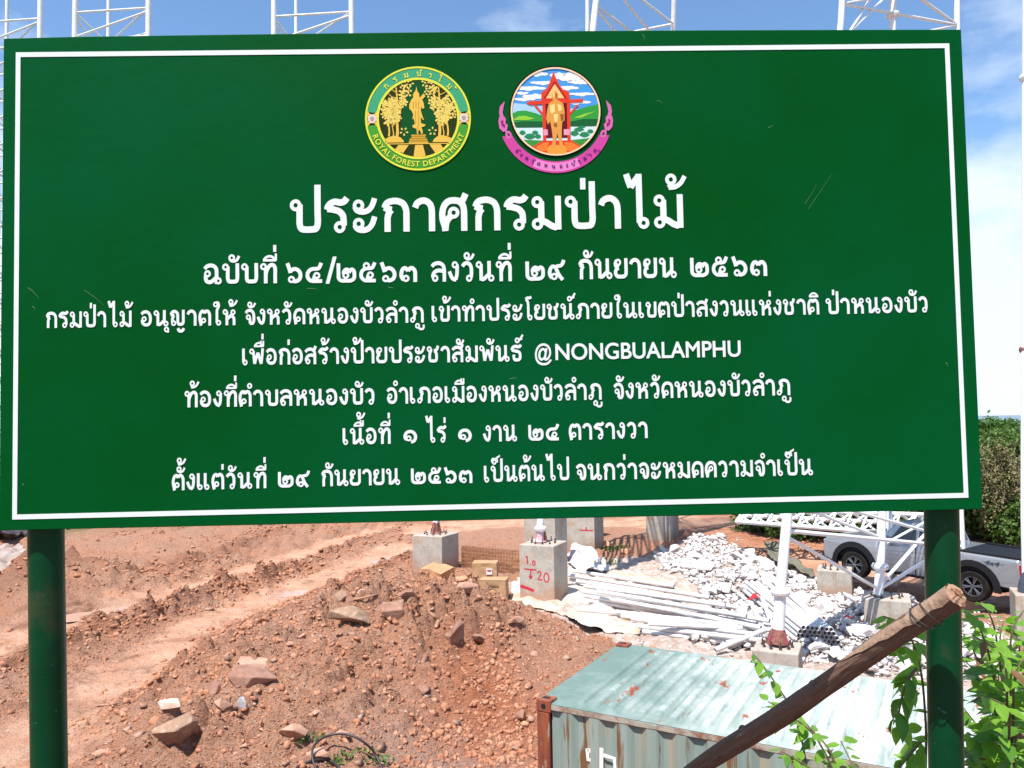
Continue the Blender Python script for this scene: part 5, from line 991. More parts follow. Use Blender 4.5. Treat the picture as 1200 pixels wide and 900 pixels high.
for i, (px, py, sx, sy, sz, m, rz, tl, lab) in enumerate((
    (207, 868, .78, .6, .55, m_gry, .2, .1, 'big tan boulder nearest the camera at the lower left of the soil heap'),
    (292, 797, 1.0, .7, .40, m_brn, .1, .35, 'dark flat slab jutting from the soil heap with a shaded underside'),
    (300, 780, .85, .5, .2, m_pnk, .1, .35, 'thin pale slab lying on top of the dark jutting slab'),
    (410, 727, 1.35, .8, .55, m_gry, -.35, .15, 'long grey-tan boulder on the crest of the soil heap'),
    (459, 720, .95, .7, .62, m_brn, -.4, .2, 'dark purple-brown boulder on the heap right of the long tan boulder'),
    (403, 703, .50, .4, .36, m_gry, .1, 0, 'small square tan block behind the long boulder on the crest'),
    (476, 703, .55, .3, .18, m_brn, .4, .1, 'low brown rock behind the purple-brown boulder'),
    (425, 700, .4, .4, .2, m_pnk, .4, .1, 'low pink rock beside the small square block'),
    (283, 836, .20, .16, .46, mat('chalky_white_rock', (0.70, 0.68, 0.68), 0.8, col2=(0.5, 0.47, 0.48), scale=8), .3, .2, 'narrow upright chalk white stone left of the heap foot'),
    (262, 828, .32, .25, .26, m_pnk, .6, .2, 'pale pointed stone left of the narrow white stone'),
    (253, 812, .34, .26, .24, m_brn, .6, .2, 'dark wedge-shaped stone just above the pale pointed stone'),
    (200, 830, .48, .35, .2, mat('cream_rock', (0.62, 0.50, 0.42), 0.85, col2=(0.5, 0.33, 0.25), scale=5), .1, .2, 'cream flat rock behind the big tan boulder'),
    (228, 862, .3, .26, .22, m_brn, .1, .2, 'small brown stone at the right side of the big tan boulder'),
    (343, 862, .52, .3, .26, m_pnk, .25, .1, 'rounded pink rock at the bottom of the heap left of the black hose'),
    (400, 862, .36, .2, .13, m_pnk, .0, .05, 'flat pale pink slab above the black hose'),
    (372, 884, .5, .3, .14, m_pnk, .0, .05, 'broad low pink stone inside the loops of black hose'),
    (287, 876, .22, .16, .12, m_pnk, .5, .1, 'small pale stone below the narrow upright white stone'),
    (340, 756, .2, .16, .13, m_pnk, .2, .1, 'lone pale pebble-like stone on the left flank of the heap'),
    (355, 747, .2, .16, .14, m_pnk, .8, .1, 'little pale stone higher on the left flank of the heap'),
    (371, 838, .17, .13, .14, m_pnk, .8, .1, 'small pale stone half way down the heap above the flat slab'),
    (536, 757, .62, .4, .7, m_brn, .7, .3, 'reddish angular rock on the right shoulder of the heap'),
    (563, 748, .5, .4, .34, m_brn, .3, .2, 'brown wedge rock right of the reddish angular rock'),
    (528, 745, .26, .22, .2, m_org, .3, .2, 'small reddish lump above the reddish angular rock'),
    (603, 729, .5, .34, .2, m_pnk, .1, .1, 'pink flat stone left of the edge of the white sheet'),
    (540, 680, .9, .5, .3, m_org, -.1, .1, 'orange flat slab of clay between the crumpled box and the rear box'),
    (547, 695, .62, .5, .36, m_pnk, .3, .2, 'whitish pink rock in front of the orange clay slab'),
    (576, 660, .5, .4, .36, m_pnk, .3, .2, 'pale lump of clay on top of the rear cardboard box side'),
    (497, 775, .3, .3, .22, m_brn, .3, .2, 'brown clod in the middle of the heap'),
    (497, 812, .34, .3, .24, m_brn, .9, .2, 'brown clod at the foot of the heap beside the red hollow'),
    (583, 735, .26, .2, .2, m_org, .9, .2, 'small orange lump between two brown rocks on the right of the heap'),
    (626, 768, .28, .2, .2, m_pnk, .9, .2, 'pale lump on the slope above the rusty container corner'),
    (612, 845, .3, .3, .3, m_brn, .9, .2, 'brown lump beside the rusty corner post of the container'),
    (710, 640, .9, .7, .5, m_org, .4, .2, 'big orange lump of clay right of the pedestal with a red cross mark'),
    (735, 648, .8, .6, .4, m_org, .9, .2, 'orange lump of clay in front of the shaded pedestals'),
    (608, 657, .5, .3, .4, m_org, .2, .2, 'orange lump showing between the marked pedestal and the rear pedestal'),
    (190, 826, .22, .2, .15, m_pnk, .2, .1, 'pale chip of stone on the track edge left of the cream rock'),
    (118, 884, .3, .24, .14, m_pnk, .2, .1, 'pale stone at the track edge beside the left green post'),
)): mk_rock('boulder', 100 + i, sx, sy, sz, m, lab, px, py, rz=rz, tilt=tl)

# ------------------------------------------------------------------ white rubble
def in_rub(n_, poly):
    bx = [p[0] for p in poly]; by = [p[1] for p in poly]; X = []; Y = []
    while len(X) < n_:
        x = rng.uniform(min(bx), max(bx), n_ * 3); y = rng.uniform(min(by), max(by), n_ * 3)
        k = inpoly(x + 0.35 * fbm(x, y, 1, 2, 5), y + 0.5 * fbm(x, y, 1, 2, 6), poly); X += list(x[k]); Y += list(y[k])
    return np.array(X[:n_]), np.array(Y[:n_])
BIGS = []
X, Y = in_rub(270, RUB)
ms = []
for s in range(7):
    me = hull('limestone_block', 200 + s, 14, (1, 0.78, 0.62)); me.materials.append(M_rub); ms.append(me)
for i, (x, y) in enumerate(zip(X, Y)):
    o = ob('limestone_block', ms[i % 7]); s = 0.14 + 0.24 * random.random() ** 3
    o.scale = (s, s, s * random.uniform(0.7, 1.0)); o.rotation_euler = (random.uniform(-.5, .5), random.uniform(-.5, .5), random.random() * 6.28)
    o.location = (x, y, H(x, y) + 0.10 + s * 0.3)
    tag(o, 'white broken block of stone lying loose on the rubble heap', 'stone', 'white broken stones of the rubble heap')
X, Y = in_rub(8500, RUB)
S = 0.04 + 0.17 * rng.random(len(X)) ** 2.6
scatter('white_rubble', ROCK, np.column_stack([X, Y, height(X, Y) + rng.random(len(X)) * 0.14]), S, M_rub)
RUB2 = gpath([(640, 690), (700, 670), (800, 655), (860, 640), (1000, 690), (1200, 730), (1200, 900), (1000, 800), (760, 770), (700, 752)])
X, Y = in_rub(1700, RUB2); S = 0.02 + 0.06 * rng.random(len(X)) ** 3
scatter('white_gravel', ROCK, np.column_stack([X, Y, height(X, Y) + S * 0.3]), S, M_rub)
X, Y = in_rub(500, gpath([(820, 612), (870, 618), (935, 655), (975, 660), (940, 640), (880, 606)])); S = 0.05 + 0.12 * rng.random(len(X)) ** 3
scatter('orange_rubble', ROCK, np.column_stack([X, Y, height(X, Y) + S * 0.3]), S, m_org)

# ------------------------------------------------------------------ concrete pedestals
M_con = mat('cast_concrete', (0.40, 0.36, 0.31), 0.85, col2=(0.31, 0.28, 0.24), scale=2.2, lo=0.42, hi=0.62, bump=0.25, bscale=25, spec=0.25,
            extra=[((0.46, 0.42, 0.36), 9, 8, 0.5, 0.7), ((0.36, 0.24, 0.15), 1.6, 7, 0.52, 0.70)])
M_bolt = mat('dark_bolts', (0.07, 0.065, 0.07), 0.5, 0.6, col2=(0.16, 0.10, 0.08), scale=20)
M_red = mat('red_spray_paint', (0.50, 0.010, 0.035), 0.6, col2=(0.40, 0.02, 0.05), scale=20)
def mud(m):                               # soil splashed up the foot of the blocks, rust run-off from the top
    n_, l_ = m.node_tree.nodes, m.node_tree.links; b_ = n_['Principled BSDF']; src = b_.inputs['Base Color'].links[0].from_socket
    tc_ = n_.new('ShaderNodeTexCoord'); sp_ = n_.new('ShaderNodeSeparateXYZ'); l_.new(tc_.outputs['Object'], sp_.inputs['Vector'])
    nz_ = n_.new('ShaderNodeTexNoise'); nz_.inputs['Scale'].default_value = 4; nz_.inputs['Detail'].default_value = 8; l_.new(tc_.outputs['Object'], nz_.inputs['Vector'])
    ad = n_.new('ShaderNodeMath'); ad.operation = 'ADD'; l_.new(sp_.outputs['Z'], ad.inputs[0]); l_.new(nz_.outputs['Fac'], ad.inputs[1])
    mr_ = n_.new('ShaderNodeMapRange'); mr_.inputs['From Min'].default_value = .95; mr_.inputs['From Max'].default_value = .62; mr_.inputs['To Max'].default_value = .8; l_.new(ad.outputs[0], mr_.inputs['Value'])
    mx_ = n_.new('ShaderNodeMixRGB'); l_.new(mr_.outputs['Result'], mx_.inputs['Fac']); l_.new(src, mx_.inputs['Color1']); mx_.inputs['Color2'].default_value = (.36, .20, .13, 1)
    mp_ = n_.new('ShaderNodeMapping'); mp_.inputs['Scale'].default_value = (7, 7, .35); l_.new(tc_.outputs['Object'], mp_.inputs['Vector'])
    n5 = n_.new('ShaderNodeTexNoise'); n5.inputs['Scale'].default_value = 1; n5.inputs['Detail'].default_value = 7; l_.new(mp_.outputs['Vector'], n5.inputs['Vector'])
    m5 = n_.new('ShaderNodeMapRange'); m5.inputs['From Min'].default_value = .56; m5.inputs['From Max'].default_value = .70; m5.inputs['To Max'].default_value = .55; l_.new(n5.outputs['Fac'], m5.inputs['Value'])
    x5 = n_.new('ShaderNodeMixRGB'); l_.new(m5.outputs['Result'], x5.inputs['Fac']); l_.new(mx_.outputs['Color'], x5.inputs['Color1']); x5.inputs['Color2'].default_value = (.30, .19, .11, 1)
    l_.new(x5.outputs['Color'], b_.inputs['Base Color'])
mud(M_con)
TH = R(25)
def pedestal(cx, cy, w, z0, z1, label, d=None, rz=TH, bolts=True, bev=0.025):
    t = thing('concrete_pedestal', label, 'pedestal', (cx, cy, z0), rz)
    d = d or w
    q = MB().box((-w / 2, -d / 2, -0.35), (w / 2, d / 2, z1 - z0)).build('block', M_con, t, bevel=bev)
    if bolts:
        for i in range(10):
            g = 2 * math.pi * i / 10; r = w * 0.33
            q = MB(); x, y = r * math.cos(g), r * math.sin(g)
            q.tube((x, y, z1 - z0 - 0.01), (x, y, z1 - z0 + random.uniform(0.10, 0.17)), 0.017, n=6)
            q.tube((x, y, z1 - z0), (x, y, z1 - z0 + 0.035), 0.036, n=6)
            q.build('anchor_bolt', M_bolt, t)
    return t
def from_corner(px, py, w, z, rz=TH, d=None):        # centre from the near bottom corner seen in the photo
    p = gz(px, py, z); d = d or w
    return (p[0] - (w / 2) * math.cos(rz + math.pi) * -1 * 1 - 0, p[1])
def centre(px, py, w, z=0.0, rz=-TH):
    # near corner at local (+w/2, -w/2)
    p = gz(px, py, z); lx, ly = w / 2, -w / 2
    return p[0] - (lx * math.cos(rz) - ly * math.sin(rz)), p[1] - (lx * math.sin(rz) + ly * math.cos(rz))
RZ = -TH
cxm, cym = centre(650, 706, 1.18)
pm = pedestal(cxm, cym, 1.18, 0.0, 1.72, 'concrete pedestal with red spray painted numbers beside the white pipes', rz=RZ)
# red writing on the left face (local face y = -w/2), straight on it
def facemark(t, w, strokes, z=0.0, wd=0.05):
    q = MB()
    for st in strokes:
        pts = cap_line(st, wd * random.uniform(0.85, 1.1)); n2 = len(pts) // 2
        V = [(x, -w / 2 - 0.004, y) for x, y in pts]
        q.add(V, [(i, i + 1, 2 * n2 - 2 - i, 2 * n2 - 1 - i) for i in range(n2 - 1)])
    q.build('painted_mark', M_red, t)
def oval(cx, cy, rx, ry, n=14): return [(cx + rx * math.cos(2 * math.pi * i / n), cy + ry * math.sin(2 * math.pi * i / n)) for i in range(n + 1)]
facemark(pm, 1.18, [[(-.36, 1.32), (-.31, 1.36)], [(-.32, 1.37), (-.30, 1.12)], [(-.21, 1.10), (-.18, 1.10)], oval(-.09, 1.16, .045, .075, 8),
                    [(-.42, .96), (.0, .95)], [(-.20, .95), (-.21, .66)], [(-.26, .76), (-.21, .66), (-.15, .76)],
                    [(.02, .86), (.08, .92), (.15, .88), (.12, .78), (.03, .66), (.19, .66)], oval(.33, .74, .085, .14, 12)], wd=.045)
facemark(pm, 1.18, [[(-.57, .42), (-.30, .36), (-.10, .30)]], wd=.10)
c5 = centre(541, 670, 1.15)
c5 = gz(541, 672, 0.1)
cx5, cy5 = centre(518, 674, 1.25, 0.0)
p510 = pedestal(cx5 - 0.0, cy5, 1.28, 0.0, 1.40, 'plain concrete pedestal with black bolts left of the cardboard boxes', rz=RZ)
cxr, cyr = centre(646, 640, 1.2, 0.0, RZ)
cxr, cyr = at(640, 640, 30.5)[:2]
pedestal(cxr, cyr, 1.3, 0.0, 1.95, 'concrete pedestal directly behind the one with red numbers', rz=RZ)
q9, q9y = at(690, 645, 33.3)[:2]
ps = pedestal(q9 - 0.1, q9y + 0.3, 1.25, 0.0, 2.3, 'tall shaded concrete pedestal with a red cross line', rz=RZ, bolts=False)
facemark(ps, 1.25, [[(-.05, .93), (.58, .93)], [(.26, .93), (.26, 1.08)]], wd=.05)
q8, q8y = at(706, 640, 34.6)[:2]
pedestal(q8 - 0.55, q8y + 1.9, 1.2, 0.0, 2.4, 'slim concrete pedestal half hidden behind the shaded one', rz=RZ, bolts=False)
q7, q7y = at(777, 640, 35.0)[:2]
pedestal(q7, q7y, 1.2, 0.0, 2.3, 'concrete pedestal behind the top of the rubble heap', rz=RZ, bolts=False)
q6 = at(170, 622, 46.0)
pedestal(q6[0], q6[1], 2.2, 0.0, 0.75, 'low grey concrete pedestal far off under the left half of the board', rz=RZ, bolts=False)
# right tower
AB = at(911, 757, 16.6); pa = pedestal(AB[0], AB[1], 0.92, 0.0, float(AB[2]), 'nearest concrete pedestal with a red collared leg behind the container roof', rz=RZ)
BB = at(1031, 700, 20.2); pb = pedestal(BB[0] + 0.25, BB[1] + 0.15, 1.1, 0.0, float(BB[2]), 'concrete pedestal behind the wooden pole carrying a white leg', rz=RZ)
MB().box((-0.72, -0.72, -0.2), (0.72, 0.72, float(BB[2]) - 0.80)).build('footing', M_con, pb, bevel=0.03)
CB = at(978, 666, 24.4); pc = pedestal(CB[0], CB[1], 1.0, 0.0, float(CB[2]), 'pale concrete pedestal in front of the pickup front wheel', rz=RZ)
EB = at(1131, 684, 22.6); pedestal(EB[0], EB[1] + .2, 1.05, 0.0, float(EB[2]), 'concrete pedestal behind the right green post', rz=RZ)
DB = at(1206, 694, 18.6); pd_ = pedestal(DB[0] + 0.12, DB[1], 0.9, 0.0, float(DB[2]), 'concrete pedestal at the right edge of the photo below the pickup tail', rz=RZ)

# ------------------------------------------------------------------ white lattice towers
M_wp = mat('white_painted_steel', (0.74, 0.75, 0.77), 0.38, col2=(0.66, 0.67, 0.69), scale=3, spec=0.45, extra=[((0.55, 0.50, 0.46), 9, 6, 0.66, 0.8)])
M_rust = mat('rusty_red_primer', (0.16, 0.045, 0.04), 0.75, col2=(0.28, 0.12, 0.09), scale=14, bump=0.3)
M_mag = mat('magenta_primer', (0.42, 0.10, 0.13), 0.6, col2=(0.24, 0.06, 0.07), scale=10)
def seg(q, a, b, r, n=8, cap=True): return q.tube(a, b, r, n=n, cap=cap)
def part_tube(name, t, a, b, r, n=8, m=M_wp):
    o = t.location; q = MB(); q.tube(np.array(a) - np.array(o), np.array(b) - np.array(o), r, n=n)
    return smooth_angle(q.build(name, m, t), 40)
def flange(t, p, r, m=M_wp):
    q = MB(); o = np.array(t.location); p = np.array(p) - o
    q.path([p - [0, 0, .10], p - [0, 0, .03], p], [r * 1.05, r * 1.7, r * 1.75], 14); q.path([p + [0, 0, .008], p + [0, 0, .04], p + [0, 0, .10]], [r * 1.75, r * 1.7, r * 1.05], 14)
    for k in range(8):
        g = k * math.pi / 4; q.tube(p + np.array([r * 1.45 * math.cos(g), r * 1.45 * math.sin(g), -.07]), p + np.array([r * 1.45 * math.cos(g), r * 1.45 * math.sin(g), .08]), r * .14, n=5)
    q.build('flange', m, t)
def lerp(a, b, t): return np.array(a) + (np.array(b) - np.array(a)) * t
def atz(leg, z):
    a, b = np.array(leg[0]), np.array(leg[1]); return a + (b - a) * (z - a[2]) / (b[2] - a[2])
def far_tower(name_label, xl, xb, xr, D, base_w, rtop, off, group='white lattice towers behind the sign'):
    """three-legged mast: positions measured where it clears the top of the board"""
    dz = {0: 0, 1: 3.6, 2: 0.3}
    tops = [at(xl, 25, D), at(xb, 25, D + 3.9), at(xr, 25, D - 0.4)]
    cen = sum(tops) / 3
    legs = []
    for p in tops:
        zt = p[2] + 5; k = 1 + base_w
        b = np.array([cen[0] + (p[0] - cen[0]) * k, cen[1] + (p[1] - cen[1]) * k, 0.0])
        legs.append((b, lerp(b, p, (zt) / p[2])))
    t = thing('lattice_tower', name_label, 'tower', (cen[0], cen[1], 0), group=group)
    for i, L in enumerate(legs): part_tube('leg', t, L[0], L[1], rtop * (0.72 if i == 1 else 1.0), 12)
    z = tops[0][2] + off; st = 1.75
    zs = []
    while z > 1.0: zs.append(z); z -= st
    for z in zs:
        P = [atz(L, z) for L in legs]; Q = [atz(L, z - st + 0.2) for L in legs]
        for i in range(3):
            j = (i + 1) % 3
            part_tube('brace', t, P[i], P[j], 0.065, 6)
            part_tube('diagonal', t, atz(legs[i], z - 0.2) if i != 1 else P[i], Q[j], 0.065, 6)
    return t
far_tower('white lattice tower at the far left corner above the board', -26, 8, 47, 48, 0.05, 0.16, -0.1)
far_tower('white lattice tower second from the left above the board', 88, 127, 174, 46, 0.05, 0.165, 0.55)
far_tower('white lattice tower in the middle left above the board', 321, 347, 412, 46, 0.05, 0.17, 0.30)

# fourth tower, on the visible pedestals
def tower4():
    legs = [(np.array([cxm - 0.12, cym, 1.74]), at(703, -40, 26.5)), (np.array([q9, q9y + .3, 2.3]), at(688.5, -40, 31.5)), (np.array([q7, q7y, 2.3]), at(791, -40, 30.0))]
    t = thing('lattice_tower', 'white lattice tower right of centre rising above the board from three pedestals', 'tower', (3.5, 30, 0), group='white lattice towers behind the sign')
    for i, L in enumerate(legs): part_tube('leg', t, L[0] + np.array([0, 0, .35 if i == 0 else 0.02]), L[1], (0.115, 0.09, 0.105)[i], 14)
    z = atz(legs[0], 15)[2]; zt = at(703, 10, 26.6)[2]
    zs = [zt - 1.45 * k for k in range(-1, 11)]
    for z in zs:
        P = [atz(L, z) for L in legs]; Q = [atz(L, z - 1.3) for L in legs]
        for i, j in ((0, 2), (1, 2), (0, 1)):
            part_tube('brace', t, P[i], P[j], 0.045, 6)
            part_tube('diagonal', t, atz(legs[i], z - .12), Q[j], 0.045, 6)
    p = legs[0][0]; q = MB(); o = np.array(t.location)
    q.path([p - o + [0, 0, .02], p - o + [0, 0, .06], p - o + [0.02, 0, .40]], [.22, .14, .115], 12)
    q.build('base_shoe', mat('pink_stained_steel', (0.62, 0.42, 0.44), 0.5, col2=(0.45, 0.12, 0.18), scale=4, lo=.5, hi=.6), t)
    part_tube('stiffener', t, p + np.array([.2, 0, .02]), p + np.array([.1, 0, .55]), .05, 6, M_rust)
    flange(t, legs[0][0] + np.array([0.03, 0, .42]), .115)
tower4()
# short started leg on the left pedestal
t = thing('steel_stub_column', 'dark primed stub of a steel leg bolted on the plain pedestal', 'steel leg', (cx5, cy5, 1.40))
MB().path([(0, 0, .01), (0, 0, .08), (0, 0, .42)], [.22, .15, .1], 12).build('base_shoe', M_rust, t)
for g in (0.3, 2.4, 4.4):
    MB().tube((.2 * math.cos(g), .2 * math.sin(g), 0.01), (.11 * math.cos(g), .11 * math.sin(g), .45), .04, n=6).build('stiffener', M_rust, t)
smooth_angle(MB().tube((0, 0, .4), (0.25, 0.3, 5.8), .11, n=12).build('pipe', M_wp, t), 40)

# right-hand tower, close by
def tower5():
    zt = 40
    Alo, Aup = AB + np.array([0, 0, .02]), at(988, -40, 20.0)
    Ahi = at(921.5, 620, 16.9)
    def pix(px, py, D): return at(px, py, D)
    t = thing('lattice_tower', 'nearest white lattice tower at the right whose legs pass behind the right green post', 'tower', (9, 20, 0), group='white lattice towers behind the sign')
    A = [pix(911.5, 754, 16.6), pix(914.5, 694, 16.65), pix(923, 600, 16.9), pix(985.5, 25, 18.8), pix(990, -60, 19)]
    Bq = [pix(1029, 697, 20.2), pix(1031.5, 664, 20.25), pix(1033.5, 600, 20.4), pix(1046, 18, 20.9), pix(1048, -60, 21)]
    Eq = [pix(1129, 684, 22.6), pix(1125, 600, 22.8), pix(1121.5, 20, 23.4), pix(1121, -60, 23.5)]
    Fq = [pix(1048, 686, 25.2), pix(1042, 600, 25.4), pix(1050, 300, 24)]
    def leg(pts, rad, m=M_wp, name='leg'):
        q = MB(); o = np.array(t.location); q.path([p - o for p in pts], rad, 18); return smooth_angle(q.build(name, m, t), 40)
    leg([lerp(A[0], A[1], .28), A[1]], [.125, .125]); leg(A[1:], [.108, .108, .075, .075]); flange(t, A[1], .12)
    leg([A[0], lerp(A[0], A[1], .28)], [.20, .14], M_rust, 'base_shoe')
    o = np.array(t.location)
    for g in range(6):
        a = g * math.pi / 3 + .3; q = MB(); bq = A[0] - o
        q.add([bq + [.14 * math.cos(a), .14 * math.sin(a), .28], bq + [.14 * math.cos(a), .14 * math.sin(a), 0], bq + [.27 * math.cos(a), .27 * math.sin(a), 0],
               bq + [.14 * math.cos(a) - .02 * math.sin(a), .14 * math.sin(a) + .02 * math.cos(a), .28], bq + [.14 * math.cos(a) - .02 * math.sin(a), .14 * math.sin(a) + .02 * math.cos(a), 0], bq + [.27 * math.cos(a) - .02 * math.sin(a), .27 * math.sin(a) + .02 * math.cos(a), 0]],
              [(0, 1, 2), (5, 4, 3), (0, 2, 5, 3), (1, 4, 5, 2), (0, 3, 4, 1)]); q.build('gusset', M_mag if g % 2 else M_rust, t)
    leg([Bq[0], Bq[1]], [.115, .115]); leg(Bq[1:], [.11, .11, .095, .095]); flange(t, Bq[1], .12)
    flange(t, Bq[3], .10)
    leg(Eq, [.10, .10, .085, .085]); leg(Fq, [.10, .10, .09])
    def on(L, py):                       # point of a leg at a height given by its place in the photo
        best = None
        for a, b in zip(L[:-1], L[1:]):
            for s_ in np.linspace(0, 1, 60):
                p = lerp(a, b, s_); d = p - EYE; yy = 450 - FPX * (d @ CU) / (d @ _f)
                if best is None or abs(yy - py) < best[0]: best = (abs(yy - py), p)
        return best[1]
    br = lambda a, b, r=.042, n_='brace': part_tube(n_, t, a, b, r, 8)
    br(on(A, 622), on(Eq, 641), .048); br(on(A, 628), on(Bq, 690), .045, 'diagonal'); br(on(Bq, 691), on(Eq, 632), .045, 'diagonal')
    br(on(Bq, 688), on(Eq, 575), .045, 'diagonal'); br(on(A, 578), on(Eq, 634), .042, 'diagonal'); br(on(A, 585), on(Bq, 630), .04, 'diagonal')
    br(on(Bq, 632), on(Fq, 640)); br(on(Fq, 648), on(Eq, 600)); br(on(Fq, 640), on(Eq, 570), .035); br(on(A, 622), on(Fq, 632), .035)
    br(on(A, 600), on(Fq, 560), .035); br(on(Bq, 640), on(Eq, 590), .035, 'diagonal')
    for k in range(10):                   # hidden stretch behind the board
        y0 = 560 - k * 54; br(on(A, y0), on(Bq, y0 + 6), .035); br(on(A, y0), on(Bq, y0 - 46), .035, 'diagonal') if k != 9 else None
        if k < 9: br(on(Bq, y0), on(Eq, y0 + 6), .035); br(on(Bq, y0 - 40), on(Eq, y0), .035, 'diagonal')
    br(on(A, 5), on(Bq, 15), .04); br(on(Bq, 15), on(Eq, 27), .045); br(on(Bq, -25), on(Eq, 27), .045, 'diagonal'); br(on(Eq, 30), on(Bq, 45), .04, 'diagonal')
    br(on(A, 48), on(Bq, -12), .035, 'diagonal'); br(on(A, 62), on(Bq, -45), .035, 'diagonal'); br(on(A, 4), on(Eq, -20), .035)
tower5()
t = thing('steel_column', 'white steel column with two flanges cut off by the right edge of the photo', 'column', (DB[0], DB[1], DB[2]))
o_ = np.array(t.location); P = [at(1204, 694, 18.6), at(1201.5, 600, 18.7), at(1202, 250, 19.4), at(1203, -60, 20)]
q = MB(); q.path([p - o_ for p in P], [.11, .10, .10, .09], 16); smooth_angle(q.build('pipe', M_wp, t), 40)
flange(t, at(1202, 410, 19.1), .085, M_rust); flange(t, at(1202, 91, 19.7), .09); 
MB().path([(0, 0, .01), (0, 0, .25), (0, 0, .50)], [.24, .20, .11], 12).build('base_shoe', mat('dark_blue_shoe', (0.05, 0.06, 0.09), 0.6), t)

# a tower still lying on the ground behind
def lying():
    t = thing('lattice_tower', 'white lattice tower section lying on its side behind the pickup', 'tower', (12, 30, 1.2))
    o = np.array(t.location)
    a = [at(868, 604, 31), at(862, 611, 29.7), at(872, 597, 30.5)]; b = [at(1110, 616, 29.5), at(1105, 630, 28.2), at(1112, 604, 29)]
    for i in range(3): part_tube('leg', t, a[i], b[i], .085, 8)
    for k in range(13):
        f0, f1 = k / 13, (k + 1) / 13
        for i in range(3):
            j = (i + 1) % 3; part_tube('brace', t, lerp(a[i], b[i], f0), lerp(a[j], b[j], f1), .045, 6)
            part_tube('brace', t, lerp(a[i], b[i], f0), lerp(a[j], b[j], f0), .04, 6)
lying()

# ------------------------------------------------------------------ pipes
M_pipe = mat('white_pipe_coating', (0.70, 0.70, 0.70), 0.42, col2=(0.50, 0.47, 0.46), scale=2.5, spec=0.4)
def pipe_between(a, b, r, label, group, name='steel_pipe', m=M_pipe, n=10):
    a = np.array(a); b = np.array(b); c_ = (a + b) / 2; L = np.linalg.norm(b - a)
    q = MB(); q.path([(0, -L / 2, 0), (0, L / 2, 0)], r, n, hollow=True)
    me = q.mesh(name); me.polygons.foreach_set('use_smooth', [True] * len(me.polygons)); me.set_sharp_from_angle(angle=R(40))
    o = ob(name, me, m); o.location = c_; o.rotation_euler = Vector(b - a).to_track_quat('Y', 'Z').to_euler()
    return tag(o, label, 'pipe', group)
LOOSE = [(667, 671, 832, 700, .30), (676, 678, 905, 722, .34), (685, 684, 850, 702, .46), (682, 690, 862, 716, .40), (684, 695, 900, 738, .28),
         (716, 699, 892, 746, .36), (720, 703, 880, 744, .20), (676, 711, 830, 709, .22), (722, 714, 868, 722, .30), (728, 719, 905, 716, .24),
         (724, 728, 884, 728, .16), (749, 731, 906, 739, .22), (753, 737, 895, 746, .12), (790, 706, 902, 728, .44), (805, 738, 905, 757, .12),
         (672, 666, 790, 684, .22), (700, 690, 875, 725, .52), (668, 676, 760, 692, .14), (760, 728, 870, 712, .40), (800, 716, 915, 727, .30),
         (740, 722, 890, 735, .30), (690, 701, 800, 720, .16)]
for (x0, y0, x1, y1, z) in LOOSE:
    y1 = .35 * y1 + .65 * (y0 + (x1 - x0) * .15)
    p = gz(x0, y0 + 3, z); q_ = gz(x1, y1 + 3, z + random.uniform(-.04, .05)); d = (q_ - p); L = np.linalg.norm(d)
    pipe_between(p, p + d / L * min(L, 6.0), .062, 'long white steel pipe lying in the loose stack beside the rubble heap', 'white pipes of the loose stack')
pipe_between(gz(838, 762, .12), gz(896, 738, .42), .06, 'white pipe propped across the right ends of the loose stack', None)
pipe_between(gz(880, 706, .75), gz(896, 741, .2), .06, 'white pipe leaning down beside the red cloth', None)
pipe_between(gz(893, 700, .75), gz(908, 742, .2), .06, 'white pipe leaning left of the red collared tower leg', None)
pipe_between(gz(872, 706, .7), gz(875, 728, .3), .05, 'short white pipe standing steeply above the red cloth', None)
k = 0
bdir = None
for row in range(5):
    for c_ in range(11 - row):
        px = 930 + c_ * 5.6 + row * 2.8 + random.uniform(-.8, .8); py = 752 - row * 4.6 + (c_ * 0.4)
        p = gz(px, py + 2, 0.09 + row * 0.12); far = gz(px - 62 + random.uniform(-6, 6), py - 52, 0.18 + row * .12)
        pipe_between(p, far, .058, 'white steel pipe with its open end facing the camera in the tight bundle', 'open-ended white pipes of the tight bundle')

# ------------------------------------------------------------------ white sheet under the pipes
def sheet(name, label, poly_px, m, seed, amp=.10, lift=.05, z=0.0, step=.05, cat='sheet'):
    P = [tuple(gz(a, b)[:2]) for a, b in poly_px]
    x0, x1 = min(p[0] for p in P), max(p[0] for p in P); y0, y1 = min(p[1] for p in P), max(p[1] for p in P)
    gx = np.arange(x0 - .2, x1 + .2, step); gy = np.arange(y0 - .2, y1 + .2, step); A, Bq = np.meshgrid(gx, gy)
    ins = inpoly(A + .12 * fbm(A, Bq, 1.5, 2, seed), Bq + .12 * fbm(A, Bq, 1.5, 2, seed + 1), P)
    Z = height(A, Bq, False) + lift + amp * (np.abs(fbm(A * 1.0, Bq * 0.6, 1.2, 2, seed + 2)) * 2.2 + .12 * fbm(A, Bq, 3.5, 2, seed + 5)) + z
    id_ = np.arange(A.size).reshape(A.shape)
    f = np.stack([id_[:-1, :-1], id_[:-1, 1:], id_[1:, 1:], id_[1:, :-1]], -1).reshape(-1, 4)
    k_ = ins.ravel()[f].all(1); f = f[k_]; use, inv = np.unique(f, return_inverse=True)
    V = np.stack([A, Bq, Z], -1).reshape(-1, 3)[use]
    o = ob(name, mesh(name, V, inv.reshape(f.shape), True), m)
    md = o.modifiers.new('thickness', 'SOLIDIFY'); md.thickness = .012
    return tag(o, label, cat)
M_sheet = mat('dusty_white_sheet', (0.55, 0.46, 0.385), 0.7, col2=(0.46, 0.30, 0.21), scale=0.7, lo=0.48, hi=0.62, bump=0.4, bscale=9, spec=0.25)
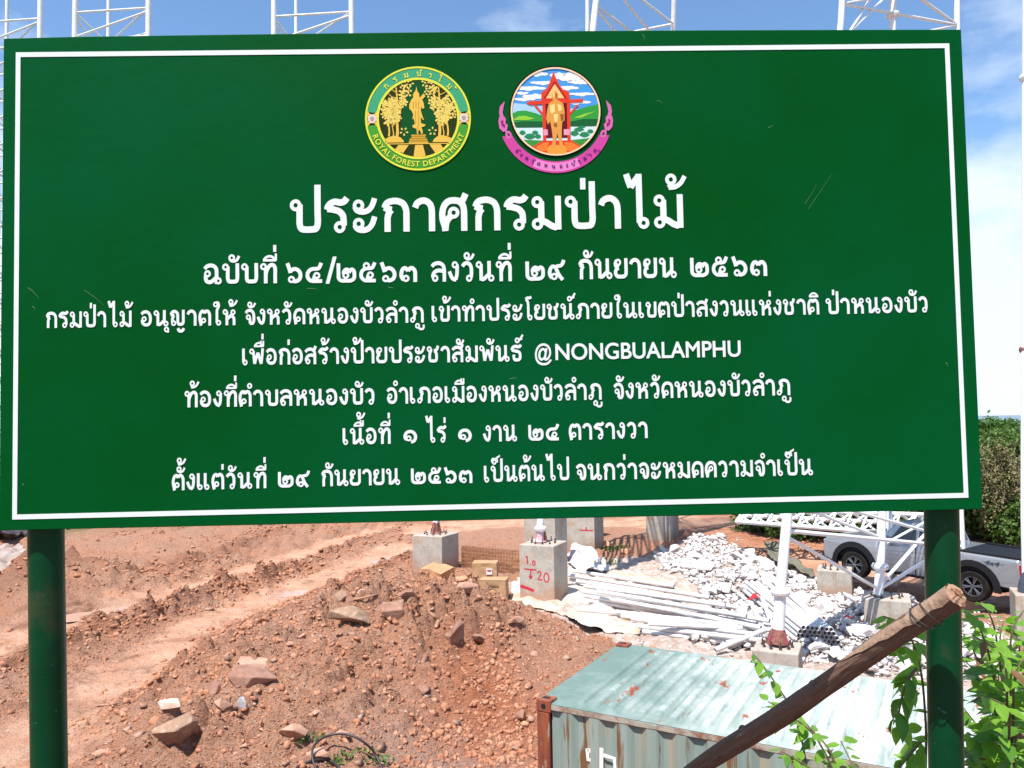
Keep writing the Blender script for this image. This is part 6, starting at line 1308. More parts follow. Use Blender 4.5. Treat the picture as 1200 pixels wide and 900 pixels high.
sheet('plastic_sheet', 'crumpled dusty white sheet spread round the marked pedestal and under the pipes',
      [(600, 716), (598, 690), (612, 676), (640, 690), (668, 672), (660, 652), (690, 650), (742, 672), (800, 690), (745, 712), (760, 735), (752, 748), (715, 752), (680, 744), (650, 724), (632, 716)], M_sheet, 7, .085, .05)
sheet('sand_bag', 'pale crumpled bags lying at the foot of the shaded pedestals', [(664, 660), (672, 646), (696, 650), (720, 668), (700, 676), (672, 672)], mat('pale_bag', (0.62, 0.58, 0.56), 0.75, col2=(0.42, 0.38, 0.38), scale=2), 17, .22, .1, cat='bag')
sheet('green_netting', 'dark olive netting lying at the back edge of the rubble heap', [(893, 654), (915, 656), (945, 676), (960, 690), (935, 688), (905, 672)], mat('olive_netting', (0.10, 0.11, 0.07), 0.9, col2=(0.17, 0.15, 0.11), scale=3), 27, .12, .28, cat='netting')
M_redc = mat('red_cloth', (0.34, 0.015, 0.022), 0.7, col2=(0.42, 0.015, 0.02), scale=6)
for pp, lab in (([(872, 723), (882, 718), (896, 718), (904, 727), (898, 729), (886, 723), (878, 727)], 'red cloth tied round the leaning white pipes'),
                ([(987, 743), (993, 739), (1001, 745), (998, 750), (990, 749)], 'red cloth scrap right of the tight pipe bundle')):
    sheet('red_cloth', lab, pp, M_redc, 37, .10, .40 if pp[0][0] < 900 else .2, step=.04, cat='cloth')
M_tarp = mat('black_tarpaulin', (0.018, 0.016, 0.018), 0.5, col2=(0.05, 0.04, 0.045), scale=3, bump=0.5, bscale=8)
sheet('black_tarpaulin', 'black tarpaulin heap at the left edge under the corner of the board', [(-40, 640), (-30, 620), (36, 618), (36, 636), (10, 645)], M_tarp, 47, .4, .35, step=.2, cat='tarpaulin')
sheet('white_sack', 'dusty white sacking at the left edge below the black tarpaulin', [(-30, 680), (-30, 648), (26, 646), (34, 660), (20, 672), (-5, 682)], mat('sacking', (0.36, 0.31, 0.28), 0.8, col2=(0.25, 0.17, 0.13), scale=1.2), 57, .12, .10, step=.08, cat='sack')

# ------------------------------------------------------------------ boxes
M_card = mat('brown_cardboard', (0.44, 0.27, 0.14), 0.85, col2=(0.36, 0.21, 0.11), scale=4, bump=0.1)
def carton(px, py, w, d, h, rz, label, m=M_card, crumple=0.0, seed=1, extra=None, name='cardboard_box'):
    p = gz(px, py, 0.05); t = thing(name, label, 'box', (p[0], p[1], H(p[0], p[1]) - 0.03), rz)
    bm = bmesh.new(); bmesh.ops.create_cube(bm, size=1.0)
    bmesh.ops.scale(bm, vec=(w, d, h), verts=bm.verts); bmesh.ops.translate(bm, vec=(0, 0, h / 2), verts=bm.verts)
    bmesh.ops.subdivide_edges(bm, edges=bm.edges, cuts=5, use_grid_fill=True)
    r = random.Random(seed)
    for v in bm.verts:
        q = vnoise(np.array([v.co.x * 5 + seed]), np.array([v.co.y * 5 + v.co.z * 4]))[0]
        v.co += Vector((q, vnoise(np.array([v.co.z * 6 + seed]), np.array([v.co.x * 5]))[0], q * .7)) * (0.012 + crumple)
    me = bpy.data.meshes.new('carton'); bm.to_mesh(me); bm.free(); ob('carton', me, m, t)
    if not crumple:
        for s_ in (-1, 1):
            q = MB(); q.add([(-w / 2, s_ * d / 2, h + .003), (w / 2, s_ * d / 2, h + .003), (w / 2 - .02, s_ * (d / 2 + d * .30), h - .06), (-w / 2 + .02, s_ * (d / 2 + d * .30), h - .06)], [(0, 1, 2, 3)]) if s_ > 0 else \
                q.add([(-w / 2, -.02, h + .006), (w / 2, -.02, h + .006), (w / 2, -d / 2, h + .010), (-w / 2, -d / 2, h + .010)], [(0, 1, 2, 3)])
            f_ = q.build('flap', m, t); md = f_.modifiers.new('t', 'SOLIDIFY'); md.thickness = .006
    return t
bx = carton(579, 702, .84, .62, .62, R(-8), 'nearest cardboard box, square, with a small green print on its front')
MB().box((-.10, -.355, .26), (.10, -.335, .40)).build('green_print', mat('green_print', (0.10, 0.20, 0.06), 0.8, col2=(0.4, 0.25, 0.1), scale=40), bx)
MB().box((-.20, -.352, .48), (.20, -.335, .505)).build('print_line', mat('dark_print', (0.14, 0.10, 0.04), 0.8), bx)
bx = carton(569, 683, .84, .6, .78, R(-4), 'tall cardboard box with a white label behind the square box', crumple=.006, seed=4)
MB().box((-.05 + .12, -.335, .40), (.27, -.318, .60)).build('paper_label', flat(235, 225, 225), bx)
MB().box((-.02 + .12, -.338, .50), (.24, -.328, .56)).build('label_print', flat(150, 70, 90), bx)
bx = carton(513, 687, .88, .72, .74, R(-30), 'crumpled orange cardboard box leaning against the plain pedestal', mat('orange_cardboard', (0.52, 0.27, 0.13), 0.85, col2=(0.42, 0.20, 0.10), scale=3, bump=.3), .05, 9)
bx.rotation_euler = (R(8), R(6), R(-30))
q = MB()
for st in ([(-.34, .52), (-.30, .36), (-.25, .48), (-.20, .36), (-.16, .52)], [(.0, .51), (-.09, .50), (-.10, .38), (.0, .37)]):
    pts = cap_line(st, .036); n2 = len(pts) // 2; q.add([(x, -.46, y) for x, y in pts], [(i, i + 1, 2 * n2 - 2 - i, 2 * n2 - 1 - i) for i in range(n2 - 1)])
q.build('scrawled_letters', M_red, bx)

# rusty rebar mats standing between the pedestals
M_reb = mat('rusty_rebar', (0.20, 0.075, 0.03), 0.8, col2=(0.36, 0.17, 0.08), scale=12)
p0 = gz(541, 668); t = thing('rebar_cage', 'low rusty reinforcing cage between the plain and the marked pedestal', 'rebar', (p0[0], p0[1], 0))
a0 = at(541, 668, 29.6) - np.array(t.location); b0 = at(610, 668, 28.2) - np.array(t.location)
a0[2] = 0.05; b0[2] = 0.05
for k in range(6):
    z = 0.08 + k * .13
    for off in (0, .5): MB().tube(a0 + [0, off, z], b0 + [0, off, z], .014, n=5).build('bar', M_reb, t)
for k in range(40):
    p = lerp(a0, b0, k / 39)
    for off in (0, .5): MB().tube(p + np.array([0, off - .015, 0]), p + np.array([0, off - .015, .80]), .012, n=5).build('bar', M_reb, t)
# sticks, root, hose
def strand(name, label, cat, pix, r, m, lift=.03, n=7, dz=None):
    P = []
    for i, (px, py) in enumerate(pix):
        P.append(drop(px, py, lift + (dz[i] if dz else 0)))
    Q = []
    for i in range(len(P) - 1):
        p0_, p1, p2, p3 = P[max(i - 1, 0)], P[i], P[i + 1], P[min(i + 2, len(P) - 1)]
        for s_ in np.arange(0, 1, .2):
            Q.append(.5 * ((2 * p1) + (p2 - p0_) * s_ + (2 * p0_ - 5 * p1 + 4 * p2 - p3) * s_ ** 2 + (3 * p1 - p0_ - 3 * p2 + p3) * s_ ** 3))
    Q.append(P[-1]); q = MB(); q.path(Q, r, n); return tag(q.build(name, m, smooth=True), label, cat)
m_root = mat('pale_root_wood', (0.42, 0.24, 0.15), 0.85, col2=(0.3, 0.15, 0.09), scale=10)
strand('dead_root', 'curved bare root sticking out of the heap below the plain pedestal', 'root', [(502, 706), (503, 716), (508, 722), (513, 728), (511, 735)], [.05] * 20 + [.035], m_root, .05)
strand('dead_stick', 'thin long stick lying between the heap crest and the crumpled box', 'stick', [(414, 703), (440, 697), (470, 688), (492, 680)], .022, m_root, .06)
strand('dead_stick', 'short pale stick on the sandy track beside the left green post', 'stick', [(98, 829), (112, 827), (128, 826)], .02, m_root, .02)
hose = mat('black_hose_rubber', (0.03, 0.022, 0.022), 0.5)
strand('rubber_hose', 'black rubber hose looping over the ground at the bottom edge', 'hose',
       [(345, 903), (352, 897), (368, 891), (385, 891), (396, 898), (400, 905)], .022, hose, .05)
strand('rubber_hose', 'wide arch of black hose rising above the low pink stone', 'hose',
       [(372, 905), (366, 888), (368, 874), (380, 864), (395, 860), (412, 862), (428, 871), (440, 884), (448, 902)], .020, hose, .05, dz=[0, .05, .12, .2, .25, .25, .2, .1, 0])

# ------------------------------------------------------------------ shipping container
M_ct = mat('faded_green_paint', (0.20, 0.262, 0.235), 0.6, col2=(0.255, 0.31, 0.28), scale=1.3, lo=0.4, hi=0.6, bump=0.1, spec=0.25, stretch=(2.6, 2.6, .22), extra=[((0.34, 0.29, 0.20), 2.2, 8, 0.50, 0.64), ((0.17, 0.085, 0.04), 3.4, 10, 0.57, 0.62)])
M_cr = mat('chalky_roof_paint', (0.27, 0.335, 0.30), 0.75, stretch=(3.2, .5, 1), col2=(0.45, 0.48, 0.45), scale=1.6, lo=0.38, hi=0.6, bump=0.15, spec=0.15,
           extra=[((0.085, 0.16, 0.14), 1.5, 8, 0.55, 0.72), ((0.30, 0.09, 0.05), 1.35, 10, 0.665, 0.69), ((0.40, 0.18, 0.12), 14, 6, 0.70, 0.74)])
M_cb = mat('rusty_corner_steel', (0.15, 0.035, 0.02), 0.8, col2=(0.30, 0.075, 0.028), scale=4, stretch=(3, 3, .6), bump=0.3, bscale=30, extra=[((0.30, 0.30, 0.20), 5, 8, 0.56, 0.63)])
M_rail = mat('weathered_rail', (0.36, 0.32, 0.26), 0.7, col2=(0.20, 0.09, 0.05), scale=4, lo=0.47, hi=0.58, bump=.2, bscale=30, extra=[((0.40, 0.50, 0.45), 2, 5, 0.55, 0.65)])
def rib_wear(m):                          # chalky ridges, dirt and old paint left in the troughs
    n_, l_ = m.node_tree.nodes, m.node_tree.links; b_ = n_['Principled BSDF']
    src = b_.inputs['Base Color'].links[0].from_socket
    tc_ = n_.new('ShaderNodeTexCoord'); sp_ = n_.new('ShaderNodeSeparateXYZ'); l_.new(tc_.outputs['Object'], sp_.inputs['Vector'])
    def M(op, a, b=None, c=None):
        q_ = n_.new('ShaderNodeMath'); q_.operation = op
        for i_, v_ in enumerate((a, b, c)):
            if v_ is None: continue
            if isinstance(v_, (int, float)): q_.inputs[i_].default_value = v_
            else: l_.new(v_, q_.inputs[i_])
        return q_.outputs[0]
    nz_ = n_.new('ShaderNodeTexNoise'); nz_.inputs['Scale'].default_value = 5; nz_.inputs['Detail'].default_value = 8; l_.new(tc_.outputs['Object'], nz_.inputs['Vector'])
    x_ = M('ADD', sp_.outputs['X'], M('MULTIPLY', nz_.outputs['Fac'], 0.07))
    f_ = M('FRACT', M('DIVIDE', M('SUBTRACT', x_, .495), .168))
    t_ = M('MULTIPLY', M('ABSOLUTE', M('SUBTRACT', f_, .5)), 2.0)
    mr_ = n_.new('ShaderNodeMapRange'); mr_.inputs['From Min'].default_value = .40; mr_.inputs['From Max'].default_value = .62; l_.new(t_, mr_.inputs['Value'])
    inside = M('MULTIPLY', M('GREATER_THAN', sp_.outputs['X'], .50), M('MULTIPLY', M('GREATER_THAN', sp_.outputs['Y'], .17), M('LESS_THAN', sp_.outputs['Y'], 2.27)))
    mr2 = n_.new('ShaderNodeMapRange'); mr2.inputs['From Min'].default_value = .44; mr2.inputs['From Max'].default_value = .50; mr2.inputs['To Min'].default_value = .35; l_.new(nz_.outputs['Fac'], mr2.inputs['Value'])
    fac = M('MULTIPLY', M('MULTIPLY', mr_.outputs['Result'], inside), mr2.outputs['Result'])
    mx_ = n_.new('ShaderNodeMixRGB'); l_.new(fac, mx_.inputs['Fac']); l_.new(src, mx_.inputs['Color1']); mx_.inputs['Color2'].default_value = (.52, .545, .52, 1)
    # greener, dirtier paint towards the near end
    mg = n_.new('ShaderNodeMapRange'); mg.inputs['From Min'].default_value = 2.6; mg.inputs['From Max'].default_value = .2
    n4 = n_.new('ShaderNodeTexNoise'); n4.inputs['Scale'].default_value = 1.3; n4.inputs['Detail'].default_value = 9; n4.inputs['Roughness'].default_value = .7; l_.new(tc_.outputs['Object'], n4.inputs['Vector'])
    l_.new(M('ADD', sp_.outputs['X'], M('MULTIPLY', M('SUBTRACT', n4.outputs['Fac'], .5), 5.0)), mg.inputs['Value'])
    m4 = n_.new('ShaderNodeMixRGB'); l_.new(M('MULTIPLY', mg.outputs['Result'], 1.0), m4.inputs['Fac']); l_.new(mx_.outputs['Color'], m4.inputs['Color1']); m4.inputs['Color2'].default_value = (.13, .195, .172, 1); mx_ = m4
    # rust blisters over everything
    n3 = n_.new('ShaderNodeTexNoise'); n3.inputs['Scale'].default_value = 2.4; n3.inputs['Detail'].default_value = 9; n3.inputs['Roughness'].default_value = .7
    mp_ = n_.new('ShaderNodeMapping'); mp_.inputs['Scale'].default_value = (1.6, .8, 1); mp_.inputs['Location'].default_value = (3.1, 1.7, 0); l_.new(tc_.outputs['Object'], mp_.inputs['Vector']); l_.new(mp_.outputs['Vector'], n3.inputs['Vector'])
    mr3 = n_.new('ShaderNodeMapRange'); mr3.inputs['From Min'].default_value = .605; mr3.inputs['From Max'].default_value = .635; l_.new(n3.outputs['Fac'], mr3.inputs['Value'])
    m2 = n_.new('ShaderNodeMixRGB'); l_.new(mr3.outputs['Result'], m2.inputs['Fac']); l_.new(mx_.outputs['Color'], m2.inputs['Color1']); m2.inputs['Color2'].default_value = (.27, .085, .05, 1)
    l_.new(m2.outputs['Color'], b_.inputs['Base Color'])
CT = gz(628, 820, 2.59); CA = math.atan2(-.492, .870)
ct = thing('shipping_container', 'rusty pale green shipping container with corrugated roof in the lower right', 'container', (CT[0], CT[1], 0.0), CA)
rib_wear(M_cr)
CL, CW, CH = 6.06, 2.44, 2.59
q = MB()                                 # side walls with trapezoid corrugation
def corr_wall(y, out):
    pts = []; x = .17; P = []
    while x < CL - .17:
        for dx, dy in ((0, 0), (.085, 0), (.150, .042), (.245, .042), (.310, 0)): P.append((x + dx, dy))
        x += .310
    P = [(px_, dy) for px_, dy in P if px_ <= CL - .15]
    V = []; F = []
    for i, (px_, dy) in enumerate(P): V += [(px_, y + out * (-.045 + dy * 1.0), .16), (px_, y + out * (-.045 + dy * 1.0), CH - .085)]
    for i in range(len(P) - 1): F.append((2 * i, 2 * i + 2, 2 * i + 3, 2 * i + 1))
    return V, F
for y, out, lab in ((0, -1, 'side_wall'), (CW, 1, 'side_wall')):
    V, F = corr_wall(y, out); ob('side_wall', mesh('side_wall', V, F), M_ct, ct)
V = [(.045, .15, .16), (.045, CW - .15, .16), (.045, CW - .15, CH - .1), (.045, .15, CH - .1)]
ob('end_wall', mesh('end_wall', V, [(0, 3, 2, 1)]), M_ct, ct)
ob('end_wall', mesh('end_wall', [(v[0] + CL - .09, v[1], v[2]) for v in V], [(0, 1, 2, 3)]), M_ct, ct)
for x in (0, CL - .16):
    for y in (0, CW - .16):
        MB().box((x + .004, y + .004, .12), (x + .156, y + .156, CH - .118)).build('corner_post', M_cb, ct, bevel=.012)
        for z in (0, CH - .118):
            cc = MB().box((x, y, z), (x + .178, y + .162, z + .118 + (.012 if z else 0))).build('corner_casting', M_cb, ct, bevel=.010)
            dk = mat('casting_hole', (0.01, 0.008, 0.008), 0.9) if 'casting_hole' not in bpy.data.materials else bpy.data.materials['casting_hole']
            yy = y - .0015 if y == 0 else y + .1635
            MB().path([(x + .09, yy - (.0 if y == 0 else .004), z + .062), (x + .09, yy + (.004 if y == 0 else 0), z + .062)], .030, 14).build('hole', dk, cc)
            if z: MB().box((x + .05, y + .055, z + .1295), (x + .13, y + .105, z + .1325)).build('slot', dk, cc)
for y in (0, CW - .06):
    MB().box((.18, y + .002, CH - .085), (CL - .18, y + .058, CH - .02)).build('top_rail', M_rail, ct, bevel=.008)
    MB().box((.18, y + .002, .03), (CL - .18, y + .058, .16)).build('bottom_rail', M_rail, ct, bevel=.008)
for x in (0, CL - .06):
    MB().box((x + .002, .165, CH - .085), (x + .058, CW - .165, CH - .021)).build('header', M_rail, ct, bevel=.008)
# roof sheet: shallow pressed ribs running across, flat margin all round
rx = []
xx = np.arange(0.0, CL + .001, .0125)
ph = ((xx - .46) / .168) % 1.0
prof = np.clip((np.abs(ph - .5) * 2 - .42) / .16, 0, 1)
prof = np.where((xx < .42) | (xx > CL - .30), 0.0, prof)
yy = np.concatenate([[0, .04, .085], np.linspace(.11, .17, 4), np.linspace(.2, CW - .2, 30), np.linspace(CW - .17, CW - .11, 4), [CW - .085, CW - .04, CW]])
edge = np.minimum(sstep(.09, .19, yy), sstep(.09, .19, CW - yy))
GXc, GYc = np.meshgrid(xx, yy)
ZZ = CH - .018 + .032 * edge[:, None] * prof[None, :] + .006 * fbm(GXc, GYc, 1.2, 3, 5) * edge[:, None]
i3 = np.arange(GXc.size).reshape(GXc.shape)
f3 = np.stack([i3[:-1, :-1], i3[:-1, 1:], i3[1:, 1:], i3[1:, :-1]], -1).reshape(-1, 4)
cut = ~(((GXc < .17) | (GXc > CL - .17)) & ((GYc < .155) | (GYc > CW - .155)))
f3 = f3[cut.ravel()[f3].all(1)]
ob('roof', mesh('roof', np.stack([GXc, GYc, ZZ], -1).reshape(-1, 3), f3), M_cr, ct)
# lower part of a white painted mark on the near side
q = MB(); M_wm = flat(236, 240, 238)
for st in ([(.595, 2.185), (.60, 2.075), (.705, 2.075)], [(.595, 2.175), (.705, 2.155)], [(.755, 2.225), (.745, 1.85)], [(.765, 2.155), (.895, 2.145), (.905, 1.98), (.76, 1.98)], [(.62, 1.94), (.93, 1.90)]):
    pts = cap_line(st, .042); n2 = len(pts) // 2; q.add([(x, -.0475 + .0, y) for x, y in pts], [(i, i + 1, 2 * n2 - 2 - i, 2 * n2 - 1 - i) for i in range(n2 - 1)])
mk = q.build('painted_mark', M_wm, ct)
for v in mk.data.vertices: v.co.y = 0.0035

# ------------------------------------------------------------------ pickup truck
M_sil = mat('silver_car_paint', (0.38, 0.39, 0.415), 0.27, 0.6, col2=(0.35, 0.36, 0.38), scale=1.5, spec=0.5, coat=0.6)
M_blk = mat('black_trim_plastic', (0.010, 0.010, 0.012), 0.6, spec=.2)
M_tyre = mat('dusty_tyre_rubber', (0.010, 0.010, 0.010), 0.9, spec=.15, col2=(0.022, 0.018, 0.016), scale=6)
M_glass = mat('dark_car_glass', (0.012, 0.014, 0.016), 0.05, spec=0.8)
M_alloy = mat('grey_alloy', (0.22, 0.22, 0.235), 0.3, 0.8)
M_lamp = mat('red_tail_lamp', (0.28, 0.006, 0.012), 0.15, spec=0.7)
M_hl = mat('clear_headlamp', (0.65, 0.67, 0.70), 0.12, spec=0.7)
WF = at(1001, 662, 24.7); WR = at(1139.5, 687, 21.9)          # wheel centres on the side facing us
dx, dy = WR[0] - WF[0], WR[1] - WF[1]
wb = math.hypot(dx, dy); ang = math.atan2(dy, dx)
print('wheelbase', wb, 'z', WF[2], WR[2], H(WF[0], WF[1]), H(WR[0], WR[1]))
K = wb / 3.085
# local frame: +x towards the tail, +y away from the camera side, z up; origin under the front near wheel
TR = thing('pickup_truck', 'silver double cab pickup truck with black wheel arches parked behind the white tower legs', 'pickup', (WF[0], WF[1], 0), ang)
zf, zr = WF[2] - .39 * K, WR[2] - .39 * K
TR.location.z = zf; TR.rotation_euler = (0, -math.atan2(zr - zf, wb), ang)
TR.scale = (K, K, K)
def arch(cx, r, z0, n=14, a0=0, a1=180): return [(cx + r * math.cos(R(a1 - (a1 - a0) * i / n)), z0 + r * math.sin(R(a1 - (a1 - a0) * i / n))) for i in range(n + 1)]
Wd = 1.82
# lower body outline with wheel openings (x, z)
out = [(-.92, .50), (-.95, .72), (-.93, .98), (-.80, 1.10), (-.10, 1.17), (.55, 1.20), (2.28, 1.20), (2.29, 1.20), (4.12, 1.19), (4.14, 1.05), (4.16, .66), (4.10, .50)] + \
      [(p[0], p[1]) for p in arch(3.085, .50, .42, 12, 10, 170)][::-1] + [(2.50, .36), (.60, .36)] + arch(0, .50, .42, 12, 10, 170)[::-1] + [(-.60, .42)]
def body_shell():
    V = []; F = []; n_ = len(out)
    secs = [(0.0, .0), (0.02, .0), (Wd / 2, .0), (Wd - .02, 0), (Wd, .0)]
    q = MB()
    for (y, e_) in ((-.02, .035), (0.02, .0), (Wd - .02, .0), (Wd + .02, .035)):
        for (x, z) in out:
            zz = z - (e_ * .9 if z > 1.0 else 0); xx = x + (e_ if x < -.7 else (-e_ if x > 4.0 else 0))
            bulge = -.03 * math.sin(max(0, min(1, (z - .4) / .8)) * math.pi) * (1 if y < Wd / 2 else -1)
            V.append((xx, y + bulge, zz))
    for s_ in range(3):
        for i in range(n_): F.append((s_ * n_ + i, s_ * n_ + (i + 1) % n_, (s_ + 1) * n_ + (i + 1) % n_, (s_ + 1) * n_ + i))
    F.append(tuple(range(n_))); F.append(tuple(range(3 * n_, 4 * n_))[::-1])
    q.add(V, F); return q
bo = body_shell().build('body', M_sil, TR, bevel=.02); 
cabw = lambda x0, x1, z, inset: [(x0, inset, z), (x1, inset, z), (x1, Wd - inset, z), (x0, Wd - inset, z)]
V = cabw(.62, 2.32, 1.17, .02) + cabw(1.12, 2.12, 1.74, .17)
q = MB(); q.add(V, [(0, 1, 2, 3), (4, 7, 6, 5), (0, 4, 5, 1), (1, 5, 6, 2), (2, 6, 7, 3), (3, 7, 4, 0)]); q.build('cabin', M_sil, TR, bevel=.06, seg=3)
def side_pt(x, z, off=.012):              # point on the near cabin side
    t_ = (z - 1.17) / (1.74 - 1.17); return (x, .02 + .15 * t_ - off, z)
for pts in ([(.98, 1.24), (1.66, 1.24), (1.66, 1.66), (1.26, 1.66)], [(1.74, 1.24), (2.20, 1.24), (2.08, 1.66), (1.74, 1.66)]):
    w_ = MB(); P = [side_pt(x, z) for x, z in pts]; P2 = [side_pt(x, z, -.01) for x, z in pts]
    w_.add(P + P2, [(0, 1, 2, 3), (7, 6, 5, 4), (0, 4, 5, 1), (1, 5, 6, 2), (2, 6, 7, 3), (3, 7, 4, 0)]); w_.build('side_window', M_glass, TR)
w_ = MB(); w_.add([(.66, .14, 1.21), (.66, Wd - .14, 1.21), (1.07, Wd - .24, 1.69), (1.07, .24, 1.69)], [(0, 1, 2, 3)]); w_.build('windscreen', M_glass, TR)
w_ = MB(); w_.add([(2.31, .18, 1.26), (2.31, Wd - .18, 1.26), (2.17, Wd - .26, 1.66), (2.17, .26, 1.66)], [(3, 2, 1, 0)]); w_.build('rear_window', M_glass, TR)
# load bed: black liner rail and tub
MB().box((2.70, .06, 1.175), (4.12, .14, 1.245)).build('bed_rail', M_blk, TR, bevel=.01); MB().box((2.70, Wd - .14, 1.175), (4.12, Wd - .06, 1.245)).build('bed_rail', M_blk, TR, bevel=.01)
MB().box((4.05, .16, 1.175), (4.13, Wd - .16, 1.24)).build('tailgate_cap', M_blk, TR, bevel=.01)
MB().box((2.68, .145, 1.194), (4.04, Wd - .145, 1.205)).build('bed_liner', M_blk, TR)
for x in (2.655,): MB().box((x, -.004, .45), (x + .012, .03, 1.19)).build('panel_gap', M_blk, TR)
for x in (.72, 1.70, 2.50): MB().box((x, -.052, .45), (x + .012, .0, 1.16)).build('door_gap', M_blk, TR)
for x in (1.48, 2.28): MB().box((x, -.072, 1.0), (x + .17, -.045, 1.035)).build('door_handle', M_sil, TR, bevel=.008)
MB().box((.78, -.085, 1.20), (.96, -.0, 1.36)).build('wing_mirror', M_sil, TR, bevel=.03)
for cx in (0.0, 3.085):                   # black flared arches
    q = MB(); n_ = 14; A1 = arch(cx, .50, .40, n_, -6, 186); A2 = arch(cx, .65, .40, n_, -6, 186)
    for yy in ((-.085, .02), (Wd - .02, Wd + .085)):
        V = [(x, yy[0], z) for x, z in A1] + [(x, yy[0] + (.02 if yy[0] < 0 else 0), z) for x, z in A2] + [(x, yy[1], z) for x, z in A1] + [(x, yy[1], z) for x, z in A2]
        F = []
        m_ = n_ + 1
        for i in range(n_): F += [(i, i + 1, m_ + i + 1, m_ + i), (2 * m_ + i, 3 * m_ + i, 3 * m_ + i + 1, 2 * m_ + i + 1), (i, 2 * m_ + i, 2 * m_ + i + 1, i + 1), (m_ + i, m_ + i + 1, 3 * m_ + i + 1, 3 * m_ + i)]
        q.add(V, F)
    q.build('wheel_arch', M_blk, TR, smooth=False)
    MB().box((cx - .48, .02, .42), (cx + .48, Wd - .02, .92)).build('arch_liner', M_blk, TR)
    for yy, sgn in ((0.02, -1), (Wd - .02, 1)):
        y0 = yy + sgn * .05; y1 = yy - sgn * .20
        ty = MB(); prof_ = [(.24, y0), (.35, y0 + sgn * .015), (.385, y0 - sgn * .02), (.39, (y0 + y1) / 2), (.385, y1), (.30, y1)]
        n2 = 40; V = []; F = []
        for k in range(n2):
            g = 2 * math.pi * k / n2
            for i, (r_, y_) in enumerate(prof_):
                rr = r_ * (1.0 if i != 3 else (1.012 if k % 2 else .985)); V.append((cx + rr * math.cos(g), y_, .39 + rr * math.sin(g)))
        m_ = len(prof_)
        for k in range(n2):
            for i in range(m_ - 1): F.append((k * m_ + i, ((k + 1) % n2) * m_ + i, ((k + 1) % n2) * m_ + i + 1, k * m_ + i + 1))
        ty.add(V, F); wh = ty.build('wheel', M_tyre, TR, smooth=True); wh.data.set_sharp_from_angle(angle=R(50))
        rm = MB(); yr = y0 + sgn * (-.025)
        rm.path([(cx, yr - sgn * .03, .39), (cx, yr - sgn * .05, .39)], [.25, .25], 24); rm.build('hub_disc', M_blk, wh)
        sp_ = MB()
        for k in range(6):
            g = k * math.pi / 3 + .2
            for dg in (-.13, .13):
                sp_.tube((cx + .05 * math.cos(g), yr, .39 + .05 * math.sin(g)), (cx + .235 * math.cos(g + dg), yr + sgn * .012, .39 + .235 * math.sin(g + dg)), .016, n=6)
        ringp = [(cx + .237 * math.cos(2 * math.pi * k / 24), yr + sgn * .012, .39 + .237 * math.sin(2 * math.pi * k / 24)) for k in range(25)]
        sp_.path(ringp, .014, 6); sp_.path([(cx, yr - sgn * .02, .39), (cx, yr + sgn * .02, .39)], .055, 12); sp_.build('rim', M_alloy, wh)
MB().box((.56, -.10, .36), (2.50, .02, .42)).build('side_step', M_blk, TR, bevel=.012)
MB().box((-.90, .02, .44), (4.0, Wd - .02, .60)).build('underbody', M_blk, TR)
MB().box((4.12, .06, .50), (4.26, Wd - .06, .68)).build('rear_bumper', M_blk, TR, bevel=.03)
q = MB(); q.add([(3.90, -.032, .70), (4.165, -.020, .68), (4.165, -.014, 1.08), (4.06, -.028, 1.09), (3.90, .05, .70), (4.18, .22, .68), (4.165, .22, 1.08), (4.06, .05, 1.09)],
                [(0, 1, 2, 3), (7, 6, 5, 4), (0, 4, 5, 1), (1, 5, 6, 2), (2, 6, 7, 3), (3, 7, 4, 0)]); q.build('tail_light', M_lamp, TR, bevel=.01)
q = MB(); q.box((4.145, Wd - .24, .70), (4.18, Wd + .01, 1.06)); q.build('tail_light', M_lamp, TR)
MB().box((-.985, .04, .44), (-.86, Wd - .04, .72)).build('front_bumper', M_blk, TR, bevel=.03)
MB().box((-.965, .45, .74), (-.90, Wd - .45, 1.0)).build('grille', M_blk, TR, bevel=.01)
for y in (.02, Wd - .36): MB().box((-.955, y, .82), (-.60 if y < 1 else -.9, y + .34, .99)).build('headlight', M_hl, TR, bevel=.02)
# the 4x4 transfer on the bed side
V, F = text_geom('4x4'); V2 = [(3.36 + (p[0]) * .22 + p[1] * .05, -.052, .99 + p[1] * .155) for p in V]
try: ob('bed_lettering', mesh('bed_lettering', V2, F), mat('transfer_ink', (0.03, 0.04, 0.07), 0.4), TR)
except Exception as ex: print(ex)
MB().box((3.30, -.053, 1.055), (3.82, -.049, 1.065)).build('bed_stripe', mat('stripe_ink', (0.03, 0.05, 0.12), 0.4), TR)

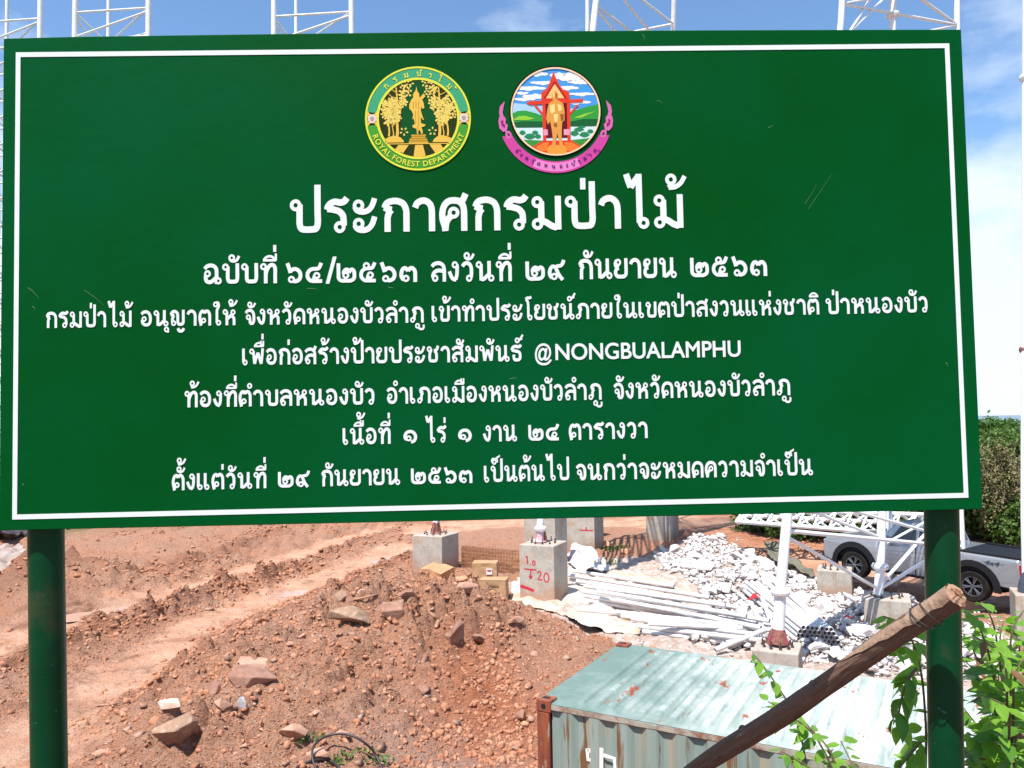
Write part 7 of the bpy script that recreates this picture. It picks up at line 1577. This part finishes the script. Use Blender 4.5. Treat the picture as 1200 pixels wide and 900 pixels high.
# ------------------------------------------------------------------ foliage
def leafcard(n_):
    """one small folded leaf: six triangles"""
    return np.array([(0, 0, 0), (.28, .35, .05), (.30, .70, .03), (0, 1.1, -.10), (-.28, .35, .05), (-.30, .70, .03), (0, .5, -.03)]), np.array([(0, 1, 6), (1, 2, 6), (2, 3, 6), (3, 5, 6), (5, 4, 6), (4, 0, 6)])
LV, LF = leafcard(0)
def foliage(name, centres, radii, count, size, m, parent=None, kind=None, droop=.3, shape=LV, faces=LF, seed=1):
    r = np.random.default_rng(seed); centres = np.array(centres, float); radii = np.array(radii, float)
    w = (radii.prod(1)) ** .66; w /= w.sum(); pick = r.choice(len(centres), count, p=w)
    u = r.normal(size=(count, 3)); u /= np.linalg.norm(u, axis=1)[:, None]
    P = centres[pick] + u * radii[pick] * (r.random(count) ** .38)[:, None] * (1 + .09 * r.normal(size=count))[:, None]
    M = rotm(r.random(count) * 6.28, r.normal(size=count) * .7 - droop, r.normal(size=count) * .6)
    S = size * (0.6 + .8 * r.random(count))
    Q = np.einsum('nij,vj->nvi', M, shape) * S[:, None, None] + P[:, None, :]
    F = (faces[None] + (np.arange(count) * len(shape))[:, None, None]).reshape(-1, 3)
    o = ob(name, mesh(name, Q.reshape(-1, 3), F), m, parent)
    if kind: o['kind'] = kind
    return o
def leafmat(name, c1, c2, c3=None, tr=0.35, rough=.5):
    m = mat(name, c1, rough, col2=c2, scale=.9, lo=.4, hi=.6, spec=.35, extra=[(c3, 3.5, 4, .5, .7)] if c3 else None, coord='Object')
    n_, l_ = m.node_tree.nodes, m.node_tree.links
    b_ = n_['Principled BSDF']; t_ = n_.new('ShaderNodeBsdfTranslucent'); mx_ = n_.new('ShaderNodeMixShader'); mx_.inputs['Fac'].default_value = tr
    src = b_.inputs['Base Color'].links[0].from_socket
    br_ = n_.new('ShaderNodeMixRGB'); br_.blend_type = 'MULTIPLY'; br_.inputs['Fac'].default_value = 1; br_.inputs['Color2'].default_value = (1.25, 1.5, .6, 1)
    l_.new(src, br_.inputs['Color1']); l_.new(br_.outputs['Color'], t_.inputs['Color'])
    l_.new(b_.outputs['BSDF'], mx_.inputs[1]); l_.new(t_.outputs['BSDF'], mx_.inputs[2]); l_.new(mx_.outputs['Shader'], n_['Material Output'].inputs['Surface'])
    return m
LM1 = leafmat('dark_tree_leaves', (0.06, 0.125, 0.028), (0.09, 0.165, 0.04), (0.04, 0.08, 0.022))
LM2 = leafmat('mid_tree_leaves', (0.085, 0.155, 0.035), (0.12, 0.19, 0.05), (0.05, 0.10, 0.025))
LM3 = leafmat('dry_vine_leaves', (0.24, 0.21, 0.11), (0.14, 0.16, 0.06), (0.30, 0.24, 0.15), tr=.2, rough=.8)
M_trunk = mat('grey_brown_trunk', (0.16, 0.12, 0.09), 0.9, col2=(0.10, 0.07, 0.05), scale=5, bump=.5)
def btree3(label, px, D, ztop, rad, m, count, seed, size=.15, zb=None, name='broadleaf_tree', cat='tree', squash=1.0):
    x, y = at(px, 560, D)[:2]; zb = H(x, y) if zb is None else zb; r = random.Random(seed)
    t = thing(name, label, cat, (x, y, zb)); h = ztop - zb
    tr = MB(); tr.path([(0, 0, -.3), (.05, .02, h * .25), (-.03, .05, h * .5), (.02, 0, h * .75)], [.16, .13, .09, .04], 8)
    cs = []; rs = []
    for k in range(26):
        zc = h * r.uniform(.12, .90); lim = rad * (1.0 - .55 * (zc / h) ** 2.2); g = r.random() * 6.28; rr = lim * r.uniform(.25, .95)
        c_ = (rr * math.cos(g), rr * math.sin(g), zc); cs.append(c_); q_ = r.uniform(.28, .5) * rad * .8; rs.append((q_, q_, q_ * .72 * squash))
        if k % 2 == 0: tr.path([(0, 0, zc * .55), (c_[0] * .5, c_[1] * .5, zc * .8), c_], [.05, .035, .012], 6)
    cs.append((0, 0, h - rad * .35)); rs.append((rad * .45, rad * .45, rad * .36))
    tr.build('trunk', M_trunk, t, smooth=True); foliage('crown', cs, rs, count, size, m, t, seed=seed)
    return t
btree3('dense green tree right of the board just under the horizon', 1158, 37, 5.5, 3.0, LM1, 26000, 3, .17)
btree3('green tree at the right edge of the photo behind the pickup tail', 1198, 36, 5.0, 2.9, LM2, 24000, 4, .17)
btree3('dark green tree behind the cab of the pickup', 1085, 32, 4.6, 2.7, LM1, 22000, 5, .17)
btree3('dark leafy tree behind the lying lattice tower', 1010, 33, 4.3, 2.9, LM1, 22000, 6, .18)
btree3('bushy dark tree seen under the board left of the nearest tower', 935, 35, 4.2, 3.0, LM1, 20000, 7, .18)
btree3('pale green bush in front of the trees above the pickup tail', 1180, 31.5, 3.1, 2.0, LM2, 15000, 8, .14, name='wild_bush', cat='bush')
btree3('tree standing beyond the right edge behind the white column', 1250, 38, 5.6, 3.6, LM1, 16000, 9, .2)
btree3('far tree whose top just reaches the horizon at the right edge', 1215, 52, 5.2, 4.2, LM2, 14000, 10, .25, zb=-1.5)
btree3('far tree on the falling slope behind the board corner', 1140, 56, 5.0, 4.4, LM1, 14000, 11, .26, zb=-2.5)
# dried vines hanging over the trees
r9 = random.Random(5); vx, vy = at(1172, 560, 31.2)[:2]
tv = thing('dried_vine', 'straw-coloured dried vines hanging down the trees right of the board', 'vine', (vx, vy, H(vx, vy)))
q = MB(); cs = []; rs = []
for k in range(44):
    x = r9.uniform(-1.6, 0.7); y = r9.uniform(-.6, .3); zt = r9.uniform(2.4, 4.4) - abs(x) * .35; P = [(x, y, zt)]
    for s_ in range(6): P.append((P[-1][0] + r9.uniform(-.18, .25), P[-1][1] - r9.uniform(0, .1), P[-1][2] - r9.uniform(.15, .45)))
    P = [p for p in P if p[2] > .1]
    if len(P) > 2: q.path(P, .012, 4)
    for p in P[::2]: cs.append(p); rs.append((.24, .22, .30))
q.build('stems', mat('dry_vine_stem', (0.30, 0.22, 0.14), 0.9, col2=(0.2, 0.14, 0.09), scale=8), tv)
foliage('dry_leaves', cs, rs, 9000, .085, LM3, tv, seed=12)
# the wooded slope beyond, one mass
rr2 = np.random.default_rng(8); cs = []; rs = []
for k in range(420):
    a_ = R(rr2.uniform(-50, 50)); d_ = rr2.uniform(120, 480); x, y = d_ * math.sin(a_), d_ * math.cos(a_); s_ = rr2.uniform(3, 5)
    cs.append((x, y, H(x, y) + s_ * .1)); rs.append((s_ * 1.3, s_ * 1.3, s_))
fo = foliage('distant_woodland', cs, rs, 110000, .55, LM1, None, 'stuff', seed=14)
# weeds
def weed(label, px, py, sc_, cnt, seed, lift=0):
    p = drop(px, py)
    t = thing('low_weed', label, 'weed', p); foliage('leaves', [(0, 0, sc_ * .15), (sc_ * .5, .1, sc_ * .1), (-sc_ * .4, -.1, sc_ * .1)], [(sc_ * .6, sc_ * .5, sc_ * .2)] * 3, cnt, .07, LM2, t, seed=seed)
    q = MB()
    for k in range(6): q.path([(0, 0, 0), (sc_ * .3 * math.cos(k), sc_ * .3 * math.sin(k), sc_ * .2)], .006, 4)
    q.build('stems', M_trunk, t)
weed('patch of small green weeds beside the black hose', 410, 888, .42, 130, 1)
weed('sparse green weed left of the black hose under the pale slab', 360, 866, .30, 60, 2)
weed('tiny weed right of the black hose at the bottom of the photo', 440, 893, .28, 60, 3)
weed('dark green weed at the foot of the shaded pedestals', 722, 644, .7, 260, 4)
weed('green weed by the orange clay lump behind the marked pedestal', 708, 662, .7, 220, 5)

# ------------------------------------------------------------------ shrubs on the bank behind the right post
M_lf = leafmat('fresh_green_leaf', (0.17, 0.34, 0.035), (0.22, 0.40, 0.055), (0.13, 0.28, 0.03), tr=.45, rough=.42)
M_lf2 = leafmat('deep_green_leaf', (0.08, 0.20, 0.025), (0.11, 0.25, 0.035), None, tr=.35, rough=.4)
M_lf3 = leafmat('withered_leaf', (0.17, 0.08, 0.035), (0.09, 0.06, 0.03), None, tr=.2, rough=.7)
M_stem = mat('green_brown_stem', (0.13, 0.12, 0.05), 0.7, col2=(0.10, 0.06, 0.035), scale=20)
def leaf_mesh(name, m, L=1.0, W_=.27, curl=.18, tip=1.35, seed=0):
    r = random.Random(seed); V = []; F = []; n_ = 8
    for i in range(n_ + 1):
        t = i / n_; w = W_ * math.sin(math.pi * t ** .78) * (1 - .25 * t) + .004; w *= 1 + .04 * math.sin(i * 2.3 + seed)
        z = -curl * t * t + .02 * math.sin(5 * t + seed); fold = .16 * w
        V += [(-w, t * L, z + fold + .012 * r.uniform(-1, 1)), (-w * .5, t * L, z + fold * .25), (0, t * L, z - .012), (w * .5, t * L, z + fold * .25), (w, t * L, z + fold + .012 * r.uniform(-1, 1))]
    for i in range(n_):
        for k in range(4): F.append((i * 5 + k, i * 5 + k + 1, (i + 1) * 5 + k + 1, (i + 1) * 5 + k))
    k0 = len(V); V += [(-.012, -.18, 0), (.012, -.18, 0), (.012, .02, -.01), (-.012, .02, -.01)]; F.append((k0, k0 + 1, k0 + 2, k0 + 3))
    me = mesh(name, V, F, True); me.materials.append(m); return me
LEAVES = [leaf_mesh('leaf', M_lf, seed=1), leaf_mesh('leaf', M_lf, W_=.23, curl=.3, seed=2), leaf_mesh('leaf', M_lf2, W_=.26, curl=.4, seed=3), leaf_mesh('leaf', M_lf, W_=.19, curl=.1, seed=4), leaf_mesh('leaf', M_lf3, W_=.22, curl=.7, seed=5)]
def shrub(name, label, stems, per, L0, seed, root, droop=.5, spread=1.0, maxn=290, cat='shrub', weights=(4, 4, 3, 2, 1), pair=True):
    r = random.Random(seed); t = thing(name, label, cat, root); o = np.array(root); n_ = 0; q = MB()
    for st in stems:
        P = [np.array(p, float) - o for p in st]; Q = []
        for i in range(len(P) - 1):
            p0_, p1, p2, p3 = P[max(i - 1, 0)], P[i], P[i + 1], P[min(i + 2, len(P) - 1)]
            for s_ in np.arange(0, 1, .2): Q.append(.5 * ((2 * p1) + (p2 - p0_) * s_ + (2 * p0_ - 5 * p1 + 4 * p2 - p3) * s_ ** 2 + (3 * p1 - p0_ - 3 * p2 + p3) * s_ ** 3))
        Q.append(P[-1]); m_ = len(Q)
        q.path(Q, [.0062 * (1 - .7 * i / m_) for i in range(m_)], 6)
        for k in range(per):
            if n_ >= maxn: break
            f = .22 + .78 * (k + r.random() * .5) / per; i = min(int(f * (m_ - 1)), m_ - 2); p = Q[i] + (Q[i + 1] - Q[i]) * (f * (m_ - 1) - i)
            d = Q[i + 1] - Q[i]; d /= np.linalg.norm(d) + 1e-9
            g = (k % 2) * math.pi + r.uniform(-.7, .7) + (r.random() * 6.28 if not pair else 0)
            side = np.cross(d, [0, 0, 1]); side /= np.linalg.norm(side) + 1e-9; upv = np.cross(side, d)
            dirv = side * math.cos(g) * spread + upv * math.sin(g) * .5 + d * .45 + np.array([0, 0, -droop * r.uniform(.5, 1.3)])
            dirv /= np.linalg.norm(dirv); zax = np.array([r.uniform(-.5, .4), r.uniform(-1.1, -.1), 1.0]); zax -= zax @ dirv * dirv; zax /= np.linalg.norm(zax); xa = np.cross(dirv, zax)
            s_ = L0 * r.uniform(.6, 1.15) * (1 - .3 * abs(f - .6)); lo = ob('leaf', random.Random(seed * 991 + n_).choices(LEAVES, weights)[0], None, t)
            pos = p + dirv * .18 * s_
            lo.matrix_basis = Matrix(((xa[0] * s_, dirv[0] * s_, zax[0] * s_, pos[0]), (xa[1] * s_, dirv[1] * s_, zax[1] * s_, pos[1]), (xa[2] * s_, dirv[2] * s_, zax[2] * s_, pos[2]), (0, 0, 0, 1)))
            n_ += 1
    q.build('stems', M_stem, t, smooth=True); return t
A_ = lambda *p: at(*p)
# arching sprig in front of the container roof
def rootp(px, D): x, y = at(px, 600, D)[:2]; return np.array([x, y, H(x, y)])
rt = rootp(985, 3.4)
shrub('arching_sprig', 'thin leafy sprig arching over the container roof with its tip under the red tower collar', [[rt, A_(960, 960, 3.3), A_(935, 850, 3.3), A_(905, 795, 3.3), A_(882, 765, 3.3)]], 20, .085, 3, rt, .5, 1.0)
rt = rootp(1000, 3.1)
shrub('leafy_sprig', 'low leafy sprig below the wooden pole in front of the container roof',
      [[rt, A_(1000, 960, 3.0), A_(960, 870, 3.0), A_(925, 838, 3.0), A_(900, 822, 3.0)], [rt, A_(990, 950, 3.05), A_(975, 885, 3.05), A_(948, 852, 3.1), A_(935, 835, 3.1)],
       [rt, A_(1010, 940, 3.1), A_(1000, 900, 3.1), A_(985, 868, 3.2)], [rt, A_(985, 940, 2.9), A_(955, 905, 2.9), A_(915, 880, 2.9)]], 17, .085, 5, rt, .45, 1.0)
rt = rootp(1120, 3.0)
shrub('broadleaf_shrub', 'bright green shrub with large leaves hanging left of the right post', 
      [[rt, A_(1090, 960, 2.9), A_(1085, 850, 2.75), A_(1078, 780, 2.6), A_(1060, 735, 2.5), A_(1035, 722, 2.45)],
       [rt, A_(1095, 900, 2.8), A_(1092, 800, 2.7), A_(1075, 752, 2.6), A_(1045, 762, 2.5)], [A_(1078, 780, 2.6), A_(1062, 800, 2.6), A_(1050, 850, 2.6)],
       [A_(1088, 860, 2.8), A_(1070, 880, 2.8), A_(1050, 905, 2.8)]], 18, .088, 7, rt, .5, 1.0, weights=(5, 5, 2, 3, .5))
rt = rootp(1185, 2.9)
st = []
for k, (x1, y1, x2, y2, d_) in enumerate(((1150, 740, 1128, 712, 2.6), (1165, 735, 1150, 705, 2.7), (1185, 745, 1200, 715, 2.6), (1175, 770, 1140, 745, 2.5), (1190, 790, 1210, 760, 2.5), (1160, 810, 1135, 790, 2.6),
                                           (1180, 830, 1150, 815, 2.4), (1195, 850, 1215, 820, 2.5), (1165, 870, 1135, 860, 2.5), (1190, 890, 1170, 860, 2.4), (1150, 900, 1130, 880, 2.6), (1205, 760, 1215, 730, 2.8), (1170, 790, 1185, 765, 2.9))):
    st.append([rt, at((1180 + x1) / 2, 960, d_ + .15), at((1185 + x1) / 2, (y1 + 900) / 2, d_ + .05), at(x1, y1, d_), at(x2, y2, d_)])
shrub('broadleaf_shrub', 'thick bright green shrub filling the corner right of the right post', st, 22, .088, 9, rt, .42, 1.0, weights=(5, 4, 3, 3, .4))
st2 = []
for k, (x1, y1, x2, y2, d_) in enumerate(((1142, 765, 1128, 742, 3.0), (1158, 760, 1150, 735, 3.1), (1172, 755, 1176, 728, 3.0), (1195, 765, 1188, 738, 3.1), (1150, 800, 1132, 775, 3.0), (1178, 805, 1165, 782, 3.1), (1200, 805, 1205, 780, 3.0), (1145, 850, 1128, 828, 3.0), (1170, 850, 1158, 835, 3.1), (1195, 870, 1185, 845, 3.0), (1150, 890, 1136, 880, 3.0), (1180, 895, 1172, 880, 3.0))):
    st2.append([rt, at((1190 + x1) / 2, 960, d_ + .15), at((1185 + x1) / 2, (y1 + 900) / 2, d_ + .05), at(x1, y1, d_), at(x2, y2, d_)])
shrub('undergrowth_shrub', 'smaller leaved shrub growing through the back of the bright green corner shrub', st2, 23, .075, 19, rootp(1180, 3.3), .42, 1.0, weights=(4, 4, 4, 3, .5))
